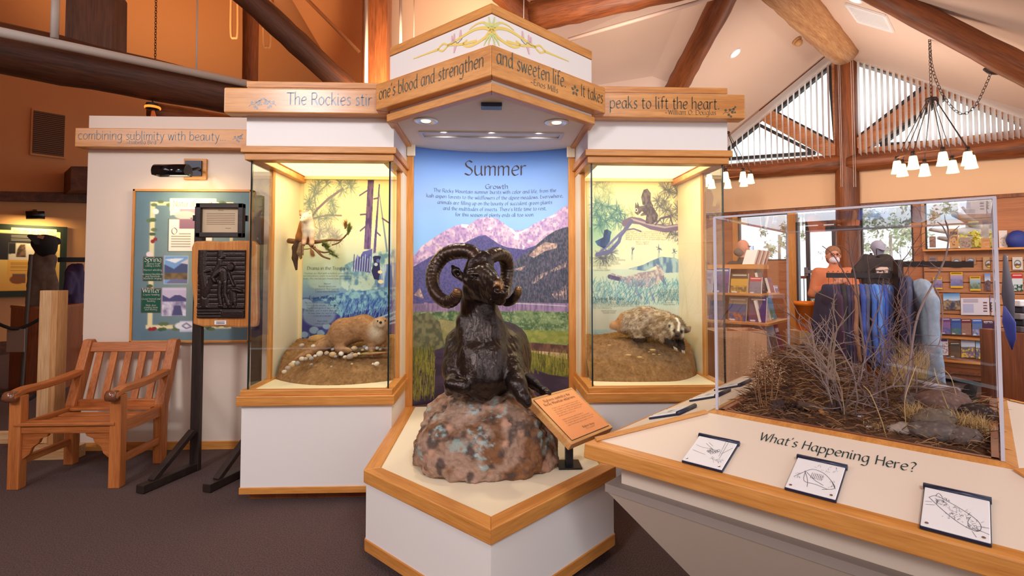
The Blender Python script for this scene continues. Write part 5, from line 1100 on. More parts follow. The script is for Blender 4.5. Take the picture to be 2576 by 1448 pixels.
# pine branch with tufts
PB = mat('pine_bark', (122, 84, 58), .9, var=.3, scale=60, bump=.4, bscale=150); NE = mat('needle_green', (140, 150, 76), .7); NE2 = mat('needle_rust', (180, 126, 66), .7)
br = thing('pine_branch', 'short pine branch with green needle tufts sticking out of the case wall', 'branch', qm(570, 1050, 3.66))
mb = MB()
for pts, rs in (([(540, 1045, 3.68), (700, 1060, 3.62), (850, 1055, 3.58), (980, 1035, 3.55), (1080, 1040, 3.53)], [30, 28, 20, 13, 9]), ([(1080, 1040, 3.53), (1130, 1010, 3.52), (1180, 950, 3.5)], [9, 8, 6]), ([(1000, 1090, 3.5), (1080, 1060, 3.5), (1150, 980, 3.49)], [8, 7, 5]),
                ([(760, 1070, 3.56), (830, 1140, 3.5), (900, 1210, 3.46), (980, 1240, 3.44)], [22, 16, 11, 8]), ([(830, 1140, 3.5), (910, 1170, 3.46), (990, 1160, 3.45)], [13, 9, 6]), ([(690, 1135, 3.5), (760, 1130, 3.48), (830, 1110, 3.47)], [5, 5, 4])):
    pp = smooth_pts([qm(*p) for p in pts], 4); mb.tube(pp, [rm_(r, 3.5) for r in lerpl(rs, len(pp))], 7)
mb.build('branch_wood', PB, br, True)
def tuft(mb, c, L, n, d0, spread, w=.0011, m=0):
    for i in range(n):
        d = (V3(d0).normalized() + V3((R_.gauss(0, spread), R_.gauss(0, spread), R_.gauss(0, spread)))).normalized(); l = L * R_.uniform(.7, 1.1); b = V3(c) - d * R_.uniform(0, .018)
        s = frame(d)[0] * w; mb.add([b - s, b + s, b + d * l], [(0, 1, 2)], m)
for X, Y, X2, Y2, D, g, n, dr in ((900, 1080, 960, 1120, 3.45, 0, 420, (.4, -.3, .25)), (940, 1130, 1010, 1165, 3.44, 0, 420, (.5, -.2, -.1)), (980, 1180, 1050, 1210, 3.43, 0, 360, (.6, -.2, -.15)), (1170, 950, 1190, 890, 3.49, 0, 300, (.1, -.2, 1)), (1140, 900, 1160, 860, 3.49, 1, 240, (-.35, -.2, .9)), (1175, 960, 1200, 920, 3.49, 0, 220, (.35, -.2, .8))):
    mb = MB(); p0, p1 = qm(X, Y, D), qm(X2, Y2, D)
    for k in range(12): tuft(mb, p0.lerp(p1, k / 11), .05, n // 12, dr, .42, .0012)
    mb.build('needle_tuft', NE2 if g else NE, br)
mb = MB(); tuft(mb, qm(775, 1120, 3.47), .075, 420, (.35, -.1, -.9), .16, .0012); tuft(mb, qm(800, 1180, 3.47), .03, 220, (.35, -.1, -.9), .3); o = mb.build('squirrel_tail', mat('rust_fur', (150, 98, 60), .8), br); tag(o, 'rusty brush of fur tied to the branch')
# pebbles and trout
PEB = [mat('pebble_%d' % i, c, .6, var=.12, scale=40) for i, c in enumerate(((206, 190, 170), (170, 150, 136), (196, 164, 120), (150, 146, 146), (216, 206, 194)))]
PM = MB().ball((0, 0, 0), (.5, .42, .34), 14)
def pebble(X, Y, D, r, m, lab, grp, nm='river_pebble'):
    p = qo(X, Y, D); rad = ro(r, D)
    o = PM.build(nm, m, None, True); o.location = p; o.scale = (rad * 2 * R_.uniform(.9, 1.15),) * 3; o.rotation_euler = (R_.uniform(-.3, .3), R_.uniform(-.3, .3), R_.uniform(0, 3)); tag(o, lab, 'stone', grp)
PL = 'rounded river pebble lying on the dirt around the otter'
for i, (X, Y, r) in enumerate(((490, 1082, 24), (530, 1045, 36), (570, 1010, 38), (630, 992, 34), (590, 985, 24), (680, 945, 30), (720, 946, 26), (755, 918, 30), (780, 940, 28), (820, 915, 20), (870, 890, 36), (945, 885, 34), (1010, 900, 46), (1040, 922, 24), (1100, 890, 36), (1140, 925, 22), (1195, 920, 42), (1250, 905, 34), (1215, 890, 22), (1290, 890, 18), (800, 810, 30), (678, 803, 32), (1240, 835, 44), (1355, 815, 26), (1390, 832, 34), (1480, 830, 26), (1520, 845, 20), (1330, 850, 18), (1010, 845, 22), (1480, 998, 28), (1440, 1000, 14), (995, 1030, 14), (1215, 1000, 16), (780, 1005, 18))):
    d_ = 3.52 - (Y - 800) * .00075
    p = P(600 + X / 4.259, 680 + Y / 4.259, d_)
    pebble(X, Y, d_ - .02, r, PEB[i % 5], PL, 'river pebbles around the otter')
for X, Y, D, rx, lab in ((860, 735, 3.80, 110, 'large tan stone half buried behind the otter tail'), (1640, 730, 3.78, 80, 'large tan stone behind the otter front legs')):
    o = MB().ball(qo(X, Y, D), (ro(rx, D), .07, ro(48, D)), 18).build('stone', mat('stone_tan', (176, 136, 84), .8, var=.15, scale=30), None, True); tag(o, lab, 'stone')
tr_ = thing('trout', 'pink and green trout lying on pebbles before the otter', 'fish', qo(1450, 890, 3.42)); pts = [qo(1300, 905, 3.43), qo(1330, 892, 3.42), qo(1400, 888, 3.42), qo(1480, 884, 3.42), qo(1550, 878, 3.43), qo(1590, 876, 3.44)]
mb = MB().tube(smooth_pts(pts, 4), lerpl([.002, .012, .0165, .015, .009, .003], 21), 10, sq=.6); Vv = np.array(mb.v); zc = np.interp(Vv[:, 0], [pts[0].x, pts[-1].x], [pts[0].z, pts[-1].z]); c = bl(np.tile(lin((214, 96, 92)), (len(Vv), 1)), lin((150, 140, 80)), (Vv[:, 2] - zc) / .006)
mk('fish_body', Vv, mb.f, art('fish_skin', .3), tr_, True, col=c); MB().ext([qo(1590, 876, 3.44), qo(1625, 860, 3.44), qo(1618, 880, 3.44), qo(1628, 896, 3.44)], (0, .003, 0)).build('tail_fin', mat('fin_pink', (200, 140, 110), .4), tr_)
# badger
qb, rb = ZP(1440, 680, 4.259)
bc = lambda a, b, ra, rb_, k=.02: cn(a, b, ra, rb_, k, qb, rb)
be = lambda a, r, k=.01: el(a, r, k, qb, rb)
Bb = [bc((610, 560, 3.6), (780, 550, 3.57), 130, 150, .05), bc((780, 550, 3.57), (960, 580, 3.5), 150, 132, .05), bc((960, 575, 3.5), (1080, 590, 3.43), 132, 104, .04), bc((1090, 590, 3.42), (1120, 640, 3.38), 96, 72, .02), bc((1120, 650, 3.38), (1124, 692, 3.33), 60, 34, .02), bc((1090, 660, 3.4), (1150, 700, 3.38), 60, 40, .02), bc((1150, 610, 3.42), (1220, 640, 3.42), 60, 30, .02),
      bc((600, 590, 3.62), (440, 590, 3.62), 84, 40, .03), bc((690, 640, 3.52), (700, 715, 3.5), 92, 46, .03), bc((700, 722, 3.5), (760, 740, 3.46), 42, 30, .015), bc((930, 660, 3.46), (1010, 740, 3.42), 84, 46, .03), bc((1010, 745, 3.42), (1090, 800, 3.37), 44, 36, .015), bc((1130, 690, 3.46), (1155, 780, 3.42), 50, 36, .02), bc((1155, 785, 3.42), (1175, 830, 3.38), 40, 34, .015),
      bc((1045, 600, 3.40), (1040, 580, 3.41), 30, 20, .008), bc((1240, 630, 3.40), (1252, 612, 3.41), 28, 20, .008), be((1046, 596, 3.375), (16, 20, 12), -.004), be((1246, 622, 3.375), (14, 18, 12), -.004)]
def bcol(V, N):
    n, n2 = fbm(V * 50, 3, 3), fbm(V * 110, 2, 8); c = bl(np.tile(lin((150, 120, 88)), (len(V), 1)), lin((216, 196, 166)), (n - .35) * 2.2); c = bl(c, lin((104, 82, 64)), (n2 - .56) * 4)
    uv = np.array([(lambda d: ((PPX + FL * d.dot(RT) / d.dot(FW) - 1440) * 4.259, (PPY - FL * d.dot(UP) / d.dot(FW) - 680) * 4.259))(V3(p) - EYE) for p in V]); X, Y = uv[:, 0], uv[:, 1]
    c = bl(c, lin((206, 150, 84)), (560 - X) / 60 * (V[:, 2] > np.array(qb(0, 690, 3.6))[2])); dark = lin((52, 40, 36))
    c = bl(c, dark, (Y - 712) / 14 * ((X < 860) | (X > 985))); fr = (V[:, 1] < 3.415) & (Y < 735) & (X > 1010)
    face = fr & (np.hypot((X - 1130) / 130, (Y - 640) / 110) < 1.15)
    c = np.where(face[:, None], bl(c, lin((150, 126, 98)), np.full(len(V), .7)), c)
    m = lambda cx, cy, rx, ry: fr * (1.7 - np.hypot((X - cx) / rx, (Y - cy) / ry) * 1.2)
    c = bl(c, lin((236, 222, 198)), m(1075, 640, 22, 60)); c = bl(c, lin((240, 228, 208)), m(1190, 660, 30, 55)); c = bl(c, lin((236, 222, 198)), m(1050, 590, 28, 40)); c = bl(c, dark, m(1040, 596, 14, 22)); c = bl(c, dark, m(1095, 645, 16, 26)); c = bl(c, dark, m(1168, 655, 20, 24)); c = bl(c, lin((110, 84, 66)), m(1215, 655, 20, 40)); c = bl(c, lin((72, 52, 44)), m(1124, 690, 38, 34))
    lx = np.interp(Y, [510, 560, 640], [1115, 1145, 1136]); return bl(c, lin((250, 240, 222)), fr * (1.9 - np.abs(X - lx) / 9) * (Y < 648) * (Y > 505))
bt = animal('badger', 'grizzled badger with white face stripe walking on the dirt ledge', Bb, .0055, bcol, qb(900, 740, 3.5), [(qb(1098, 643, 3.345), .005), (qb(1168, 652, 3.36), .005)], [(qb(1124, 694, 3.305), .0105)], (12000, .016, (-.7, 0, -.6)))
mb = MB()
for X, Y, D in [(1170 + 9 * i, 850 + 3 * i, 3.365) for i in range(4)] + [(1085 + 11 * i, 815 + 6 * i, 3.345) for i in range(4)]:
    a, b = qb(X, Y, D), qb(X + 8, Y + 34, D - .02); MB().tube([a, a.lerp(b, .5) + V3((0, 0, .004)), b], [.003, .0026, .0008], 6).build('claw', mat('claw_ivory', (206, 190, 168), .4), bt, True)
for i, (X, Y, r, f) in enumerate(((860, 850, 36, .2), (600, 905, 34, .3), (720, 928, 32, .3), (870, 895, 20, .6), (930, 900, 16, .6), (395, 800, 22, .6), (820, 870, 14, .5))):
    D = 3.42 - (Y - 850) * .0006; o = MB().ball(qb(X, Y, D), (rb(r, D), rb(r * .6, D), rb(r * .32, D)), 8).build('wood_chip', mat('chip_tan', (196, 164, 112), .8), None); tag(o, 'pale wood chip lying on the dirt below the badger', 'wood chip', 'wood chips under the badger')
# ================================================================ LEFT PARTITION, BENCH, PLAQUE STAND
YP = 4.09
pp = thing('partition_panel', 'cream exhibit partition behind the wooden armchair with a carved header', 'partition', (-2.35, 4.17, 0))
xl = P(211, 735, YP).x
MB().box((xl, YP, 0), (-1.3, YP + .16, 2.585)).build('panel', mat('partition_cream', (222, 203, 188), .6), pp, bevel=.003)
MB().box((xl - .002, YP - .012, 0), (-1.3, YP, .062)).build('baseboard', OX, pp, bevel=.002)
hx0, hx1 = P(188, 345, YP - .09).x, -1.3
hz0, hz1 = P(400, 371, YP - .09).z, P(400, 323, YP - .09).z
hb = MB().box((hx0, YP - .09, hz0), (hx1, YP, hz1)).build('header_board', OXH, pp, bevel=.006)
S = plane((0, YP - .09, 0), (1, 0, 0), (0, 0, 1)); px = lambda x, y: (P(x, y, YP - .09).x, P(x, y, YP - .09).z)
mb = MB(); w = px(570, 345)[0] - px(196, 345)[0]; text(mb, 'combining sublimity with beauty...', S, *px(196, 350), .044, width=w); mb.build('lettering', INKBLUE, hb)
mb = MB(); text(mb, '~Isabella Bird', S, *px(317, 362), .02, width=px(393, 0)[0] - px(317, 0)[0]); mb.build('attribution', INKBLUE, hb)
mb = MB(); vine(mb, S, *px(585, 352), .032); mb.build('leaf_ornament', INKBLUE, hb)
# Natural Quiet poster
z8 = zm(320, 440, 3.291, 340, 475, 624, 862)
c = Cv(142, 194, (96, 128, 146)); n = c.noise(18, 24, 4, 2); c.mix(n * .5, (70, 96, 120)); c.mix(np.clip(1.25 - np.hypot((c.u - .55) / .5, (c.v - .5) / .5), 0, 1), (158, 172, 158), .9); c.mix(n * .35, (120, 140, 140))
def rz(X0, Y0, X1, Y1, col, **k): c.rect(*z8(X0, Y0), *z8(X1, Y1), col, **k)
for q in ((200, 208, 862, 238), (188, 208, 226, 1285), (175, 1255, 836, 1288), (836, 208, 862, 1288)): rz(*q, (236, 222, 172))
for i in range(46):
    X, Y = R_.choice([(R_.uniform(180, 240), R_.uniform(210, 1270)), (R_.uniform(200, 860), R_.uniform(205, 250)), (R_.uniform(190, 830), R_.uniform(1245, 1295))]); q = z8(X, Y); c.disc(q[0], q[1], .03, .013, R_.choice([(74, 100, 66), (96, 116, 76), (60, 84, 60)]), .9)
for X, Y in ((232, 290), (190, 655)): c.disc(*z8(X, Y), .03, .02, (240, 226, 226))
for X, Y in ((215, 545), (235, 528), (210, 1290), (232, 1290), (245, 1285)): c.disc(*z8(X, Y), .02, .014, (150, 42, 50))
rz(345, 178, 722, 250, (250, 242, 212)); c.poly([z8(345, 250), z8(560, 250), z8(560, 290), z8(350, 322)], (250, 242, 212)); rz(425, 265, 640, 435, (196, 152, 160)); c.poly([z8(425, 430), z8(425, 400), z8(560, 370), z8(640, 360), z8(640, 435)], (130, 92, 110)); c.disc(*z8(470, 320), .1, .03, (236, 206, 190), .8)
for X in (522, 540): rz(X - 4, 342, X + 4, 364, (50, 36, 46))
rz(336, 350, 700, 632, (72, 62, 60)); rz(341, 354, 696, 628, (252, 246, 224)); rz(425, 354, 640, 436, (150, 108, 124))
for a, b in ((677, 883), (946, 1152)): rz(140 if a < 900 else 131, a, 298 if a < 900 else 292, b, (140, 60, 50)); rz(144 if a < 900 else 135, a + 4, 294 if a < 900 else 288, b - 4, (14, 84, 66))
rz(310, 668, 502, 905, (214, 222, 232)); rz(312, 670, 500, 904, (126, 166, 214)); c.poly([z8(312, 700), z8(400, 690), z8(470, 690), z8(400, 730)], (236, 240, 244)); c.poly([z8(312, 740), z8(390, 780), z8(440, 740), z8(500, 700), z8(500, 830), z8(312, 820)], (74, 84, 124)); c.poly([z8(440, 730), z8(500, 695), z8(500, 740)], (214, 206, 214)); rz(312, 815, 500, 870, (140, 112, 74), c2=(96, 84, 56)); c.poly([z8(330, 904), z8(370, 862), z8(500, 870), z8(500, 904)], (120, 120, 156))
rz(300, 940, 495, 1178, (220, 206, 226)); rz(302, 1000, 493, 1060, (84, 80, 128)); c.poly([z8(302, 1000), z8(360, 1030), z8(420, 990), z8(493, 1030), z8(493, 960), z8(302, 960)], (206, 192, 216)); rz(302, 1058, 493, 1176, (232, 226, 240), c2=(110, 100, 136), sx=12, sy=16); c.poly([z8(380, 1176), z8(400, 1090), z8(450, 1090), z8(470, 1176)], (84, 84, 126))
rz(448, 1220, 556, 1312, (206, 206, 232)); c.disc(*z8(500, 1262), .11, .03, (236, 234, 240)); c.line([z8(470, 1260), z8(500, 1240), z8(540, 1270), z8(500, 1285), z8(470, 1265)], .012, (130, 130, 160))
A, Bq = P(335, 475, YP - .05), P(628, 861, YP - .05); fx0, fx1, fz0, fz1 = A.x, Bq.x, Bq.z, A.z
po = thing('poster', 'framed blue Natural Quiet poster hanging on the partition above the armchair', 'poster', ((fx0 + fx1) / 2, YP, fz0))
for a, b, mt in (((fx0, fz0), (fx1, fz0 + .018), OX), ((fx0, fz1 - .018), (fx1, fz1), OX), ((fx0, fz0), (fx0 + .018, fz1), OZ), ((fx1 - .018, fz0), (fx1, fz1), OZ)): MB().box((a[0], YP - .055, a[1]), (b[0], YP, b[1])).build('frame', mt, po, bevel=.003)
iw = (fx0 + .018, fx1 - .018, fz0 + .018, fz1 - .018); pic('print', c, rectS((iw[0], YP - .045, iw[3]), (iw[1] - iw[0], 0, 0), (0, 0, iw[2] - iw[3])), po)
S = plane((iw[0], YP - .046, iw[3]), (1, 0, 0), (0, 0, 1)); sp = lambda X, Y: (z8(X, Y)[0] * (iw[1] - iw[0]), z8(X, Y)[1] * (iw[2] - iw[3]))
mb = MB(); text(mb, 'Natural Quiet', S, *sp(372, 240), .028, width=.30, nib=.6); mb.build('title_lettering', mat('gold_ink', (206, 176, 96), .5), po)
mb = MB(); text(mb, 'O', S, *sp(362, 482), .034, nib=.7); mb.build('initial', mat('plum_ink', (140, 70, 110), .5), po)
mb = MB()
for i in range(6):
    a = sp(425 if i == 0 else 362, 480 + i * 22); mb.quad(S(a[0], a[1]), S(sp(520 if i else 520, 0)[0], a[1]), S(sp(520, 0)[0], a[1] + .006), S(a[0], a[1] + .006))
mb.build('body_lines', mat('rule_grey', (196, 176, 150), .6), po)
for nm, X, Y, ls in (('Spring', 220, 718, ['Chorus frog', 'calling a mate', '', 'Marmot whistling', '', 'Redwing blackbirds', 'and mountain', 'bluebirds singing']), ('Winter', 213, 982, ['Coyote howling', '', 'Great horned owl', 'hooting', '', 'Mule deer', 'pawing snow', 'and moving'])):
    mb = MB(); text(mb, nm, S, *sp(X, Y), .024, align='c', nib=1.1)
    for i, l in enumerate(ls): text(mb, l, S, sp(X, 0)[0], sp(0, Y + 24 + i * 18)[1], .0095, align='c', n=2, nib=.9)
    mb.build('lettering', mat('ink_cream', (236, 232, 220), .5), po)
# picture light
pl_ = thing('picture_light', 'black picture light mounted on an oak block above the blue poster', 'lamp', P(494, 426, YP))
A, Bq = P(466, 400, YP), P(522, 453, YP); MB().box((A.x, YP - .02, Bq.z), (Bq.x, YP, A.z)).build('mounting_block', OX, pl_, bevel=.004)
A, Bq = P(472, 406, YP), P(512, 444, YP); MB().box((A.x, YP - .035, Bq.z), (Bq.x, YP - .02, A.z)).build('back_plate', BLUEBLK, pl_)
c0, c1 = P(392, 432, 3.80), P(474, 432, 3.80); ax = (c1 - c0)
MB().tube([P(496, 424, YP - .03), P(500, 424, 3.95), P(470, 428, 3.84)], .012, 8).build('arm', BLACK, pl_, True)
mb = MB(); n = 14; prof = [(math.cos(t) * .055, math.sin(t) * .055) for t in np.linspace(-.55, math.pi + .55, n)]
vs = [c0 + V3((0, a, b)) for a, b in prof] + [c1 + V3((0, a, b)) for a, b in prof]
mb.add(vs, [(i, i + 1, n + i + 1, n + i) for i in range(n - 1)]); sh = mb.build('lamp_shade', mat('black_gloss', (14, 14, 20), .12, .3), pl_, True); so = sh.modifiers.new('s', 'SOLIDIFY'); so.thickness = .004
for p in (c0, c1): MB().add([p + V3((0, a, b)) for a, b in prof], [tuple(range(n))]).build('end_cap', BLACK, pl_)
MB().tube([c0.lerp(c1, .1) + V3((0, 0, -.005)), c0.lerp(c1, .9) + V3((0, 0, -.005))], .014, 8).build('lamp_tube', mat('tube_lit', (255, 232, 180), .4, emit=1.5), pl_, True)
pm = c0.lerp(c1, .5); lamp('picture_lamp', 'AREA', (pm.x, pm.y, pm.z - .03), 2.2, (1, .82, .45), .3, .05, aim=(pm.x, YP + .02, pm.z - .28))
# plaque on a stand
stn = thing('display_stand', 'tall dark wooden easel stand holding the bronze relief beside the glass case', 'stand', (P(497, 1160, 3.65).x, 3.65, 0))
for x in (497, 636):
    X = P(497, 900, 3.66).x + (0 if x == 497 else .40); MB().box((X - .03, 3.64, 0), (X + .03, 3.68, P(497, 520, 3.66).z if x == 497 else 1.9)).build('post', DARKWOOD, stn, bevel=.003)
    ft = MB().bar((X, 3.66, .03), (X - .12, 3.28, .03), .06, .05); ft.build('foot', DARKX, stn, bevel=.004)
    MB().bar((X, 3.62, .28), (X - .10, 3.36, .05), .05, .03).build('brace', DARKX, stn, bevel=.002)
xb = P(560, 549, 3.65); MB().box((P(500, 0, 3.65).x, 3.635, xb.z - .02), (P(634, 0, 3.65).x, 3.655, xb.z + .02)).build('crossbar', BLACK, stn)
pq = thing('wooden_plaque', 'live edge wooden plaque with bronze relief of a boy and dog', 'plaque', P(565, 823, 3.6))
out = [(481, 622), (488, 606), (520, 605), (560, 607), (600, 604), (640, 606), (648, 615), (647, 700), (649, 800), (645, 822), (600, 824), (560, 821), (510, 822), (484, 815), (486, 760), (480, 700)]
MB().ext([P(x, y, 3.585) for x, y in out], (0, .045, 0)).build('board', wood('plaque_wood', (214, 146, 84), (178, 108, 54), 'z', rough=.25, scale=6, coat=.4), pq, bevel=.012)
y8 = zm(0, 0, 1, 590, 618, 970, 1185); h = Cv(130, 194, (60, 60, 60))
for i in range(15): h.rect(0, y8(0, 640 + i * 38)[1] - .006, 1, y8(0, 640 + i * 38)[1] + .006, (20, 20, 20))
def limb(pts, w, v): h.line([y8(*p) for p in pts], w, (v, v, v)); h.line([y8(*p) for p in pts], w * .55, (v + 30,) * 3)
limb([(628, 610), (625, 800), (650, 950), (650, 1090)], .17, 110); limb([(770, 610), (765, 740), (700, 880), (655, 1000)], .11, 110); limb([(650, 800), (690, 790)], .05, 110); limb([(768, 690), (800, 678)], .05, 110)
limb([(795, 800), (800, 870)], .17, 150); limb([(770, 800), (715, 850), (735, 880)], .07, 170); limb([(845, 810), (860, 860), (885, 915)], .06, 170); limb([(775, 890), (770, 980), (785, 1075)], .085, 160); limb([(815, 890), (815, 980), (845, 1072)], .085, 160)
h.disc(*y8(858, 762), .085, .062, (215,) * 3); limb([(770, 1080), (800, 1085)], .05, 150); limb([(875, 970), (880, 1040)], .15, 150); limb([(880, 950), (905, 950), (940, 962)], .075, 175); limb([(865, 1040), (868, 1080)], .04, 150); limb([(895, 1040), (900, 1080)], .04, 150)
h.rect(0, y8(0, 1086)[1], 1, y8(0, 1102)[1], (130,) * 3); h.rect(0, y8(0, 1102)[1], 1, 1, (40,) * 3)
for i in range(3): limb([(600, 1122 + i * 24), (770, 1122 + i * 24)], .05, 90)
h.rect(*y8(785, 1122), *y8(965, 1182), (110,) * 3)
A, Bq = P(499, 628, 3.575), P(615, 800, 3.575); hh = h.a[..., 0] / 255.0
for _ in range(2): hh = (hh + np.roll(hh, 1, 0) + np.roll(hh, -1, 0) + np.roll(hh, 1, 1) + np.roll(hh, -1, 1)) / 5
hh[0, :] = hh[-1, :] = hh[:, 0] = hh[:, -1] = -.5
U, Vv = np.meshgrid(np.linspace(A.x, Bq.x, 130), np.linspace(A.z, Bq.z, 194)); X = np.stack([U, 3.578 - hh * .03, Vv], -1).reshape(-1, 3); i = np.arange(130 * 194).reshape(194, 130)
mk('bronze_relief', X, np.stack([i[:-1, :-1].ravel(), i[1:, :-1].ravel(), i[1:, 1:].ravel(), i[:-1, 1:].ravel()], 1), mat('relief_bronze', (58, 48, 46), .35, .7, bump=.2, bscale=120), pq, True)
A, Bq = P(540, 806, 3.58), P(569, 816, 3.58); lb = MB().box((A.x, 3.578, Bq.z), (Bq.x, 3.586, A.z)).build('name_label', WHITE, pq)
mb = MB(); S = plane((A.x, 3.578, Bq.z), (1, 0, 0), (0, 0, 1))
for k in (.016, .007): mb.quad(S(.012, k), S(.068, k), S(.068, k + .004), S(.012, k + .004))
mb.build('label_text', INKD, lb)
ce = thing('certificate', 'framed typed certificate in a black frame above the wooden plaque', 'framed paper', P(553, 597, 3.6))
A, Bq = P(495, 511, 3.59), P(612, 597, 3.59)
for a, b, c_, d in ((A.x, A.z - .034, Bq.x, A.z), (A.x, Bq.z, Bq.x, Bq.z + .034), (A.x, Bq.z, A.x + .034, A.z), (Bq.x - .034, Bq.z, Bq.x, A.z)): MB().box((a, 3.575, b), (c_, 3.62, d)).build('frame', DARKX, ce, bevel=.005)
MB().box((A.x + .02, 3.6, Bq.z + .02), (Bq.x - .02, 3.61, A.z - .02)).build('paper', mat('paper_tan', (206, 180, 148), .7), ce)
mb = MB(); S = plane((A.x, 3.6, Bq.z), (1, 0, 0), (0, 0, 1)); W_ = Bq.x - A.x
for k, a, b in [(.2, .42, .58), (.185, .44, .56)] + [(.165 - i * .0125, .2, .8) for i in range(7)] + [(.062, .6, .72)]: mb.quad(S(W_ * a, k), S(W_ * b, k), S(W_ * b, k + .0035), S(W_ * a, k + .0035))
mb.build('typed_lines', mat('type_ink', (140, 116, 96), .7), ce)
# armchair
x0, x1, y0, y1 = -2.99, -2.376, 3.40, 3.82
ch = thing('garden_armchair', 'slatted teak garden armchair in front of the partition', 'chair', ((x0 + x1) / 2, 3.6, 0))
for x in (x0, x1):
    MB().box((x - .036, y0 - .03, 0), (x + .036, y0 + .03, .585)).build('leg', TEAK, ch, bevel=.006)
    mb = MB(); a, b, c_ = V3((x, y1, 0)), V3((x, y1, .40)), V3((x, y1 + .14, .86))
    mb.ext([(x - .032, y1 - .03, 0), (x - .032, y1 + .03, 0), (x - .032, y1 + .04, .40), (x - .032, y1 + .175, .84), (x - .032, y1 + .155, .865), (x - .032, y1 + .115, .86), (x - .032, y1 - .03, .42)], (.064, 0, 0)); mb.build('leg', TEAK, ch, bevel=.006)
    pts = smooth_pts([(x, y0 - .07, .588), (x, y0 + .03, .612), (x, y0 + .2, .612), (x, y1 + .05, .64)], 5); mb = MB()
    for i in range(len(pts) - 1): mb.bar(pts[i], pts[i + 1] + (pts[i + 1] - pts[i]) * .15, .066, .036)
    mb = MB().ext([(x - .034, p.y, p.z - .022) for p in pts] + [(x - .034, p.y, p.z + .018) for p in pts[::-1]], (.068, 0, 0)); mb.build('armrest', TEAKY, ch, bevel=.012)
    MB().lathe((x - .03, y0 - .055, .585), [(.001, 0), (.034, .0), (.038, .03), (.034, .06), (.001, .06)], 16, ax=(1, 0, 0)).build('arm_scroll', mat('worn_knob', (120, 72, 50), .2, coat=.5), ch, True)
    MB().box((x - .018, y0 + .03, .335), (x + .018, y1 - .03, .405)).build('side_rail', TEAKY, ch, bevel=.004); MB().box((x - .016, y0 + .03, .14), (x + .016, y1 - .03, .185)).build('stretcher', TEAKY, ch, bevel=.004)
    s = 1 if x == x0 else -1; e = x + s * .036
    pts = [(e, .345), (e + s * .16, .345), (e + s * .15, .325), (e + s * .11, .31), (e + s * .10, .285), (e + s * .06, .255), (e + s * .045, .215), (e + s * .015, .19), (e, .18)]; MB().ext([(a, y0 - .012, b) for a, b in pts], (0, .024, 0)).build('bracket', TEAKX, ch, bevel=.003)
MB().box((x0 + .03, y0 - .02, .345), (x1 - .03, y0 + .015, .39)).build('front_rail', TEAKX, ch, bevel=.004)
zs = lambda y: .415 - .035 * math.sin(math.pi * min(1, (y - y0) / (y1 - y0)))
for i in range(5): y = y0 + .0 + i * .098; mb = MB().box((x0 + (.03 if 0 < i else .0), y - .038, zs(y) - .02), (x1 - (.03 if 0 < i else 0), y + .038, zs(y))); mb.build('seat_slat', TEAKX, ch, bevel=.004)
MB().ext([(x0 + .03, y1 + .10, .775), (x0 + .03, y1 + .125, .845), (x0 + .03, y1 + .155, .838), (x0 + .03, y1 + .13, .768)], (x1 - x0 - .06, 0, 0)).build('top_rail', TEAKX, ch, bevel=.006)
MB().box((x0 + .03, y1 + .0, .40), (x1 - .03, y1 + .03, .45)).build('back_rail', TEAKX, ch, bevel=.004)
for i in range(5): x = x0 + .10 + i * (x1 - x0 - .2) / 4; MB().bar((x, y1 + .017, .43), (x, y1 + .118, .79), .048, .016, (0, 1, 0)).build('back_slat', TEAK, ch, bevel=.003)
# timber prop
tp = thing('timber_prop', 'unpainted pine post on crossed timber feet left of the armchair', 'timber stand', (-3.35, 4.02, 0))
a = P(132, 0, 4.02).x; b = P(166, 0, 4.02).x; zt = P(150, 730, 4.02).z
MB().box((a, 3.99, .09), (b, 4.05, zt)).build('post', PINE, tp, bevel=.003); MB().box((b, 3.97, .09), (b + .045, 4.07, zt)).build('post', wood('pine_amber', (206, 156, 104), (170, 118, 70), 'z', rough=.6), tp, bevel=.003)
f0 = zhit(48, 1150, 0); MB().bar((f0.x, f0.y, .045), (f0.x - .03, f0.y + .72, .045), .09, .09).build('foot', PINEY, tp, bevel=.004)
MB().bar((-3.44, 3.93, .045), (-3.02, 3.95, .045), .09, .09).build('foot', PINEX, tp, bevel=.004); MB().bar((-3.8, 4.12, .10), (-3.29, 4.12, .10), .04, .09).build('foot', PINEX, tp, bevel=.004)
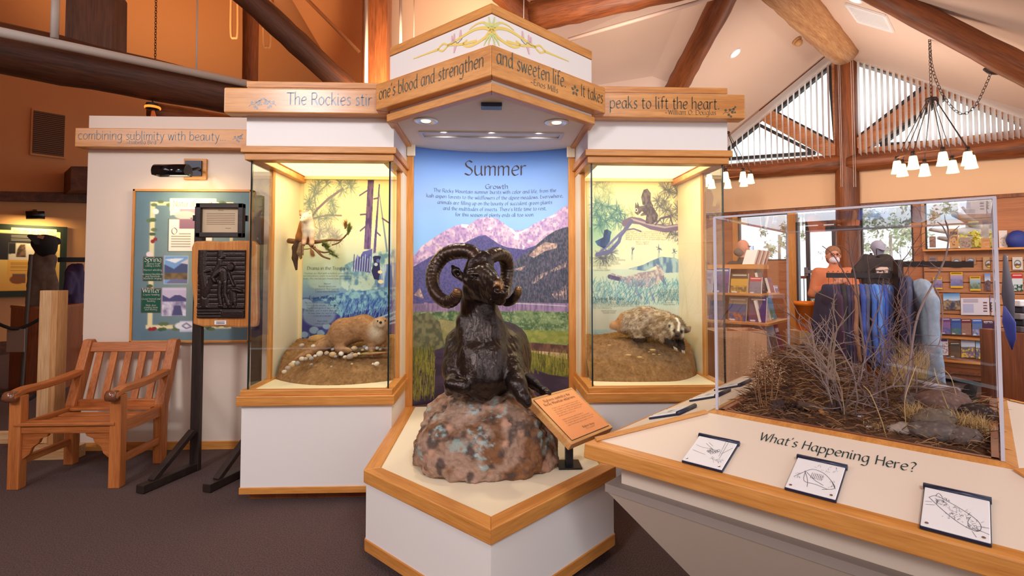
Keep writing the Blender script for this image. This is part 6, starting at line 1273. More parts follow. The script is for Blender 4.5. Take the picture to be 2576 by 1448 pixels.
# ================================================================ LEFT BACKGROUND
def flat_on(p0, du, dv, nv, t): return MB().ext([p0, p0 + du, p0 + du + dv, p0 + dv], nv * t)
A, Bq, Cq = lw(-60, 560, .02), lw(169, 563, .02), lw(-60, 748, .02); du = Bq - A; dv = V3((0, 0, Cq.z - A.z)); du.z = 0
wb = thing('welcome_board', 'lit yellow Welcome To Your Park board on the far left wall', 'board', A + du * .5 + dv)
flat_on(A, du, dv, LN, .05).build('frame', mat('frame_green', (22, 38, 24), .5), wb)
z9 = zm(0, 540, 3.81, -60, 560, 169, 747); c = Cv(120, 100, (36, 44, 30)); r9 = lambda a, b, x, y, col, **k: c.rect(*z9(a, b), *z9(x, y), col, **k)
r9(-150, 120, 600, 745, (250, 214, 120)); c.grad(z9(0, 120)[1], z9(0, 745)[1], (252, 232, 160), (236, 172, 70), z9(-150, 0)[0], z9(590, 0)[0]); r9(80, 90, 555, 150, (254, 236, 176)); r9(-100, 150, 310, 425, (40, 36, 40)); r9(60, 250, 312, 425, (226, 214, 200)); c.poly([z9(60, 250), z9(130, 250), z9(130, 360), z9(60, 365)], (40, 36, 40)); r9(130, 250, 245, 398, (214, 200, 184)); c.poly([z9(135, 398), z9(150, 310), z9(180, 265), z9(225, 262), z9(240, 398)], (130, 100, 76), c2=(70, 52, 42)); r9(325, 155, 560, 420, (214, 202, 184), c2=(140, 130, 120)); r9(50, 430, 310, 715, (238, 178, 80)); r9(105, 570, 240, 668, (110, 84, 84)); c.disc(*z9(160, 630), .1, .07, (140, 80, 40))
for i in range(7): r9(85, 455 + i * 13, 255, 458 + i * 13, (120, 84, 50))
for i in range(6): r9(80, 160 + i * 12, 300, 163 + i * 12, (214, 206, 196))
pic('print', c, lambda u, v: A + du * (.04 + .92 * u) + dv * (.03 + .94 * v) + LN * .052, wb)
mb = MB(); a = lw(33, 584, .075); text(mb, 'Welcome To Your Park', plane(a, LT, (0, 0, 1)), 0, 0, .05, width=(lw(137, 584, .075) - a).length, nib=.7); mb.build('lettering', mat('ochre_ink', (190, 140, 60), .5), wb)
pl2 = thing('picture_light', 'dark picture light above the welcome board on the far left wall', 'lamp', lw(87, 540)); a, b = lw(65, 541, .25), lw(112, 541, .25)
MB().tube([a, b], .07, 10).build('lamp_shade', BLACK, pl2, True); MB().bar(lw(88, 530, 0), lw(88, 540, .25), .05, .05).build('arm', BLACK, pl2); lamp('picture_lamp', 'AREA', a.lerp(b, .5) + V3((0, 0, -.1)), 7, (1, .78, .35), .5, .08, aim=lw(80, 640))
A = lw(84, 278, .0); Bq = lw(160, 395, 0); vt = thing('wall_vent', 'square louvred return vent high on the far left wall', 'air vent', A); du = LT * ((Bq - A).dot(LT)); dv = V3((0, 0, Bq.z - A.z))
flat_on(A - du * .06 - dv * .05, du * 1.12, dv * 1.1, LN, .03).build('frame', TAN, vt); mb = MB()
for i in range(22): mb.bar(A + dv * ((i + .5) / 22) + LN * .035, A + du + dv * ((i + .5) / 22) + LN * .035, .02, .012, LN)
mb.build('louvres', mat('vent_brown', (112, 82, 58), .6), vt); flat_on(A, du, dv, LN, .031).build('backing', mat('vent_dark', (62, 42, 30), .8), vt)
bx_ = MB(); a, b = lw(162, 434), lw(250, 434); bx_.ext([a, b, lw(250, 490), lw(160, 490)], LN * .8); structure(bx_, 'pillar_left', LOGD)
# podium with cap and coat
pd = thing('podium', 'brown wooden podium carrying the coat and cap display', 'podium', P(90, 770, 6.2) * 1)
zc = P(70, 771, 6.0); zt = zc.z; k1_, k2_, k3_ = P(70, 771, 6.0), P(28, 760, 6.3), P(150, 771, 6.1)
base = [(k1_.x, k1_.y), (k3_.x, k3_.y), (k3_.x - .2, k3_.y + .6), (k2_.x, k2_.y)]
MB().prism(base, 0, zt - .03).build('body', CHERRY, pd); MB().prism([(x + (x - zc.x) * .02, y) for x, y in base], zt - .03, zt).build('top', CHERRYX, pd)
A = P(44, 824, 5.72); tg_ = MB().box((A.x, 5.60, P(44, 885, 5.6).z), (P(62, 828, 5.6).x, 5.608, A.z)).build('hanging_tag', mat('tag_grey', (150, 130, 116), .7), None); tag(tg_, 'pale paper tag hanging from the rope before the podium', 'tag')
cs = thing('coat_display', 'grey brown ranger coat on a headless stand on the podium', 'coat', P(110, 768, 6.15))
qd = lambda x, y, D: P(x, y, D); pxr = lambda r, D=6.15: r * D / FL
Bc = [cone(qd(108, 668, 6.15), qd(112, 760, 6.15), pxr(20), pxr(26), .05), cone(qd(92, 655, 6.15), qd(124, 652, 6.15), pxr(13), pxr(13), .05), cone(qd(92, 658, 6.1), qd(80, 720, 6.05), pxr(11), pxr(9), .04), cone(qd(80, 720, 6.05), qd(76, 765, 6.03), pxr(9), pxr(9), .03), cone(qd(128, 655, 6.18), qd(134, 730, 6.15), pxr(10), pxr(9), .04), cone(qd(106, 650, 6.15), qd(106, 630, 6.15), pxr(12), pxr(12), .04)]
V, F = sdf(Bc, .02); N = normals(V, F); V = V + N * ((fbm(V * (14, 14, 5), 3, 5) - .5) * .05)[:, None]; mk('coat', V, F, mat('coat_cloth', (96, 78, 66), .9, var=.15, scale=20), cs, True)
cpb = thing('cap', 'dark baseball cap with a square badge on top of the coat display', 'cap', qd(108, 640, 6.15)); Bk = [ell(qd(112, 612, 6.12), (pxr(24), pxr(26), pxr(22)), .03), cone(qd(116, 630, 6.15), qd(116, 645, 6.17), pxr(20), pxr(14), .04)]
V, F = sdf(Bk, .012); mk('crown', V, F, mat('cap_black', (24, 20, 22), .85), cpb, True); MB().ext([qd(96, 596, 6.0), qd(70, 588, 5.92), qd(66, 594, 5.9), qd(88, 616, 5.95), qd(100, 612, 6.0)], (0, .3, .01)).build('brim', MATS['cap_black'], cpb, bevel=.01); MB().ext([qd(96, 589, 5.98), qd(112, 593, 5.98), qd(108, 601, 5.975), qd(94, 597, 5.975)], (0, -.004, 0)).build('badge', mat('badge', (190, 150, 120), .6), cpb)
tag(MB().tube([qd(78, 640, 5.95), V3((qd(58, 840, 5.8).x, 5.8, 0))], .018, 8).build('trekking_pole', mat('pole_grey', (70, 66, 62), .5), None), 'thin grey pole leaning against the podium by the coat', 'pole')
ROPE = mat('rope_black', (26, 22, 20), .9)
tag(MB().tube(smooth_pts([P(-30, 800, 5.5), P(10, 820, 5.5), P(45, 826, 5.6), P(90, 808, 5.7), P(138, 775, 5.8)], 5), .017, 7).build('barrier_rope', ROPE, None, True), 'black rope swag hanging across the front of the podium', 'rope')
tag(MB().tube(smooth_pts([P(-20, 985, 4.8), P(20, 1000, 4.8), P(60, 1008, 4.8), P(100, 985, 4.9), P(132, 930, 5)], 5), .015, 7).build('barrier_rope', ROPE, None, True), 'lower black rope hanging behind the pine post', 'rope')
rk = thing('clothes_rack', 'black clothes rack behind the partition edge at the far left', 'clothes rack', P(180, 800, 6.6)); MB().bar(P(146, 653, 6.6), P(300, 653, 6.9), .05, .06).build('rail', BLACK, rk)
MB().bar(P(146, 880, 6.6), P(300, 870, 6.9), .05, .06).build('foot_bar', BLACK, rk)
jm = [cone(P(188, 690, 6.7), P(186, 770, 6.7), pxr(20), pxr(22), .05), cone(P(176, 690, 6.6), P(170, 735, 6.55), pxr(11), pxr(10), .04), cone(P(200, 670, 6.7), P(180, 672, 6.7), pxr(9), pxr(9), .05)]; V, F = sdf(jm, .02); N = normals(V, F); V = V + N * ((fbm(V * (16, 16, 5), 3, 5) - .5) * .06)[:, None]
tag(mk('jacket', V, F, mat('cloth_purple', (58, 44, 84), .8), None, True), 'purple jacket hanging on the rack behind the partition edge', 'jacket')
# ================================================================ TIMBER TRUSS AND PIPES OVER THE EXHIBIT
log('truss_log', [P(-60, 108, 3.85) - (P(660, 258, 5.35) - P(-60, 108, 3.85)) * .35, P(660, 258, 5.35)], (.21, .165), LOGD, 'thick dark bottom chord log running across the upper left')
PIPEM = mat('pipe_grey', (196, 186, 178), .5)
pipe([P(-40, 72, 3.62) - (P(640, 214, 5.1) - P(-40, 72, 3.62)) * .35, P(640, 214, 5.1)], .036, 'long pale grey conduit pipe along the dark truss log', PIPEM)
pipe([P(141, -30, 3.95), P(137, 96, 3.98)], .026, 'short vertical pale pipe rising from the long conduit at upper left', PIPEM)
tag(MB().ext([P(164, -40, 4.25), P(290, -40, 4.45), P(288, 130, 4.45), P(160, 104, 4.25)], (-.1, .3, 0)).build('truss_post', LOGDZ, None, bevel=.02), 'broad dark square post standing on the truss log at upper left', 'post')
log('truss_post', [P(632, -30, 7.2), V3((P(632, 260, 7.2).x, 7.2, 0))], .105, LOGZ, 'slim brown post behind the diagonal brace')
log('truss_brace', [P(590, -40, 5.4), P(890, 240, 6.0)], .135, LOGD, 'diagonal brown brace log sloping down behind the left case')
tag(MB().box(P(908, 260, 6.3), P(975, -40, 6.3) + V3((0, .3, 0))).build('truss_post', LOGZ, None, bevel=.02), 'cracked square post rising behind the canopy left side', 'post')
pipe([P(922, -30, 6.2), P(921, 230, 6.2)], .022, 'thin pale conduit fixed on the cracked square post', PIPEM)
pipe([P(1008, -30, 6.2), P(1008, 150, 6.2)], .018, 'thin pale vertical pipe just left of the canopy peak', PIPEM)
pipe([P(1042, -30, 6.6), P(1041, 120, 6.6)], .006, 'hair thin hanging wire beside the canopy peak', PIPEM, 'hanging_wire', 'wire')
pipe([P(497, -30, 4.95), P(494, 190, 4.95)], .007, 'thin hanging wire dropping to the conduit pipe', PIPEM, 'hanging_wire', 'wire')
pipe([P(1318, -30, 5.2), P(1317, 60, 5.2)], .005, 'fine wire hanging right of the canopy peak', PIPEM, 'hanging_wire', 'wire')
def chain_obj(pts, label, m, r=.0035, L=.035):
    mb = MB(); pts = [V3(p) for p in pts]; d = 0; k = 0; tot = sum((pts[i + 1] - pts[i]).length for i in range(len(pts) - 1)); step = L * .78
    def at(s):
        for i in range(len(pts) - 1):
            l = (pts[i + 1] - pts[i]).length
            if s <= l or i == len(pts) - 2: return pts[i].lerp(pts[i + 1], min(1, s / l)), (pts[i + 1] - pts[i]).normalized()
            s -= l
    while d < tot:
        c, t = at(d); a, b = frame(t); u = a if k % 2 else b; w = L * .28
        mb.tube([c + t * (L / 2 * math.cos(q)) + u * (w * math.sin(q)) for q in np.linspace(0, 2 * math.pi, 9)], r, 4, cap=False); d += step; k += 1
    o = mb.build('hanging_chain', m, None, True)
    return tag(o, label, 'chain') if label else o
chain_obj([P(393, -30, 5.2), P(390, 175, 5.2)], 'dark chain hanging over the truss log at upper left', mat('chain_brown', (96, 62, 40), .5, .6))
log('roof_log', [P(1345, 42, 5.6), P(1760, -52, 4.7)], (.165, .15), LOGX, 'heavy brown purlin log at the top right of the canopy')
pipe([P(1430, 100, 5.5), P(1830, -16, 4.75)], .022, 'pale conduit with couplings below the heavy purlin log', mat('pipe_rose', (206, 176, 160), .5))
log('roof_log', [VA + V3((-.05, -.05, -.12)), VB + V3((-.0, -.06, -.06))], (.135, .13), LOGX, 'brown valley log rising behind the right case')
log('roof_log', [P(1240, -40, 6.4), P(1345, 62, 6.4)], .15, LOGX, 'short brown log end showing above the canopy peak')
a, b = P(768, -6, 8.4), P(905, 132, 8.6); pipe([a, b], .03, 'painted conduit running down the warm hall ceiling', CEILO)
for x, y, lab in ((590, 95, 'small looped rope on the wall left of the slim brown post'), (672, 118, 'small looped rope on the wall right of the slim brown post')):
    pts = [P(x - 8, -20, 8), P(x - 9, y - 12, 8), P(x, y, 8), P(x + 8, y - 12, 8), P(x + 8, -20, 8)]; tag(MB().tube(smooth_pts(pts, 4), .02, 6).build('rope_loop', TAN, None, True), lab, 'rope')
o = thing('hall_downlight', 'bright round recessed light in the warm hall ceiling beside the canopy', 'ceiling light', P(1082, 37, 8.0))
MB().ball(P(1082, 37, 8.0), (.055, .05, .05), 12).build('lens', mat('lens_hot', (255, 236, 196), .4, emit=4), o, True); MB().lathe(P(1082, 37, 8.03), [(.085, 0), (.085, .02), (.06, .02), (.06, 0)], 18, ax=(-.2, -1, -.5)).build('trim_ring', CEILO, o)
# lantern and lit beam behind the partition
ln = thing('pendant_lantern', 'small glowing orange lantern hanging behind the partition header', 'lamp', P(384, 262, 4.65)); MB().tube([P(384, 259, 4.65), P(384, 200, 4.65)], .006, 6).build('hanging_rod', BLACK, ln); MB().lathe(P(384, 258, 4.65), [(.02, .0), (.05, -.01), (.055, -.06), (.03, -.07)], 14).build('cap', BLACK, ln); MB().lathe(P(384, 268, 4.65), [(.06, 0), (.064, -.012), (.06, -.02)], 16).build('glow_ring', mat('glow_orange', (255, 120, 40), .4, emit=1.6), ln)
mb = MB()
for x in (376, 384, 391, 398): mb.tube([P(385, 270, 4.65), P(x, 318, 4.65)], .006, 5)
mb.build('cage_wires', mat('wire_orange', (220, 110, 50), .4), ln)
log('hall_log', [P(385, 285, 6.0), P(632, 322, 7.2)], .125, LOGX, 'short reddish log lit from below, behind the partition header')
# ================================================================ TABLE WITH THE ACRYLIC CASE
E1, E2 = V3((S2, -S2, 0)), V3((S2, S2, 0)); I0 = V3((.875, 1.97, 0)); LA, LB, RM = .80, 1.0, .366; ZI, ZO = .83, .71
def tb(a, b, z): return V3((I0.x, I0.y, 0)) + E1 * a + E2 * b + V3((0, 0, z))    # a along the front, b towards the back
def loop(d, z): return [tb(-d, -d, z), tb(LA + d, -d, z), tb(LA + d, LB + d, z), tb(-d, LB + d, z)]
tt = thing('exhibit_table', "angled exhibit table lettered What's Happening Here with oak edging", 'table', tb(LA / 2, LB / 2, 0))
i_, o_ = loop(.03, ZI - .03 * .33), loop(RM - .03, ZO + .03 * .33); TOPM = mat('table_cream', (232, 214, 196), .45)
for k in range(4):
    j = (k + 1) % 4; MB().ext([o_[k], o_[j], i_[j], i_[k]], (0, 0, -.02)).build('top_panel', TOPM, tt)
i2, o2 = loop(0, ZI), loop(.032, ZI - .01)
for k in range(4): j = (k + 1) % 4; MB().ext([o2[k], o2[j], i2[j], i2[k]], (0, 0, -.03)).build('inner_rim', OD2 if k % 2 == 0 else OD1, tt, bevel=.002)
e0, e1, e2, e3 = loop(RM - .034, ZO + .012), loop(RM, ZO - .002), loop(RM + .004, ZO - .058), loop(RM - .03, ZO - .058)
for k in range(4):
    j = (k + 1) % 4; MB().hexa([e3[k], e2[k], e2[j], e3[j], e0[k], e1[k], e1[j], e0[j]]).build('edge_rail', OD1 if k % 2 == 0 else OD2, tt, bevel=.004)
for k in range(4):                                   # hip strips
    a, b = o_[k], i_[k]; d = (b - a).normalized(); s = d.cross(V3((0, 0, 1))).normalized() * .016
    MB().ext([a - s + V3((0, 0, .0)), a + s, b + s, b - s], (0, 0, .006)).build('hip_strip', OX, tt)
def rimw(b0, z0, z1, d, nm, m): # ring box
    A, B_ = loop(d, z0), loop(d, z1); mb = MB(); mb.add(A + B_, [(3, 2, 1, 0), (4, 5, 6, 7)] + [(k, (k + 1) % 4, 4 + (k + 1) % 4, 4 + k) for k in range(4)]); return mb.build(nm, m, tt)
rimw(0, ZO - .16, ZO - .05, RM - .10, 'apron', TOPM); rimw(0, ZO - .185, ZO - .155, RM - .055, 'ledge', mat('ledge_grey', (150, 136, 128), .6))
A, B_ = loop(RM - .06, ZO - .185), loop(-.06, 0); MB().add(B_ + A, [(3, 2, 1, 0), (4, 5, 6, 7)] + [(k, (k + 1) % 4, 4 + (k + 1) % 4, 4 + k) for k in range(4)]).build('tapered_base', mat('base_cream', (226, 208, 190), .5), tt)
w0, w1 = loop(-.004, ZI - .17), loop(-.004, ZI)
for k in range(4): j = (k + 1) % 4; n = (tb(LA / 2, LB / 2, 0) - (w0[k] + w0[j]) / 2); n.z = 0; MB().ext([w0[k], w0[j], w1[j], w1[k]], n.normalized() * .02).build('tray_wall', CHERRYX, tt)
MB().ext(loop(-.01, ZI - .17), (0, 0, .01)).build('tray_floor', CHERRYX, tt)
sl = V3((0, 0, ZO - ZI)) - E2 * RM; sl.normalize()                  # downhill on the front panel
S = plane(tb(0, 0, ZI + .0005) + sl * 0, E1, -sl, .0012)
def tpx(x, y): # pixel on the front sloping panel -> (u,v)
    n = E1.cross(-sl); p = hit(x, y, n, n.dot(tb(0, 0, ZI))); d = p - tb(0, 0, ZI); return d.dot(E1), d.dot(-sl)
a, b = tpx(1908, 1106), tpx(2306, 1190); mb = MB(); text(mb, "What's Happening Here?", S, a[0], (a[1] + b[1]) / 2, .032, width=b[0] - a[0], nib=1.0); mb.build('lettering', INKT, tt)
# acrylic case
ac = thing('acrylic_case', 'clear acrylic box covering the dry shrub diorama on the table', 'display cover', tb(LA / 2, LB / 2, ZI)); ZT = 1.575; th = .008
for k, (p, q) in enumerate(((0, 1), (1, 2), (2, 3), (3, 0))):
    L_ = loop(.0, 0); A, B_ = L_[p], L_[q]; n = (tb(LA / 2, LB / 2, 0) - (A + B_) / 2); n.z = 0; n.normalize(); t = (B_ - A).normalized()
    MB().ext([A + t * th + V3((0, 0, ZI)), B_ - t * th + V3((0, 0, ZI)), B_ - t * th + V3((0, 0, ZT - th)), A + t * th + V3((0, 0, ZT - th))], n * th).build('side_pane', ACRYL, ac)
MB().ext(loop(-th, ZT - th), (0, 0, th)).build('top_pane', ACRYL, ac)
L_ = loop(0, ZI); T_ = loop(0, ZT)
for k in range(4):
    j = (k + 1) % 4; MB().bar(L_[k], T_[k], th * 1.1, th * 1.1, E1).build('corner_edge', AEDGE, ac); MB().bar(T_[k], T_[j], th * .9, th * .9).build('top_edge', AEDGE, ac)
# flip panels
def flip(u, v, w, h, face, label, frontS, ndir, draw):
    o = thing('flip_panel', label, 'flip panel', frontS(u, v), 'flip panels on the table rim'); n = ndir; f = lambda a, b, l: frontS(u + a, v + b) + n * l
    MB().ext([f(0, 0, .0), f(w, 0, .0), f(w, h, .0), f(0, h, .0)], n * .008).build('backing', BLUEBLK, o, bevel=.002)
    MB().ext([f(.002, .002, .008), f(w - .002, .002, .008), f(w - .002, h - .004, .008), f(.002, h - .004, .008)], n * .004).build('cover', WHITE, o, bevel=.002)
    MB().tube([f(-.002, h + .004, .008), f(w + .002, h + .004, .008)], .009, 10).build('hinge', BLUEBLK, o, True)
    for a in (.014, w - .014): MB().lathe(f(a, .014, .012), [(.004, 0), (.004, .0012), (.001, .0016)], 10, ax=n).build('screw', CHROME, o)
    mb = MB(); Sf = lambda a, b: f(a * w, b * h, .0128); draw(mb, Sf); mb.build('drawing', mat('pencil', (70, 70, 84), .6), o)
def sketch(mb, S, pts, w=.004): ribbon(mb, S, [(a, b) for a, b in pts], w, w, 0, 3)
def scrib(mb, S, n, box, seed, L=.05):
    r = random.Random(seed)
    for i in range(n): a, b = r.uniform(box[0], box[2]), r.uniform(box[1], box[3]); t = r.uniform(0, 6.3); sketch(mb, S, [(a, b), (a + L * math.cos(t), b + L * math.sin(t))], .004)
def d1(mb, S):
    for i in range(11): a, b = .46 + .05 * (i % 5) + .02 * (i // 5), .5 + .05 * (i // 4) - .02 * (i % 3); sketch(mb, S, [(a + .03 * math.cos(t), b + .035 * math.sin(t)) for t in np.linspace(0, 6.28, 8)], .007)
    for p in ([(.1, .62), (.3, .58), (.5, .6), (.75, .55)], [(.1, .42), (.3, .38), (.45, .36)], [(.72, .95), (.76, .4)], [(.78, .95), (.8, .35)], [(.95, .8), (.78, .5)], [(.3, .75), (.4, .68), (.5, .62)], [(.35, .8), (.5, .7)]): sketch(mb, S, p, .006)
    scrib(mb, S, 26, (.62, .2, .9, .32), 3)
def d2(mb, S):
    for p in ([(.1, .35), (.25, .55), (.4, .7), (.62, .66), (.8, .5), (.93, .28)], [(.28, .6), (.32, .3), (.55, .28), (.8, .22)], [(.3, .58), (.5, .4), (.6, .35), (.7, .3)], [(.26, .6), (.38, .35), (.42, .15)], [(.8, .5), (.92, .3), (.7, .18)]): sketch(mb, S, p, .009)
    for i in range(7): sketch(mb, S, [(.42 + .035 * i, .6), (.42 + .035 * i, .42)], .007)
    scrib(mb, S, 22, (.45, .42, .66, .6), 4, .03); scrib(mb, S, 14, (.4, .7, .85, .88), 5, .06); scrib(mb, S, 14, (.1, .34, .24, .5), 6, .04); scrib(mb, S, 12, (.78, .3, .92, .5), 6, .04)
def d3(mb, S):
    for p in ([(.1, .72), (.2, .8), (.35, .74), (.6, .6), (.82, .42), (.86, .26), (.78, .18), (.55, .28), (.3, .5), (.1, .72)], [(.2, .8), (.24, .88), (.3, .8)], [(.7, .22), (.68, .35), (.72, .48)]): sketch(mb, S, p, .008)
    scrib(mb, S, 60, (.2, .6, .4, .8), 7, .04); scrib(mb, S, 40, (.4, .42, .7, .62), 8, .05); scrib(mb, S, 30, (.66, .2, .86, .4), 9, .06); scrib(mb, S, 22, (.3, .32, .6, .46), 10, .03)
    for p in ([(.05, .6), (.15, .62)], [(.06, .52), (.2, .56)], [(.86, .3), (.97, .32)], [(.84, .22), (.97, .18)], [(.74, .16), (.8, .05)]): sketch(mb, S, p, .006)
fn = E1.cross(-sl).normalized(); S0 = plane(tb(0, 0, ZI), E1, -sl, .001)
for (bl_, br_, tl_), lab, dr in ((((1716, 1163), (1817, 1192), (1759, 1100)), 'left hinged flip panel with a berry twig drawing on the table', d1), (((1974, 1232), (2104, 1268), (2013, 1157)), 'middle hinged flip panel with a web and branch drawing on the table', d2), (((2313, 1330), (2496, 1380), (2332, 1232)), 'right hinged flip panel with a striped log drawing on the table', d3)):
    a, b = tpx(*bl_), tpx(*br_); wd = b[0] - a[0]; flip(a[0], (a[1] + b[1]) / 2, wd, tpx(*tl_)[1] - a[1], 0, lab, S0, fn, dr)
sl2 = V3((0, 0, ZO - ZI)) - E1 * RM; sl2.normalize(); n2 = (-E2).cross(-sl2).normalized(); S3 = plane(tb(0, 0, ZI), -E2, -sl2, .001)
def tpx2(x, y): p = hit(x, y, n2, n2.dot(tb(0, 0, ZI))); d = p - tb(0, 0, ZI); return d.dot(-E2), d.dot(-sl2)
for (x, y), lab in (((1690, 1040), 'nearest flip panel on the left rim of the table'), ((1788, 997), 'second flip panel along the left rim of the table'), ((1868, 967), 'far flip panel on the left rim of the table')):
    a = tpx2(x, y); flip(a[0] - .08, -.30, .165, .135, 0, lab, S3, n2, d1)
# ---- diorama
ctr = tb(LA / 2, LB / 2, 0); zb = ZI - .06
nx, ny = 120, 140; A_, B_ = np.meshgrid(np.linspace(.018, LA - .018, nx), np.linspace(.018, LB - .018, ny)); pt = np.stack([A_, B_, A_ * 0], -1)
def gh(a, b): return .02 + .21 * np.exp(-((a - .16) / .2) ** 2 - ((b - .62) / .28) ** 2) + .05 * np.exp(-((a - .62) / .25) ** 2 - ((b - .55) / .35) ** 2) + .03 * np.exp(-((a - .4) / .3) ** 2 - ((b - .85) / .2) ** 2)
H_ = gh(A_, B_) + (fbm(pt * 12, 4, 51) - .5) * .05 + (fbm(pt * 60, 2, 52) - .5) * .014
Vv = np.array([tuple(tb(a, b, zb + h)) for a, b, h in zip(A_.ravel(), B_.ravel(), H_.ravel())]); i = np.arange(nx * ny).reshape(ny, nx)
n1 = fbm(Vv * 40, 4, 53)[:, None]; col = lin((58, 40, 30)) * (1 - n1) + lin((128, 90, 64)) * n1
tag(mk('forest_soil', Vv, np.stack([i[:-1, :-1].ravel(), i[:-1, 1:].ravel(), i[1:, 1:].ravel(), i[1:, :-1].ravel()], 1), art('soil', .95, .1, 0, .6, 120), None, True, col=col), 'dark mounded forest soil inside the acrylic case', 'soil')
def gz(a, b): return zb + float(gh(np.array(a), np.array(b)))
def dp(x, y, a=None):            # pixel -> point on the diorama ground
    p = zhit(x, y, zb + .05)
    for _ in range(3): d = p - I0; p = zhit(x, y, gz(min(max(d.dot(E1), .02), LA - .02), min(max(d.dot(E2), .02), LB - .02)))
    return p
NEED = [mat('litter_%d' % k, c, .85) for k, c in enumerate(((142, 98, 58), (108, 70, 44), (176, 132, 88), (86, 60, 46)))]
mb = MB()
for k in range(5200):
    a, b = R_.uniform(.02, LA - .02), R_.uniform(.02, LB - .02)
    if R_.random() < .5: a, b = min(max(R_.gauss(.18, .12), .02), LA - .02), min(max(R_.gauss(.55, .22), .02), LB - .02)
    p = tb(a, b, gz(a, b) + R_.uniform(.002, .022)); t = R_.uniform(0, 6.3); l = R_.uniform(.03, .075); d = V3((math.cos(t), math.sin(t), R_.uniform(-.35, .45))) * l; s = frame(d)[1] * .0011 + V3((0, 0, .0006))
    q = p + d * .5 + V3((0, 0, .004)); mb.add([p - s, p + s, q + s, q - s, p + d], [(0, 1, 2, 3), (3, 2, 4)], R_.randrange(4))
tag(mb.build('pine_needle_litter', NEED, None), 'brown fallen pine needles covering the diorama soil', 'pine needles', kind='stuff')
TW = [mat('twig_%d' % k, c, .8) for k, c in enumerate(((150, 128, 122), (122, 96, 92), (140, 116, 98)))]
def shrub(name, label, base, h, seed, nst, spread, m, lean=(0, 0), fine=5):
    r = random.Random(seed); t = thing(name, label, 'shrub', base); 
    def grow(mb, p, d, L, rad, lev):
        n = max(3, int(L / .028)); pts = [p]; dirs = []
        for i in range(n):
            d = (d + V3((r.gauss(0, .16), r.gauss(0, .16), r.gauss(.0, .10)))).normalized(); p = p + d * (L / n); pts.append(p); dirs.append(d)
        for i, q in enumerate(pts):
            u = q - I0; a, b = u.dot(E1), u.dot(E2); c = q.copy()
            if a < .025: c += E1 * (.025 - a)
            if a > LA - .025: c -= E1 * (a - LA + .025)
            if b < .025: c += E2 * (.025 - b)
            if b > LB - .025: c -= E2 * (b - LB + .025)
            c.z = min(c.z, ZT - .02); pts[i] = c
        mb.tube(pts, [rad * (1 - .6 * i / n) for i in range(n + 1)], 5 if lev == 0 else 4, cap=False)
        if lev < 3:
            for i in range(1, n):
                if r.random() < (.62, .5, .38)[lev]:
                    s = dirs[i - 1]; e = (s * .7 + V3((r.gauss(0, .6), r.gauss(0, .6), r.gauss(.15, .4)))).normalized(); grow(mb, pts[i], e, L * r.uniform(.22, .45) * (1 if lev else .9), rad * .55, lev + 1)
    for k in range(nst):
        mb = MB(); d = V3((lean[0] + r.gauss(0, spread), lean[1] + r.gauss(0, spread), 1)).normalized(); grow(mb, V3(base) + V3((r.gauss(0, .02), r.gauss(0, .02), -.01)), d, h * r.uniform(.6, 1.05), .0034, 0); mb.build('stem', m, t)
    return t
shrub('bare_shrub', 'leafless tangled shrub in the middle of the acrylic case', dp(2130, 1045), .55, 5, 8, .42, TW[0], (-.1, .15))
shrub('bare_shrub', 'dense leafless shrub in front of the grey hanging fleece', dp(2215, 1025), .5, 8, 6, .36, TW[1], (.05, .1))
shrub('bare_shrub', 'tall bare shrub whose twigs reach the top right of the acrylic case', dp(2300, 1015), .66, 12, 3, .16, TW[1], (.05, .0))
shrub('bare_shrub', 'low spreading bare shrub on the needle mound', dp(2020, 1000), .33, 21, 5, .6, TW[2], (-.1, -.1))
# tall forked twig, traced by its own points
def twig(label, D, paths, m): 
    o = thing('forked_twig', label, 'twig', P(*paths[0][0][0], D))
    for pts, r0, r1, dz in paths: q = smooth_pts([P(x, y, D + dz * i / max(1, len(pts) - 1)) for i, (x, y) in enumerate(pts)], 4); MB().tube(q, [r0 + (r1 - r0) * i / (len(q) - 1) for i in range(len(q))], 6, cap=False).build('stem', m, o, True)
twig('long forked grey twig rising to the upper right of the acrylic case', 1.95, [([(2275, 1010), (2290, 900), (2310, 790), (2360, 690), (2380, 640), (2386, 600), (2384, 570), (2378, 555)], .0046, .0024, -.05), ([(2386, 600), (2395, 585), (2413, 568)], .003, .0015, 0), ([(2386, 600), (2372, 570), (2358, 558)], .003, .0015, 0), ([(2384, 575), (2378, 555), (2376, 540)], .002, .001, 0), ([(2392, 592), (2402, 588), (2408, 580)], .002, .001, 0), ([(2350, 720), (2368, 760), (2370, 820), (2360, 870), (2330, 890), (2310, 930)], .0028, .0018, 0), ([(2366, 680), (2350, 668), (2340, 660)], .002, .001, 0)], TW[0])
twig('forked twig reaching up in front of the person in orange', 2.15, [([(2185, 1010), (2170, 850), (2160, 760), (2150, 690), (2140, 650), (2136, 610), (2134, 595)], .005, .002, 0), ([(2158, 750), (2120, 680), (2095, 640), (2068, 618)], .003, .0015, 0), ([(2142, 655), (2152, 610), (2168, 575)], .0025, .0012, 0), ([(2140, 640), (2120, 620), (2096, 618)], .002, .001, 0), ([(2145, 670), (2170, 640), (2172, 600)], .002, .001, 0), ([(2175, 880), (2200, 800), (2215, 760), (2222, 700)], .003, .0015, 0), ([(2138, 618), (2128, 606), (2118, 604)], .0015, .0008, 0)], TW[1])
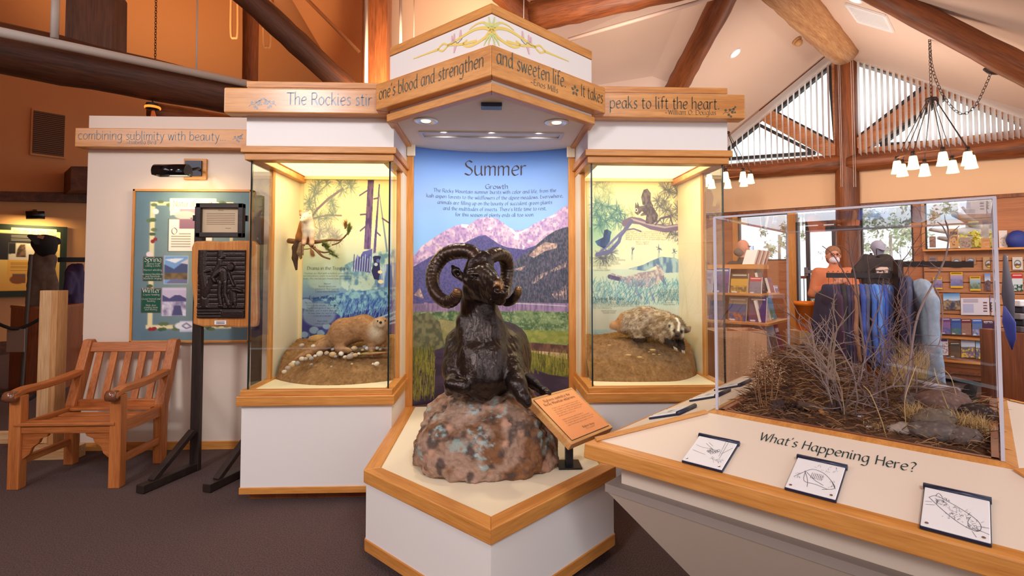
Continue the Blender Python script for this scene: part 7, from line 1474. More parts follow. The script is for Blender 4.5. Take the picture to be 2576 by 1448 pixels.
twig('thorny twig arching left across the bookcase', 2.2, [([(2150, 1020), (2110, 940), (2060, 860), (2000, 800), (1960, 775), (1950, 757)], .004, .0015, 0), ([(2060, 860), (2040, 850), (2000, 852)], .002, .001, 0), ([(2100, 925), (2080, 850), (2090, 780), (2105, 750)], .003, .0012, 0), ([(1985, 790), (1970, 800), (1955, 800)], .0015, .001, 0)], TW[1])
# dried flower stems at the left
DRY = mat('dry_stem', (168, 122, 82), .8); SEED = mat('seed_head', (206, 176, 146), .8); DRYG = mat('dry_grass', (206, 172, 116), .8)
for k, (x, y, tx, ty) in enumerate(((1915, 1035, 1900, 870), (1922, 1037, 1914, 885), (1930, 1035, 1922, 880), (1936, 1030, 1945, 905), (1943, 1025, 1940, 920), (1910, 1030, 1888, 930), (1946, 1020, 1962, 935))):
    b = dp(x, y); D = b.y; t = thing('dried_flower', 'thin dried flower stalk with tiny seed heads at the left of the acrylic case', 'dried flower', b, 'dried flower stalks'); tip = P(tx, ty, D); mb = MB(); sd = MB(); st = smooth_pts([b, b.lerp(tip, .5) + V3((R_.gauss(0, .006), 0, 0)), tip], 4); mb.tube(st, .0014, 4, cap=False)
    for i in range(26):
        p = b.lerp(tip, R_.uniform(.5, 1)); e = p + V3((R_.gauss(0, .022), R_.gauss(0, .022), R_.uniform(.004, .03))); mb.tube([p, e], .0006, 3, cap=False); sd.ball(e, R_.uniform(.0014, .003), 6)
    mb.build('stalk', DRY, t); sd.build('seed_heads', SEED, t)
def grass(x, y, h, n, label, spread=.4, nm='grass_tuft'):
    b = dp(x, y); mb = MB()
    for i in range(n):
        d = V3((R_.gauss(0, spread), R_.gauss(0, spread), 1)).normalized(); l = h * R_.uniform(.5, 1.1); p = b + V3((R_.gauss(0, .016), R_.gauss(0, .016), -.004)); s = frame(d)[0] * .0011; q = p + d * l * .6; e = q + (d + V3((R_.gauss(0, .5), R_.gauss(0, .5), -.2))) * l * .4
        mb.add([p - s, p + s, q + s * .8, q - s * .8, e], [(0, 1, 2, 3), (3, 2, 4)])
    tag(mb.build(nm, DRYG, None), label, 'dry grass')
grass(2305, 1062, .09, 260, 'straw coloured grass tuft in front of the spotted rock', .45); grass(2420, 1078, .08, 260, 'straw grass tuft at the right of the diorama', .5); grass(2460, 1085, .075, 240, 'straw grass tuft nearest the right corner of the acrylic case', .5); grass(2298, 975, .24, 320, 'tall pale grass clump before the grey fleece', .22); grass(2265, 985, .2, 200, 'tall thin grass clump in the shrub tangle', .3); grass(2200, 1075, .035, 160, 'small rusty moss tuft on the diorama ground', .6)
for pts, lab in (([(2232, 1105), (2215, 1050), (2190, 990), (2172, 970)], 'single long straw bending left over the diorama'), ([(2280, 1080), (2276, 1010), (2290, 960), (2305, 920)], 'single straw standing before the tall grass'), ([(2395, 1050), (2375, 1000), (2356, 950), (2350, 925)], 'seed head straw at the right of the diorama'), ([(2415, 1035), (2405, 990), (2390, 945), (2366, 925)], 'arching straw right of the seed head straw'), ([(2126, 1062), (2120, 1000), (2110, 960), (2100, 938)], 'curled straw in the middle of the diorama')):
    b = dp(*pts[0]); tag(MB().tube(smooth_pts([P(x, y, b.y) for x, y in pts], 5), .0016, 4, cap=False).build('straw', DRYG, None), lab, 'straw')
CONE = mat('cone_brown', (74, 52, 46), .7, var=.3, scale=60)
def cone_(x, y, L, rot, label):
    b = dp(x, y); o = thing('pine_cone', label, 'pine cone', b); mb = MB(); ax = V3((math.cos(rot), math.sin(rot), .25)).normalized(); u, w = frame(ax); c0 = b + V3((0, 0, .022)) - ax * L / 2
    for i in range(64):
        t = i / 64; a = i * 2.4; rr = .026 * math.sin(math.pi * (.12 + .8 * t)); o_ = u * math.cos(a) + w * math.sin(a); p = c0 + ax * (t * L); e = p + o_ * rr + ax * .008; s = o_.cross(ax) * .007
        mb.add([p + ax * .004, e - s, e + o_ * .006 + ax * .004, e + s, p - ax * .003], [(0, 1, 2, 3), (4, 3, 2, 1), (0, 3, 4), (0, 4, 1)])
    mb.build('scales', CONE, o); MB().tube([c0, c0 + ax * L], [.008, .004], 6).build('core', CONE, o)
cone_(1955, 1040, .08, .6, 'dark pine cone lying at the left front of the diorama'); cone_(1990, 1042, .085, -.4, 'dark pine cone beside the broken stick'); cone_(2097, 1042, .08, .2, 'dark pine cone right of the broken stick')
STK = mat('stick_brown', (92, 68, 52), .9, var=.3, scale=40); tipm = mat('stick_tip', (206, 144, 76), .8)
p = [dp(2006, 1030) + V3((0, 0, .02)), dp(2040, 1038) + V3((0, 0, .024)), dp(2062, 1044) + V3((0, 0, .02))]; o = thing('broken_stick', 'short broken stick with orange torn end among the cones', 'stick', p[1]); MB().tube(p, [.014, .016, .013], 8).build('bark', STK, o, True); MB().tube([p[2], dp(2078, 1056) + V3((0, 0, .012))], [.012, .003], 7).build('torn_end', tipm, o)
p = [dp(2290, 982) + V3((0, 0, .05)), dp(2330, 995) + V3((0, 0, .05)), dp(2380, 1002) + V3((0, 0, .045)), dp(2410, 1004) + V3((0, 0, .04))]; tag(MB().tube(smooth_pts(p, 5), lerpl([.006, .010, .011, .011], 16), 8).build('bleached_branch', mat('bleached', (176, 166, 170), .8), None, True), 'pale bleached branch lying behind the rocks', 'branch')
def rock(x, y, r, label, c=(132, 112, 100), c2=(92, 76, 70), sq=.5):
    b = dp(x, y); V, F = sdf([ell((0, 0, 0), (r, r * .75, r * sq), .01), ell((r * .4, r * .1, r * .05), (r * .6, r * .6, r * sq * .8), .02)], r / 11); N = normals(V, F); V = V + N * ((fbm(V * (3 / r) * .6 + x, 4, 7) - .5) * r * .35)[:, None]
    n = fbm(V * 60 + x, 4, 3)[:, None]; cc = lin(c2) * (1 - n) + lin(c) * n; k = np.clip((fbm(V * 150 + y, 4, 9)[:, None] - .6) * 6, 0, 1) * .7; cc = cc * (1 - k) + lin((170, 160, 150)) * k
    V = V + np.array(b + V3((0, 0, r * sq * .35))); tag(mk('rock', V, F, art('diorama_rock', .9, .2, 0, .4, 120), None, True, col=cc), label, 'rock')
rock(2370, 1025, .10, 'reddish speckled rock in the middle right of the diorama', (140, 104, 90)); rock(2330, 985, .085, 'mossy rock behind the bleached branch', (136, 120, 84)); rock(2350, 1068, .075, 'grey lichened stone before the grass tufts', (140, 124, 104)); rock(2270, 1082, .05, 'pale flat stone near the front of the diorama', (196, 180, 164), (150, 130, 116), .3); rock(2355, 1092, .09, 'flat grey stone nearest the front edge of the diorama', (130, 118, 112), (84, 74, 70), .3); rock(2452, 1048, .065, 'dark stone at the right end of the diorama', (70, 52, 46), (40, 30, 28)); rock(2420, 1108, .06, 'dull stone by the front right of the diorama', (120, 104, 96)); rock(2300, 1018, .06, 'grey stone under the shrub tangle', (120, 108, 104))
b = dp(2420, 1010); B = [cone(P(2435, 1010, b.y), P(2438, 985, b.y), .03, .02, .02), cone(P(2438, 985, b.y), P(2442, 977, b.y), .017, .02, .01), ell(P(2430, 1012, b.y), (.045, .03, .02), .02), cone(P(2442, 980, b.y), P(2434, 990, b.y), .012, .01, .01)]
V, F = sdf(B, .004); N = normals(V, F); V = V + N * ((fbm(V * 90, 3, 3) - .5) * .012)[:, None]; tag(mk('dark_stump', V, F, mat('stump_black', (30, 24, 22), .9), None, True), 'small charred knobbly stump at the back right of the diorama', 'stump')
for x, y, lab in ((2188, 1078, 'small white bone chip on the front litter'), (2165, 1052, 'small pale shell chip beside the moss tuft')):
    b = dp(x, y); tag(MB().ball(b + V3((0, 0, .008)), (.014, .006, .005), 8).build('bone_chip', mat('bone', (226, 222, 230), .5), None), lab, 'bone chip')
# ================================================================ SHOP: CHANDELIERS, FIXTURES, GOODS, PEOPLE
IRON = mat('iron_dark', (52, 38, 36), .5, .5); SHADE = mat('shade_glass', (255, 214, 150), .4, emit=3.2)
def chandelier(c, zhub, label):
    o = thing('chandelier', label, 'chandelier', c, 'ring chandeliers in the shop'); c = V3(c); R0 = .30
    MB().tube([c + V3((R0 * math.cos(t), R0 * math.sin(t), 0)) for t in np.linspace(0, 2 * math.pi, 41)], .009, 8, cap=False).build('ring', mat('ring_bronze', (120, 74, 48), .4, .5), o, True)
    hub = V3((c.x, c.y, zhub)); MB().lathe(hub, [(.001, .03), (.05, .03), (.055, .01), (.02, 0), (.018, -.03), (.001, -.03)], 16).build('hub', IRON, o, True)
    for k in range(8):
        t = k * math.pi / 4 + .3; p = c + V3((R0 * math.cos(t), R0 * math.sin(t), 0)); MB().tube([hub + V3((.04 * math.cos(t), .04 * math.sin(t), 0)), p], .004, 6).build('rod', IRON, o)
        MB().lathe(p, [(.001, .02), (.018, .02), (.022, -.03), (.012, -.035), (.001, -.035)], 12).build('socket', IRON, o, True)
        MB().lathe(p, [(.03, -.03), (.036, -.06), (.042, -.11), (.054, -.158), (.050, -.158), (.036, -.1), (.03, -.05), (.001, -.04)], 16).build('lamp_shade', SHADE, o, True)
    return o
cc = P(2347, 391, 5.0); hz = P(2336, 254, 5.0).z
ch1 = chandelier(cc, hz, 'iron ring chandelier with bell shades before the right gable window')
d = P(1828, 437, 7.0) - cc
clone(ch1, ch1.location + d, label='iron ring chandelier partly hidden behind the right display case')
c2_ = cc + d; chain_obj([V3((c2_.x, c2_.y, hz + d.z + .03)), V3((c2_.x, c2_.y, SLz((c2_.y - c2_.x) * S2)))], 'iron chain of the left chandelier rising behind the display case', IRON, .003, .05)
for p in (cc, cc + d): lamp('chandelier_light', 'POINT', p + V3((0, 0, -.25)), 7, (1, .8, .56), .2)
def zroof(x, y): return RZ - RS * abs((y - x) * S2 - RQ)
hk = roofhit(2327, 112, -1); chain_obj([V3((cc.x, cc.y, hz + .03)), V3((cc.x, cc.y, zroof(cc.x, cc.y)))], 'iron chain from the right chandelier up to the ceiling hook', IRON, .003, .05)
D0 = 5.0; end = roofhit(2495, 178, -1); sw = [V3((cc.x, cc.y, zroof(cc.x, cc.y)))] + [P(x, y, D0 + (end.y - D0) * k / 7) for k, (x, y) in enumerate(((2345, 170), (2370, 235), (2400, 275), (2425, 286), (2452, 268), (2475, 225)))] + [end]
chain_obj(smooth_pts(sw, 4), 'swagged iron chain looping right to the ceiling plate', IRON, .003, .05)
p, n = ceilframe(2495, 178, -1); tag(MB().lathe(end, [(.001, .03), (.03, .03), (.075, .012), (.075, 0)], 20, ax=n).build('ceiling_plate', IRON, None, True), 'dark round ceiling plate holding the end of the swag chain', 'ceiling fitting')
# ---- slat wall and goods on it
SL1 = wood('slat_light', (196, 136, 90), (172, 108, 66), 'x', math.radians(45), .5, 4)
sw_ = thing('slatwall', 'horizontal slatted display wall below the right window covered in books and maps', 'display wall', gp(gs(2430), .7, .03))
s0, s1 = gs(2326), gs(2720); zt, zb_ = gw(2430, 630).z, gw(2430, 925).z; n = 11; st = (zt - zb_) / n
mb = MB()
for k in range(n): z = zb_ + st * (k + .5); mb.obox(gp((s0 + s1) / 2, z, .035), GT * ((s1 - s0) / 2), V3((0, 0, st / 2 - .006)), GN * .012)
mb.build('slats', SL1, sw_); MB().obox(gp((s0 + s1) / 2, (zt + zb_) / 2, .012), GT * ((s1 - s0) / 2), V3((0, 0, (zt - zb_) / 2)), GN * .012).build('backing', LOGZ, sw_)
for y0, dz in ((626, .18), (847, .1), (906, .1)):
    z = gw(2430, y0).z; MB().obox(gp((s0 + s1) / 2, z - .012, .03 + dz / 2), GT * ((s1 - s0) / 2), V3((0, 0, .012)), GN * (dz / 2)).build('shelf', OD1, sw_, bevel=.002)
cb = thing('base_cabinet', 'plain brown base cabinet under the slatted display wall', 'cabinet', gp(gs(2430), 0, .2)); zc_ = gw(2430, 928).z
MB().obox(gp((s0 + s1) / 2, (zc_ + .06) / 2, .16), GT * ((s1 - s0) / 2), V3((0, 0, (zc_ - .06) / 2)), GN * .15).build('carcass', wood('cab_wood', (138, 78, 58), (112, 58, 42), 'z', rough=.4, scale=3), cb); MB().obox(gp((s0 + s1) / 2, zc_ - .0, .17), GT * ((s1 - s0) / 2), V3((0, 0, .02)), GN * .17).build('counter_edge', LOGX, cb)
def cover(kind, c1, c2, c3):
    c = Cv(26, 36, c1)
    if kind == 'land': c.grad(0, .45, c1, (220, 230, 240)); c.poly([(0, .5), (.3, .38), (.6, .5), (1, .4), (1, 1), (0, 1)], c2, 1, c3, 8, 10, R_.randrange(99))
    elif kind == 'band': c.rect(0, 0, 1, .28, c2); c.rect(.1, .08, .9, .13, (240, 236, 220)); c.rect(0, .62, 1, 1, c3, 1, c1, 8, 8, R_.randrange(99)); c.rect(.1, .9, .4, .96, (236, 236, 236))
    elif kind == 'map': c.rect(0, 0, 1, .2, (240, 190, 40)); c.rect(.1, .06, .9, .12, (120, 90, 30)); c.grad(.2, .85, c1, c2); c.mix(np.clip(c.noise(6, 8, 3, R_.randrange(99)) * 3 - 1.2, 0, 1) * ((c.v > .45) & (c.v < .86)), c3, .8); c.rect(0, .88, 1, 1, (240, 190, 40))
    elif kind == 'white': c.rect(.08, .08, .92, .22, c2); c.mix((c.noise(14, 16, 2, 5) > .56) & (c.v > .3) & (c.v < .92) & (c.u > .08) & (c.u < .92), c3, .7)
    elif kind == 'flower': c.grad(0, .4, c1, (206, 220, 236)); c.rect(0, .4, 1, 1, c2, 1, c3, 9, 12, R_.randrange(99)); c.mix((c.noise(10, 13, 2, R_.randrange(99)) > .6) & (c.v > .45), (232, 196, 70), .9)
    elif kind == 'patch': c.disc(.5, .55, .36, .33, c2); c.disc(.5, .55, .3, .27, (196, 206, 216)); c.poly([(.22, .58), (.4, .48), (.6, .55), (.78, .5), (.74, .68), (.28, .7)], c3); c.disc(.5, .74, .16, .08, (232, 186, 60))
    elif kind == 'plain': c.rect(.12, .15, .88, .3, c2); c.mix((c.noise(9, 12, 2, 8) > .58) & (c.v > .4) & (c.v < .85) & (c.u > .15) & (c.u < .85), c3, .6)
    return c
def book(name, label, cat, o, du, dv, nv, t, cv, group=None, title=None):
    """front-lower-left corner o, right du, up dv, outward nv"""
    r = thing(name, label, cat, o, group); o, du, dv, nv = V3(o), V3(du), V3(dv), V3(nv)
    MB().ext([o, o + du, o + du + dv, o + dv], -nv * t).build('pages' if name == 'book' else 'backing', mat('paper_edge', (232, 226, 216), .7), r)
    pic('cover', cv, rectS(o + dv + nv * .0008, du, -dv), r, ARTG)
    if title:
        mb = MB(); S = plane(o + dv, du, dv, .0016); text(mb, title, S, du.length * .5, -dv.length * .2, dv.length * .07, align='c', width=du.length * .8, n=2); mb.build('lettering', WHITE, r)
def onwall(label, x0, y0, x1, y1, cv, name='book', cat='book', off=.075, t=.02, group='books and maps on the slatted wall', title=None, tilt=0):
    a = gw(x0, (y0 + y1) / 2, off); b = gw(x1, (y0 + y1) / 2, off); xm = (x0 + x1) / 2; z0, z1 = gw(xm, y1, off).z, gw(xm, y0, off).z; o = V3((a.x, a.y, z0)) - GN * (.0 - tilt)
    book(name, label, cat, o, b - a, V3((0, 0, z1 - z0)) - GN * tilt, (GN).normalized(), t, cv, group, title)
Bk, Wh, Re, Pu, Bl, Gr, Ta = (40, 36, 44), (236, 234, 238), (170, 60, 70), (110, 70, 140), (60, 110, 190), (60, 90, 60), (196, 164, 124)
for a in (('purple topped map with yellow bands, leftmost on the map row', 2347, 697, 2370, 727, cover('map', (170, 150, 190), (130, 120, 180), (110, 90, 110))), ('map with yellow header and lilac mountains on the slatted wall', 2391, 684, 2422, 724, cover('map', (190, 170, 200), (100, 120, 190), (130, 110, 140))),
          ('bright yellow topped map with green hills on the slatted wall', 2440, 695, 2467, 731, cover('map', (170, 200, 220), (120, 140, 120), (90, 110, 80))), ('blue and brown landscape book at the end of the map row', 2477, 687, 2506, 731, cover('land', (110, 140, 200), (120, 100, 110), (90, 70, 80)))): onwall(a[0], *a[1:5], a[5], 'map', 'map', t=.012)
onwall('red topped guide with dark green forest at the far right of the map row', 2546, 688, 2573, 732, cover('band', (206, 216, 226), (196, 50, 60), (40, 70, 60)), 'map', 'map', t=.012)
onwall('calendar with blue sky over tan rocky hills on the slatted wall', 2373, 738, 2415, 779, cover('land', (70, 140, 210), (176, 150, 116), (70, 74, 90)), 'calendar', 'calendar', t=.01)
c = Cv(60, 36, (226, 220, 232)); c.rect(.08, .36, .46, .86, (184, 190, 224)); [c.rect(.1, .1 + .07 * i, .62, .125 + .07 * i, (120, 110, 140)) for i in range(3)]; [c.rect(.78, .25 + .16 * i, .92, .33 + .16 * i, (110, 70, 90)) for i in range(4)]
onwall('white printed information card in the middle of the slatted wall', 2417, 750, 2489, 793, c, 'info_card', 'card', t=.004)
onwall('dark blue and brown book right of the white information card', 2491, 742, 2512, 782, cover('land', (70, 90, 170), (60, 56, 60), (100, 90, 80)))
onwall('small white card with black drawings left of the calendar', 2340, 760, 2352, 787, cover('white', Wh, Wh, Bk), 'info_card', 'card', t=.004)
for a in (('red and brown book at the left end of the fourth row', 2347, 798, 2367, 838, cover('band', (180, 110, 90), Re, (120, 60, 50))), ('purple book with blue picture in the fourth row', 2368, 799, 2391, 840, cover('band', (150, 110, 170), Pu, (70, 110, 180))), ('blue waterfall guide book in the fourth row', 2393, 801, 2418, 841, cover('band', (60, 100, 170), (40, 80, 160), (90, 130, 90))),
          ('maroon and tan book in the fourth row', 2419, 802, 2443, 842, cover('band', (150, 110, 100), (110, 44, 60), (160, 120, 110))), ('blue flower guide book in the fourth row', 2446, 803, 2471, 844, cover('band', (90, 120, 170), (50, 100, 190), (170, 160, 190)))): onwall(a[0], *a[1:5], a[5], tilt=.02)
onwall('dark purple Night Sky book ending the fourth row', 2473, 805, 2498, 845, cover('band', (64, 34, 74), (64, 34, 74), (60, 40, 80)), title='Night Sky', tilt=.02)
for a in (('white and purple pamphlet starting the bottom row', 2361, 850, 2385, 893, cover('white', Wh, Pu, (150, 120, 160))), ('dark brown nature book in the bottom row', 2390, 861, 2415, 899, cover('band', (90, 76, 66), (70, 60, 56), (110, 90, 70))), ('wildflower book with grey sky in the bottom row', 2418, 856, 2453, 900, cover('flower', (190, 190, 210), (90, 100, 90), (140, 110, 150))),
          ('wildflower book with blue sky in the bottom row', 2455, 858, 2491, 903, cover('flower', (110, 170, 220), (80, 100, 100), (110, 110, 160))), ('small blue mountain book ending the bottom row', 2494, 867, 2516, 902, cover('land', (60, 110, 190), (70, 80, 100), (150, 90, 60)))): onwall(a[0], *a[1:5], a[5], tilt=.02)
for a in (('grey hanging pouch at the left of the top peg row', 2337, 645, 2356, 673, cover('plain', (150, 130, 130), (110, 100, 110), Bk)), ('tan pouch with blue emblem on the top peg row', 2394, 645, 2419, 672, cover('patch', (180, 140, 110), (90, 90, 120), (70, 90, 130))), ('narrow pouch with blue emblem on the top peg row', 2429, 645, 2455, 664, cover('patch', (176, 136, 104), (80, 90, 130), (60, 90, 140))),
          ('large tan card with oval park patch on the top peg row', 2473, 646, 2505, 678, cover('patch', Ta, (90, 70, 60), (110, 84, 66))), ('white card packet right of the acrylic corner', 2526, 644, 2536, 677, cover('white', Wh, (150, 150, 160), Bk)), ('card with oval patch and clear packet at the far right', 2547, 646, 2573, 678, cover('patch', (214, 206, 200), (70, 66, 80), (110, 84, 66)))): onwall(a[0], *a[1:5], a[5], 'hanging_packet', 'souvenir', t=.012, group='packets on the top peg row')
onwall('small yellow and blue packet beside the red topped guide', 2532, 702, 2542, 727, cover('map', (150, 190, 230), (120, 150, 200), (100, 120, 150)), 'hanging_packet', 'souvenir', t=.01)
onwall('black boxed item at the right end of the book row', 2501, 832, 2513, 853, cover('plain', (26, 26, 32), (70, 70, 80), (40, 40, 50)), 'boxed_item', 'box', t=.05)
for a in (('thin dark framed print leaning at the left of the window shelf', 2338, 594, 2354, 622, cover('plain', (150, 120, 110), (170, 140, 120), (120, 90, 80))), ('tan card with block letters standing on the window shelf', 2388, 575, 2411, 623, cover('plain', (206, 160, 112), (90, 76, 60), (90, 76, 60))), ('grey speckled book on the window shelf', 2414, 596, 2442, 624, cover('white', (176, 156, 142), (166, 146, 132), (96, 84, 90))),
          ('wide tan book on the window shelf', 2468, 598, 2503, 624, cover('plain', (206, 154, 104), (190, 140, 96), (226, 186, 140))), ('tall white print leaning right of the acrylic corner', 2513, 579, 2534, 624, cover('plain', (226, 216, 214), (230, 220, 220), (170, 150, 150))), ('white and green framed card at the right edge above the shelf', 2564, 595, 2590, 624, cover('plain', Wh, (120, 160, 90), (160, 190, 130)))): onwall(a[0], *a[1:5], a[5], off=.12, group='books on the window shelf')
bpk = gw(2560, 604, .12); tag(MB().ball(bpk, (.13, .08, .12), 16).build('backpack', mat('backpack_blue', (36, 50, 130), .6), None, True), 'deep blue rounded backpack on the window shelf at the right edge', 'backpack')
# closed umbrella and dark goods at the right edge
um = P(2540, 640, 3.9); o = thing('furled_scarf', 'dark grey and blue scarf hanging at the right behind the acrylic corner', 'scarf', um)
MB().tube([P(2528, 640, 3.9), P(2536, 740, 3.9), P(2546, 860, 3.9)], [.012, .05, .02], 10, sq=.5).build('grey_cloth', mat('scarf_grey', (76, 70, 82), .8), o, True); MB().tube([P(2526, 770, 3.86), P(2538, 810, 3.86), P(2544, 850, 3.86), P(2546, 880, 3.86)], [.008, .05, .035, .002], 10, sq=.5).build('blue_cloth', mat('scarf_blue', (56, 66, 150), .6), o, True)
for k, (x, y) in enumerate(((2562, 752), (2570, 770), (2560, 790), (2568, 806), (2566, 822))): q = P(2564 + (k % 2) * 6, 835, 4.3) + V3((0, 0, .028 + .056 * (4 - k))); tag(MB().box(q - V3((.05, .06, .027)), q + V3((.14, .08, .027))).build('folded_shirt', [mat('folded_%d' % i, cc_, .8) for i, cc_ in enumerate(((206, 200, 206), (40, 34, 44), (120, 110, 116), (30, 26, 32), (70, 60, 66)))][k], None, bevel=.01), ['pale folded shirt on top of the stack at the right edge', 'black folded shirt second in the right edge stack', 'grey folded shirt in the middle of the right edge stack', 'black folded shirt fourth in the right edge stack', 'dark grey folded shirt at the bottom of the right edge stack'][k], 'shirt', 'folded shirts at the right edge')
q = P(2568, 835, 4.3); tag(MB().box((q.x - .08, q.y - .15, 0), (q.x + .5, q.y + .3, q.z)).build('display_cabinet', CHERRY, None, bevel=.004), 'dark wooden cabinet under the folded shirts at the right edge', 'cabinet')
# ---- bookcase at the left of the shop
BC = V3((2.86, 5.25, 0)); BA, BB = V3((-S2, S2, 0)), V3((S2, S2, 0))
bk = thing('bookcase', 'wooden corner bookcase crowded with books seen through the acrylic case', 'bookcase', BC + BA * .4 + BB * .4)
def bpoly(d, z): return [BC - (BA + BB) * d + V3((0, 0, z)), BC + BB * (.76 + d) - BA * d + V3((0, 0, z)), BC + BB * (.76 + d) + BA * (.8 + d) + V3((0, 0, z)), BC + BA * (.8 + d) - BB * d + V3((0, 0, z))]
SHZ = (.46, .83, 1.135)
for z, d in zip(SHZ, (.10, .03, -.05)): MB().ext(bpoly(d, z - .025), (0, 0, .025)).build('shelf', OD1, bk, bevel=.002)
MB().ext(bpoly(-.26, 0), (0, 0, 1.44)).build('core', CHERRY, bk); MB().ext(bpoly(-.14, 1.40), (0, 0, .05)).build('top_tray', OD1, bk)
MB().ext(bpoly(-.02, 0), (0, 0, .12)).build('base', CHERRY, bk)
def bcbook(label, side, s, z, w, h, cv, lean=.22, d=-.06, t=.025):
    if side == 'R': o, du, nv = BC + BB * s - BA * (d + .0), BB * w, -BA
    else: o, du, nv = BC + BA * (s + w) - BB * d, -BA * w, -BB
    o = o + V3((0, 0, z)); dv = (V3((0, 0, 1)) - nv * lean).normalized() * h; nn = du.cross(dv).normalized(); book('book', label, 'book', o, du, dv, nn if nn.dot(nv) > 0 else -nn, t, cv, 'books on the corner bookcase')
z0, z1, z2 = SHZ
for a in (('blue sky and green meadow book on the middle shelf right side', 'R', .42, z1, .19, .30, cover('band', (80, 150, 200), (90, 160, 210), (60, 140, 70))), ('white spined book leaning on the middle shelf right side', 'R', .22, z1, .14, .28, cover('white', (226, 214, 206), (200, 190, 200), (170, 150, 190))), ('pale flower book near the corner of the middle shelf', 'R', .06, z1, .13, .24, cover('flower', (196, 186, 170), (150, 130, 110), (120, 90, 80))),
          ('orange and blue book on the middle shelf left side', 'L', .22, z1, .19, .26, cover('band', (60, 80, 130), (170, 150, 120), (180, 100, 60))), ('dark purple book on the middle shelf left side', 'L', .02, z1, .17, .27, cover('band', (90, 60, 100), (80, 50, 90), (110, 60, 90))), ('small purple book at the left of the middle shelf', 'L', .46, z1, .16, .22, cover('plain', (96, 60, 96), (80, 50, 90), (60, 40, 60))),
          ('small red and blue framed book on the top shelf right side', 'R', .40, z2, .15, .17, cover('plain', (120, 70, 96), (90, 70, 120), (90, 96, 150))), ('small blue booklet standing on the top shelf right side', 'R', .58, z2, .12, .08, cover('land', (90, 140, 210), (70, 100, 170), (90, 120, 190))), ('black and orange book by the corner of the top shelf', 'R', .10, z2, .16, .23, cover('plain', (44, 38, 44), (44, 38, 44), (200, 130, 60))),
          ('grey boxed book with red corner on the top shelf', 'L', .06, z2, .12, .18, cover('band', (126, 120, 136), (176, 60, 70), (110, 104, 120))), ('yellow and black book row front on the top shelf', 'L', .20, z2, .18, .22, cover('band', (206, 160, 60), (90, 70, 50), (110, 90, 60))), ('purple book leaning at the left of the top shelf', 'L', .40, z2, .17, .28, cover('band', (110, 80, 130), (96, 96, 150), (80, 60, 90))), ('pale lilac book beside the purple leaning book', 'L', .58, z2, .15, .26, cover('plain', (170, 150, 160), (150, 130, 150), (120, 100, 120))),
          ('large mountain picture book on the lower shelf right side', 'R', .44, z0, .24, .34, cover('land', (150, 180, 210), (150, 130, 120), (110, 96, 96))), ('grey hiking guide on the lower shelf near the corner', 'R', .04, z0, .17, .32, cover('band', (110, 110, 130), (84, 84, 104), (90, 80, 90))), ('white and pink guide on the lower shelf', 'R', .24, z0, .16, .28, cover('white', (206, 196, 200), (200, 60, 110), (120, 130, 90))), ('white framed maroon book at the right end of the lower shelf', 'R', .70, z0, .16, .30, cover('plain', (140, 40, 70), (220, 220, 226), (90, 140, 200)))): bcbook(*a)
for k in range(5): o_ = BC + BB * (.30 + .012 * (k % 3)) - BA * (.03) + V3((0, 0, z0 - .42 + .46 + .0)); 
for k in range(4):
    q = BC + BB * .36 - BA * .10 + V3((0, 0, .12 + .03 * k)); o_ = thing('book', ['bottom', 'second', 'third', 'top'][k] + ' book of the white stack on the bookcase foot', 'book', q, 'stacked white books'); MB().ext([q, q + BB * .22, q + BB * .22 + BA * .15, q + BA * .15], (0, 0, .027)).build('pages', mat('paper_edge', (232, 226, 216), .7), o_, bevel=.003)
MB().ext(bpoly(.14, .10), (0, 0, .02)).build('foot_shelf', OD1, bk)
for k in range(9):
    q = BC + BB * (.16 + .05 * k) + BA * .16 + V3((0, 0, 1.45)); o_ = thing('book', 'thin pale booklet filed in the bookcase top tray', 'book', q, 'booklets in the bookcase top tray'); MB().ext([q, q + V3((.03, .03, .0)), q + V3((.09, .05, .15)), q + V3((.06, .02, .16))], BA * .12).build('pages', [MATS['paper_edge'], mat('booklet_red', (170, 110, 110), .6), mat('booklet_tan', (206, 176, 150), .6)][k % 3], o_)
# oak bin
on = thing('oak_bin', 'open topped oak bin with two compartments behind the case corner', 'bin', (2.36, 5.0, 0)); zt = P(1890, 833, 4.85).z; xa, xb = P(1800, 833, 4.85).x, P(1929, 833, 4.85).x
for a, b in (((xa, 4.85), (xb, 4.87)), ((xa, 5.17), (xb, 5.19)), ((xa, 4.87), (xa + .02, 5.17)), ((xb - .02, 4.87), (xb, 5.17)), ((xa + .26, 4.87), (xa + .275, 5.17))): MB().box((*a, 0), (*b, zt)).build('panel', wood('bin_oak', (206, 156, 112), (184, 130, 88), 'z', rough=.5, scale=5), on)
MB().box((xa + .02, 4.87, zt - .3), (xb - .02, 5.17, zt - .28)).build('bottom', PINE, on)
# orange bucket
b = P(2030, 800, 6.7); o = thing('bucket', 'bright orange plastic bucket on the sill by the exit door', 'bucket', (b.x, b.y, 0)); zt = P(2030, 758, 6.7).z; ORG_ = mat('bucket_orange', (255, 140, 20), .35)
MB().lathe((b.x, b.y, zt - .38), [(.001, 0), (.12, 0), (.145, .33), (.155, .33), (.155, .38), (.14, .38), (.12, .02), (.001, .02)], 24).build('pail', ORG_, o, True); MB().box((b.x - .2, b.y - .16, 0), (b.x + .2, b.y + .16, zt - .381)).build('stand', PINE, o)
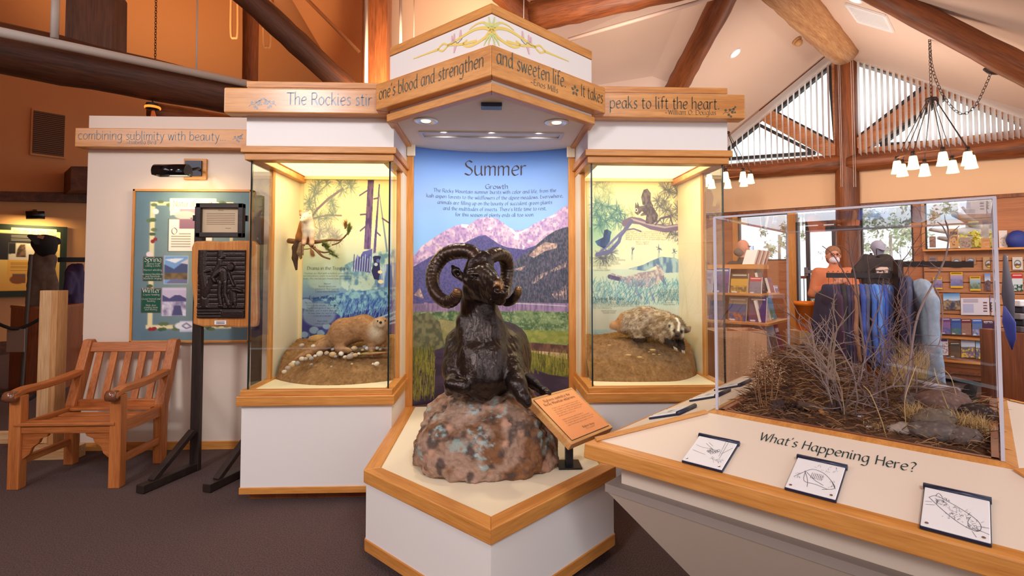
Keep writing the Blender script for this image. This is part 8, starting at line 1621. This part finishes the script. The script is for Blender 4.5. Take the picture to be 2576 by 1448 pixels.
# counter with paper behind the racks
b = P(2268, 718, 5.9); o = thing('sales_counter', 'brown counter with white papers between the two clothing arms', 'counter', (b.x, 6.1, 0)); MB().box((b.x - .25, 5.9, 0), (b.x + .28, 6.4, b.z - .02)).build('body', CHERRY, o); MB().box((b.x - .27, 5.88, b.z - .02), (b.x + .3, 6.42, b.z)).build('counter_top', OX, o, bevel=.003)
for k, (x, w_, h_, col_, lab, nm) in enumerate(((2258, .16, .01, Wh, 'white paper sheets lying on the counter', 'paper_stack'), (2284, .12, .10, (130, 84, 56), 'brown plush animal heap on the counter', 'plush_toy'), (2270, .10, .16, (150, 100, 66), 'tall tan plush animal on the counter', 'plush_toy'), (2296, .08, .05, (90, 100, 150), 'small blue box on the counter', 'small_box'))):
    q = V3((P(x, 718, 6.05).x, 6.05 + .09 * k, b.z))
    if h_ > .08: V, F = sdf([ell((0, 0, h_ * .4), (w_ * .5, w_ * .45, h_ * .45), .02), ell((0, -.02, h_ * .85), (w_ * .32,) * 3, .02), ell((-w_ * .2, 0, h_ * 1.1), (.018,) * 3, .01), ell((w_ * .2, 0, h_ * 1.1), (.018,) * 3, .01)], .012); tag(mk(nm, V + np.array(q), F, mat('plush_%d' % k, col_, .95), None, True), lab, 'toy')
    else: tag(MB().box(q - V3((w_ / 2, .05, 0)), q + V3((w_ / 2, .05, h_))).build(nm, mat('goods_%d' % k, col_, .6), None), lab, 'paper' if k == 0 else 'box')
# ---- clothing rack
rk = thing('clothes_rack', 'black two arm clothes rack full of hanging jackets in the shop', 'clothes rack', (P(2259, 700, 4.85).x, 4.85, 0))
pa, pb = P(2080, 692, 5.05), P(2256, 693, 4.9); MB().bar(pa, pb, .04, .05).build('rail', BLACK, rk, bevel=.002)
pc, pd_ = P(2262, 664, 4.85), P(2450, 665, 4.45); MB().bar(pc, pd_, .04, .055).build('rail', BLACK, rk, bevel=.002)
q = P(2259, 653, 4.85); MB().box((q.x - .028, 4.82, .04), (q.x + .028, 4.88, q.z)).build('post', BLACK, rk); MB().box((q.x - .03, 4.3, 0), (q.x + .03, 5.4, .05)).build('foot', BLACK, rk); MB().box((q.x - .5, 4.82, 0), (q.x + .5, 4.88, .05)).build('foot', BLACK, rk)
q = P(2250, 681, 4.9); MB().box((q.x - .022, 4.87, q.z - .17), (q.x + .022, 4.93, q.z)).build('bracket', BLACK, rk)
Bj = [cone((0, 0, -.10), (.19, 0, -.16), .055, .05, .05), cone((0, 0, -.10), (-.19, 0, -.16), .055, .05, .05), ell((0, .0, -.42), (.2, .07, .36), .06), cone((.17, .0, -.5), (.18, 0, -.76), .05, .055, .05), cone((-.17, 0, -.5), (-.18, 0, -.76), .05, .055, .05), cone((0, 0, -.5), (0, 0, -.77), .06, .06, .08), cone((.2, .01, -.17), (.265, .03, -.45), .05, .045, .03), cone((.265, .03, -.45), (.25, -.02, -.72), .045, .038, .03), cone((-.2, .01, -.17), (-.265, .03, -.45), .05, .045, .03), cone((-.265, .03, -.45), (-.25, -.02, -.72), .045, .038, .03), cone((.05, .02, -.07), (-.05, .02, -.07), .05, .05, .03), ell((0, .05, -.12), (.09, .05, .1), .03)]
JV, JF = sdf(Bj, .014); N = normals(JV, JF); JV = JV + N * ((fbm(JV * (11, 11, 3.5), 3, 5) - .5) * .055)[:, None] - np.array((0, 0, .075))
HK = MB().tube([V3((0, 0, -.17)), V3((0, 0, -.02))] + [V3((.0, .018 * math.sin(t), .0 + .018 - .018 * math.cos(t))) for t in np.linspace(0, 4.2, 8)], .003, 5).tube([V3((-.17, 0, -.2)), V3((0, 0, -.15)), V3((.17, 0, -.2))], .006, 5)
CL = {k: mat('cloth_' + k, c_, .85, var=.12, scale=30) for k, c_ in (('navy', (34, 36, 66)), ('plum', (58, 34, 60)), ('black', (30, 26, 34)), ('blue', (56, 100, 176)), ('sky', (84, 130, 200)), ('royal', (44, 72, 150)), ('slate', (70, 76, 104)), ('grey', (140, 156, 176)), ('grey2', (118, 132, 152)), ('tan', (140, 96, 70)))}
proto = None
def jacket(x, y, D, rz, mkey, label, group, sc=1.0):
    global proto
    p = P(x, y, D)
    if proto is None:
        proto = thing('jacket', label, 'jacket', (0, 0, 0), group); mk('garment', JV, JF, CL[mkey], proto, True); HK.build('hanger', BLACK, proto); o = proto
    else:
        o = clone(proto, label=label); o['group'] = group
    o.location = p; o.rotation_euler = (0, 0, rz); o.scale = (sc, sc * (.5 if sc < 1.2 else .72), sc * R_.uniform(.96, 1.08))
    for c in o.children:
        if c.name.startswith('garment'): c.material_slots[0].link = 'OBJECT'; c.material_slots[0].material = CL[mkey]
g1, g2 = 'dark jackets on the left rack arm', 'blue jackets on the left rack arm'
for k, (x, D, rz, m_, lab) in enumerate(((2084, 5.05, 1.45, 'navy', 'navy jacket at the left end of the rack, turned outward'), (2096, 5.03, 1.25, 'plum', 'plum jacket second from the left end of the rack'), (2108, 5.02, 1.12, 'navy', 'navy jacket third from the left end of the rack'), (2120, 5.0, 1.02, 'black', 'black jacket in the middle of the dark group'), (2132, 5.0, 0.98, 'navy', 'navy jacket fifth along the left rack arm'), (2144, 5.0, 0.95, 'plum', 'plum jacket beside the tan one on the rack'), (2155, 4.98, 0.93, 'tan', 'narrow brown jacket between the dark and blue groups'))): jacket(x, 691, D, rz, m_, lab, g1)
for k, (x, D, rz, m_, lab) in enumerate(((2168, 4.97, 1.0, 'royal', 'royal blue jacket starting the blue group'), (2180, 4.96, 0.95, 'slate', 'slate jacket second in the blue group'), (2192, 4.95, 1.02, 'blue', 'blue jacket third in the blue group'), (2203, 4.94, 1.06, 'sky', 'bright blue jacket in the middle of the blue group'), (2214, 4.93, 0.98, 'blue', 'blue jacket fifth in the blue group'), (2226, 4.92, 0.94, 'royal', 'royal blue jacket near the rack post'), (2238, 4.91, 0.70, 'sky', 'bright blue jacket next to the rack post, sleeve forward'))): jacket(x, 691, D, rz, m_, lab, g2)
g3 = 'jackets on the right rack arm'
jacket(2322, 668, 4.7, 1.12, 'grey', 'long pale grey fleece hanging alone on the right rack arm', g3, 1.28); jacket(2285, 668, 4.82, 0.9, 'slate', 'dark slate jacket hanging just right of the rack post', g3, 1.0); jacket(2272, 668, 4.85, 0.9, 'navy', 'narrow navy jacket tight against the rack post', g3, 1.05)
# ---- printed shirt with a cap above
q = P(2205, 640, 5.45); sh = thing('t_shirt', 'black printed t-shirt displayed facing out above the rack', 't-shirt', (q.x, q.y, q.z - .3))
L_ = lambda x, z, y=0: (q.x + x, q.y + y, q.z + z)
Bt = [cone(L_(-.11, -.05), L_(.11, -.05), .05, .05, .04), cone(L_(0, -.1), L_(0, -.6), .09, .1, .06), cone(L_(-.1, -.1), L_(-.1, -.6), .07, .07, .05), cone(L_(.1, -.1), L_(.1, -.6), .07, .07, .05), cone(L_(-.13, -.06), L_(-.22, -.2), .06, .07, .03), cone(L_(.13, -.06), L_(.22, -.2), .06, .07, .03), ell(L_(0, .0, -.03), (.06, .06, .04), -.02)]
V, F = sdf(Bt, .014); V[:, 1] = q.y + (V[:, 1] - q.y) * .7; N = normals(V, F); V = V + N * ((fbm(V * (10, 10, 5), 3, 5) - .5) * .03)[:, None]; mk('shirt', V, F, mat('shirt_black', (40, 34, 36), .9), sh, True)
c = Cv(40, 30, (40, 34, 36)); c.poly([(.0, .25), (.3, .05), (.75, .0), (.85, .2), (.5, .28), (.1, .32)], (214, 176, 160)); c.poly([(.08, .42), (.45, .38), (.52, .55), (.95, .6), (1, .75), (.6, .85), (.3, .9), (.1, .7)], (206, 168, 154)); c.poly([(.2, .38), (.4, .36), (.4, .46), (.22, .46)], (40, 34, 36)); c.poly([(.55, .3), (.8, .28), (.78, .5), (.58, .5)], (196, 156, 142))
pic('chest_print', c, rectS((q.x - .085, q.y - .088, q.z - .13), (.175, 0, -.01), (0, 0, -.125)), sh)
HK2 = MB().tube([L_(0, -.02), L_(0, .06)], .005, 5).tube([L_(-.15, -.07), L_(0, -.015), L_(.15, -.07)], .008, 6); HK2.build('hanger', BLACK, sh); MB().tube([L_(0, .02, .08), (q.x, q.y + .1, .0)], .015, 6).build('stand_pole', BLACK, sh)
cp2 = P(2208, 624, 5.6); V, F = sdf([ell(cp2 + V3((0, 0, .02)), (.065, .075, .07), .02), cone(cp2 + V3((0, -.02, -.01)), cp2 + V3((0, 0, -.1)), .05, .04, .03)], .01); o = thing('cap', 'pale grey cap on a stand above the printed shirt', 'cap', cp2); mk('crown', V, F, mat('cap_grey', (150, 150, 170), .7), o, True); MB().ext([cp2 + V3((-.06, -.05, .0)), cp2 + V3((.06, -.05, .0)), cp2 + V3((.045, -.13, -.03)), cp2 + V3((-.045, -.13, -.03))], (0, 0, .008)).build('brim', MATS['cap_grey'], o, bevel=.004)
# ---- people
SKIN = mat('skin', (214, 146, 118), .55)
def person(label, loc, rz, ht, arms, top, pants, extra):
    t = thing('person', label, 'person', loc); k = ht / 1.75; M = Matrix.Translation(loc) @ Matrix.Rotation(rz, 4, 'Z') @ Matrix.Scale(k, 4); w = lambda v: M @ V3(v)
    c_ = lambda a, b, ra, rb, kk=.03: cone(w(a), w(b), ra * k, rb * k, kk)
    B = []; T = []
    for s in (-1, 1):
        B += [c_((s * .095, 0, .9), (s * .10, .0, .48), .085, .058, .04), c_((s * .10, 0, .48), (s * .105, -.02, .09), .056, .04, .03), c_((s * .105, -.03, .045), (s * .125, .15, .035), .042, .034, .02)]
        sh_, el_, wr = (s * .19, 0, 1.42), arms[0 if s < 0 else 1][0], arms[0 if s < 0 else 1][1]; sh3, el3, wr3 = V3(sh_), V3(el_), V3(wr)
        B += [c_(sh_, el_, .05, .04), c_(el_, wr, .04, .028)]; T += [c_(sh_, el_, .066, .055), c_(el_, (el3.lerp(wr3, .92)), .054, .042, .03)]
        d = (wr3 - el3).normalized(); hd = (d + V3((-s * .5, .2, .1))).normalized(); pm = wr3 + hd * .05; B += [c_(wr, pm, .030, .034, .015)]
        u, _v = frame(hd, (0, 1, 0)); cu = u.cross(hd).normalized()
        for f in range(4): a = pm + u * (.026 - .017 * f) + hd * .02; L = (.036, .042, .04, .032)[f]; m1 = a + hd * L; B += [c_(a, m1, .0095, .0085, .006), c_(m1, m1 + (hd * .7 - cu * .7).normalized() * L * .8, .0085, .007, .006)]
        a = wr3 + hd * .02 + u * .03; B += [c_(a, a + (u * .7 + hd * .7) * .035, .011, .009, .006), c_(a + (u * .7 + hd * .7) * .035, a + (u * .3 + hd) * .062, .009, .008, .006)]
    B += [c_((-.08, 0, .95), (.08, 0, .95), .12, .12, .05), c_((0, 0, 1.0), (0, .01, 1.3), .13, .14, .06), c_((-.15, 0, 1.4), (.15, 0, 1.4), .07, .07, .05), c_((0, -.01, 1.42), (0, .01, 1.55), .056, .052, .03),
          ell(w((0, .005, 1.66)), (.078 * k, .078 * k, .1 * k), .02), ell(w((0, .025, 1.60)), (.058 * k, .062 * k, .068 * k), .02), c_((0, .09, 1.65), (0, .108, 1.625), .012, .016, .008), c_((0, .075, 1.565), (0, .085, 1.56), .024, .022, .015)] + [ell(w((s * .08, -.005, 1.64)), (.014 * k,) * 2 + (.032 * k,), .006) for s in (-1, 1)] + [ell(w((s * .032, .085, 1.662)), (.014 * k,) * 3, -.006) for s in (-1, 1)]
    V, F = sdf(B, .0095 * k); mk('body', V, F, SKIN, t, True)
    T += [c_((-.09, 0, .93), (.09, 0, .93), .15, .15, .05), c_((0, 0, 1.0), (0, .01, 1.3), .16, .165, .06), c_((-.15, 0, 1.395), (.15, 0, 1.395), .085, .085, .05), c_((0, -.005, 1.4), (0, 0, 1.48), .075, .068, .02)]
    V, F = sdf(T, .014 * k); N = normals(V, F); V = V + N * ((fbm(V * (14, 14, 9), 3, 6) - .5) * .02)[:, None]; mk('sweater', V, F, top, t, True)
    Pn = []
    for s in (-1, 1): Pn += [c_((s * .095, 0, .9), (s * .10, .0, .48), .105, .078, .04), c_((s * .10, 0, .48), (s * .105, -.02, .1), .076, .065, .03)]
    V, F = sdf(Pn + [c_((-.08, 0, .93), (.08, 0, .93), .138, .138, .05)], .018 * k); mk('trousers', V, F, pants, t, True)
    for s in (-1, 1): MB().ball(w((s * .032, .078, 1.662)), .011 * k, 10).build('eye', EYE_M, t, True)
    extra(t, w, k)
def man(t, w, k):
    V, F = sdf([ell(w((0, .045, 1.575)), (.062 * k, .058 * k, .058 * k), .02), ell(w((0, -.05, 1.6)), (.07 * k, .04 * k, .05 * k), .02)], .009); V = V + normals(V, F) * .006; mk('beard', V, F, mat('beard_grey', (112, 100, 94), .95), t, True)
    mb = MB(); n = 12
    A = [w((.105 * math.sin(a), .045 + .105 * math.cos(a), 1.68)) for a in np.linspace(-1.3, 1.3, n)]; Bq = [w((.1 * math.sin(a), .05 + .1 * math.cos(a), 1.50)) for a in np.linspace(-1.3, 1.3, n)]; mb.add(A + Bq, [(i, i + 1, n + i + 1, n + i) for i in range(n - 1)]); o = mb.build('face_shield', glass('visor', (.74, .8, .88), .9), t, True); s = o.modifiers.new('s', 'SOLIDIFY'); s.thickness = .003
    MB().tube([w((.088 * math.sin(a), .012 + .088 * math.cos(a), 1.675)) for a in np.linspace(-1.6, 1.6, 16)], .005, 6).build('headband', BLACK, t, True)
def woman(t, w, k):
    V, F = sdf([ell(w((0, -.012, 1.69)), (.088 * k, .09 * k, .092 * k), .02), ell(w((0, -.035, 1.61)), (.084 * k, .06 * k, .08 * k), .02), ell(w((0, .1, 1.62)), (.075 * k, .06 * k, .095 * k), -.01)], .008); mk('hair', V, F, mat('hair_brown', (150, 104, 78), .8, var=.2, scale=60), t, True)
    V, F = sdf([ell(w((0, .05, 1.588)), (.062 * k, .06 * k, .052 * k), .02)], .007); mk('face_mask', V, F, mat('mask_white', (226, 218, 228), .8), t, True)
    mb = MB()
    for s in (-1, 1): mb.tube([w((s * .034 + .024 * math.cos(a), .098, 1.66 + .02 * math.sin(a))) for a in np.linspace(0, 6.28, 13)], .0025, 5, cap=False)
    mb.tube([w((-.01, .1, 1.662)), w((.01, .1, 1.662))], .002, 5); mb.build('eyeglasses', BLACK, t)
q = P(1868, 640, 6.6); person('bald bearded person in a dark jacket and face shield by the left window', V3((q.x, 6.6, 0)), -1.25, 1.78, (((-.27, .02, 1.14), (-.14, .27, 1.12)), ((.27, .02, 1.14), (.14, .28, 1.16))), mat('jacket_olive', (74, 66, 58), .9), mat('trousers_dark', (46, 44, 50), .9), man)
q = P(2096, 640, 6.3); person('person in an orange sweater, glasses and white mask with raised hands', V3((q.x, 6.3, 0)), math.pi - .35, 1.67, (((-.25, .06, 1.16), (-.03, .24, 1.32)), ((.26, .06, 1.14), (.06, .25, 1.28))), mat('sweater_orange', (208, 126, 88), .9, bump=.2), mat('trousers_blue', (60, 66, 90), .9), woman)
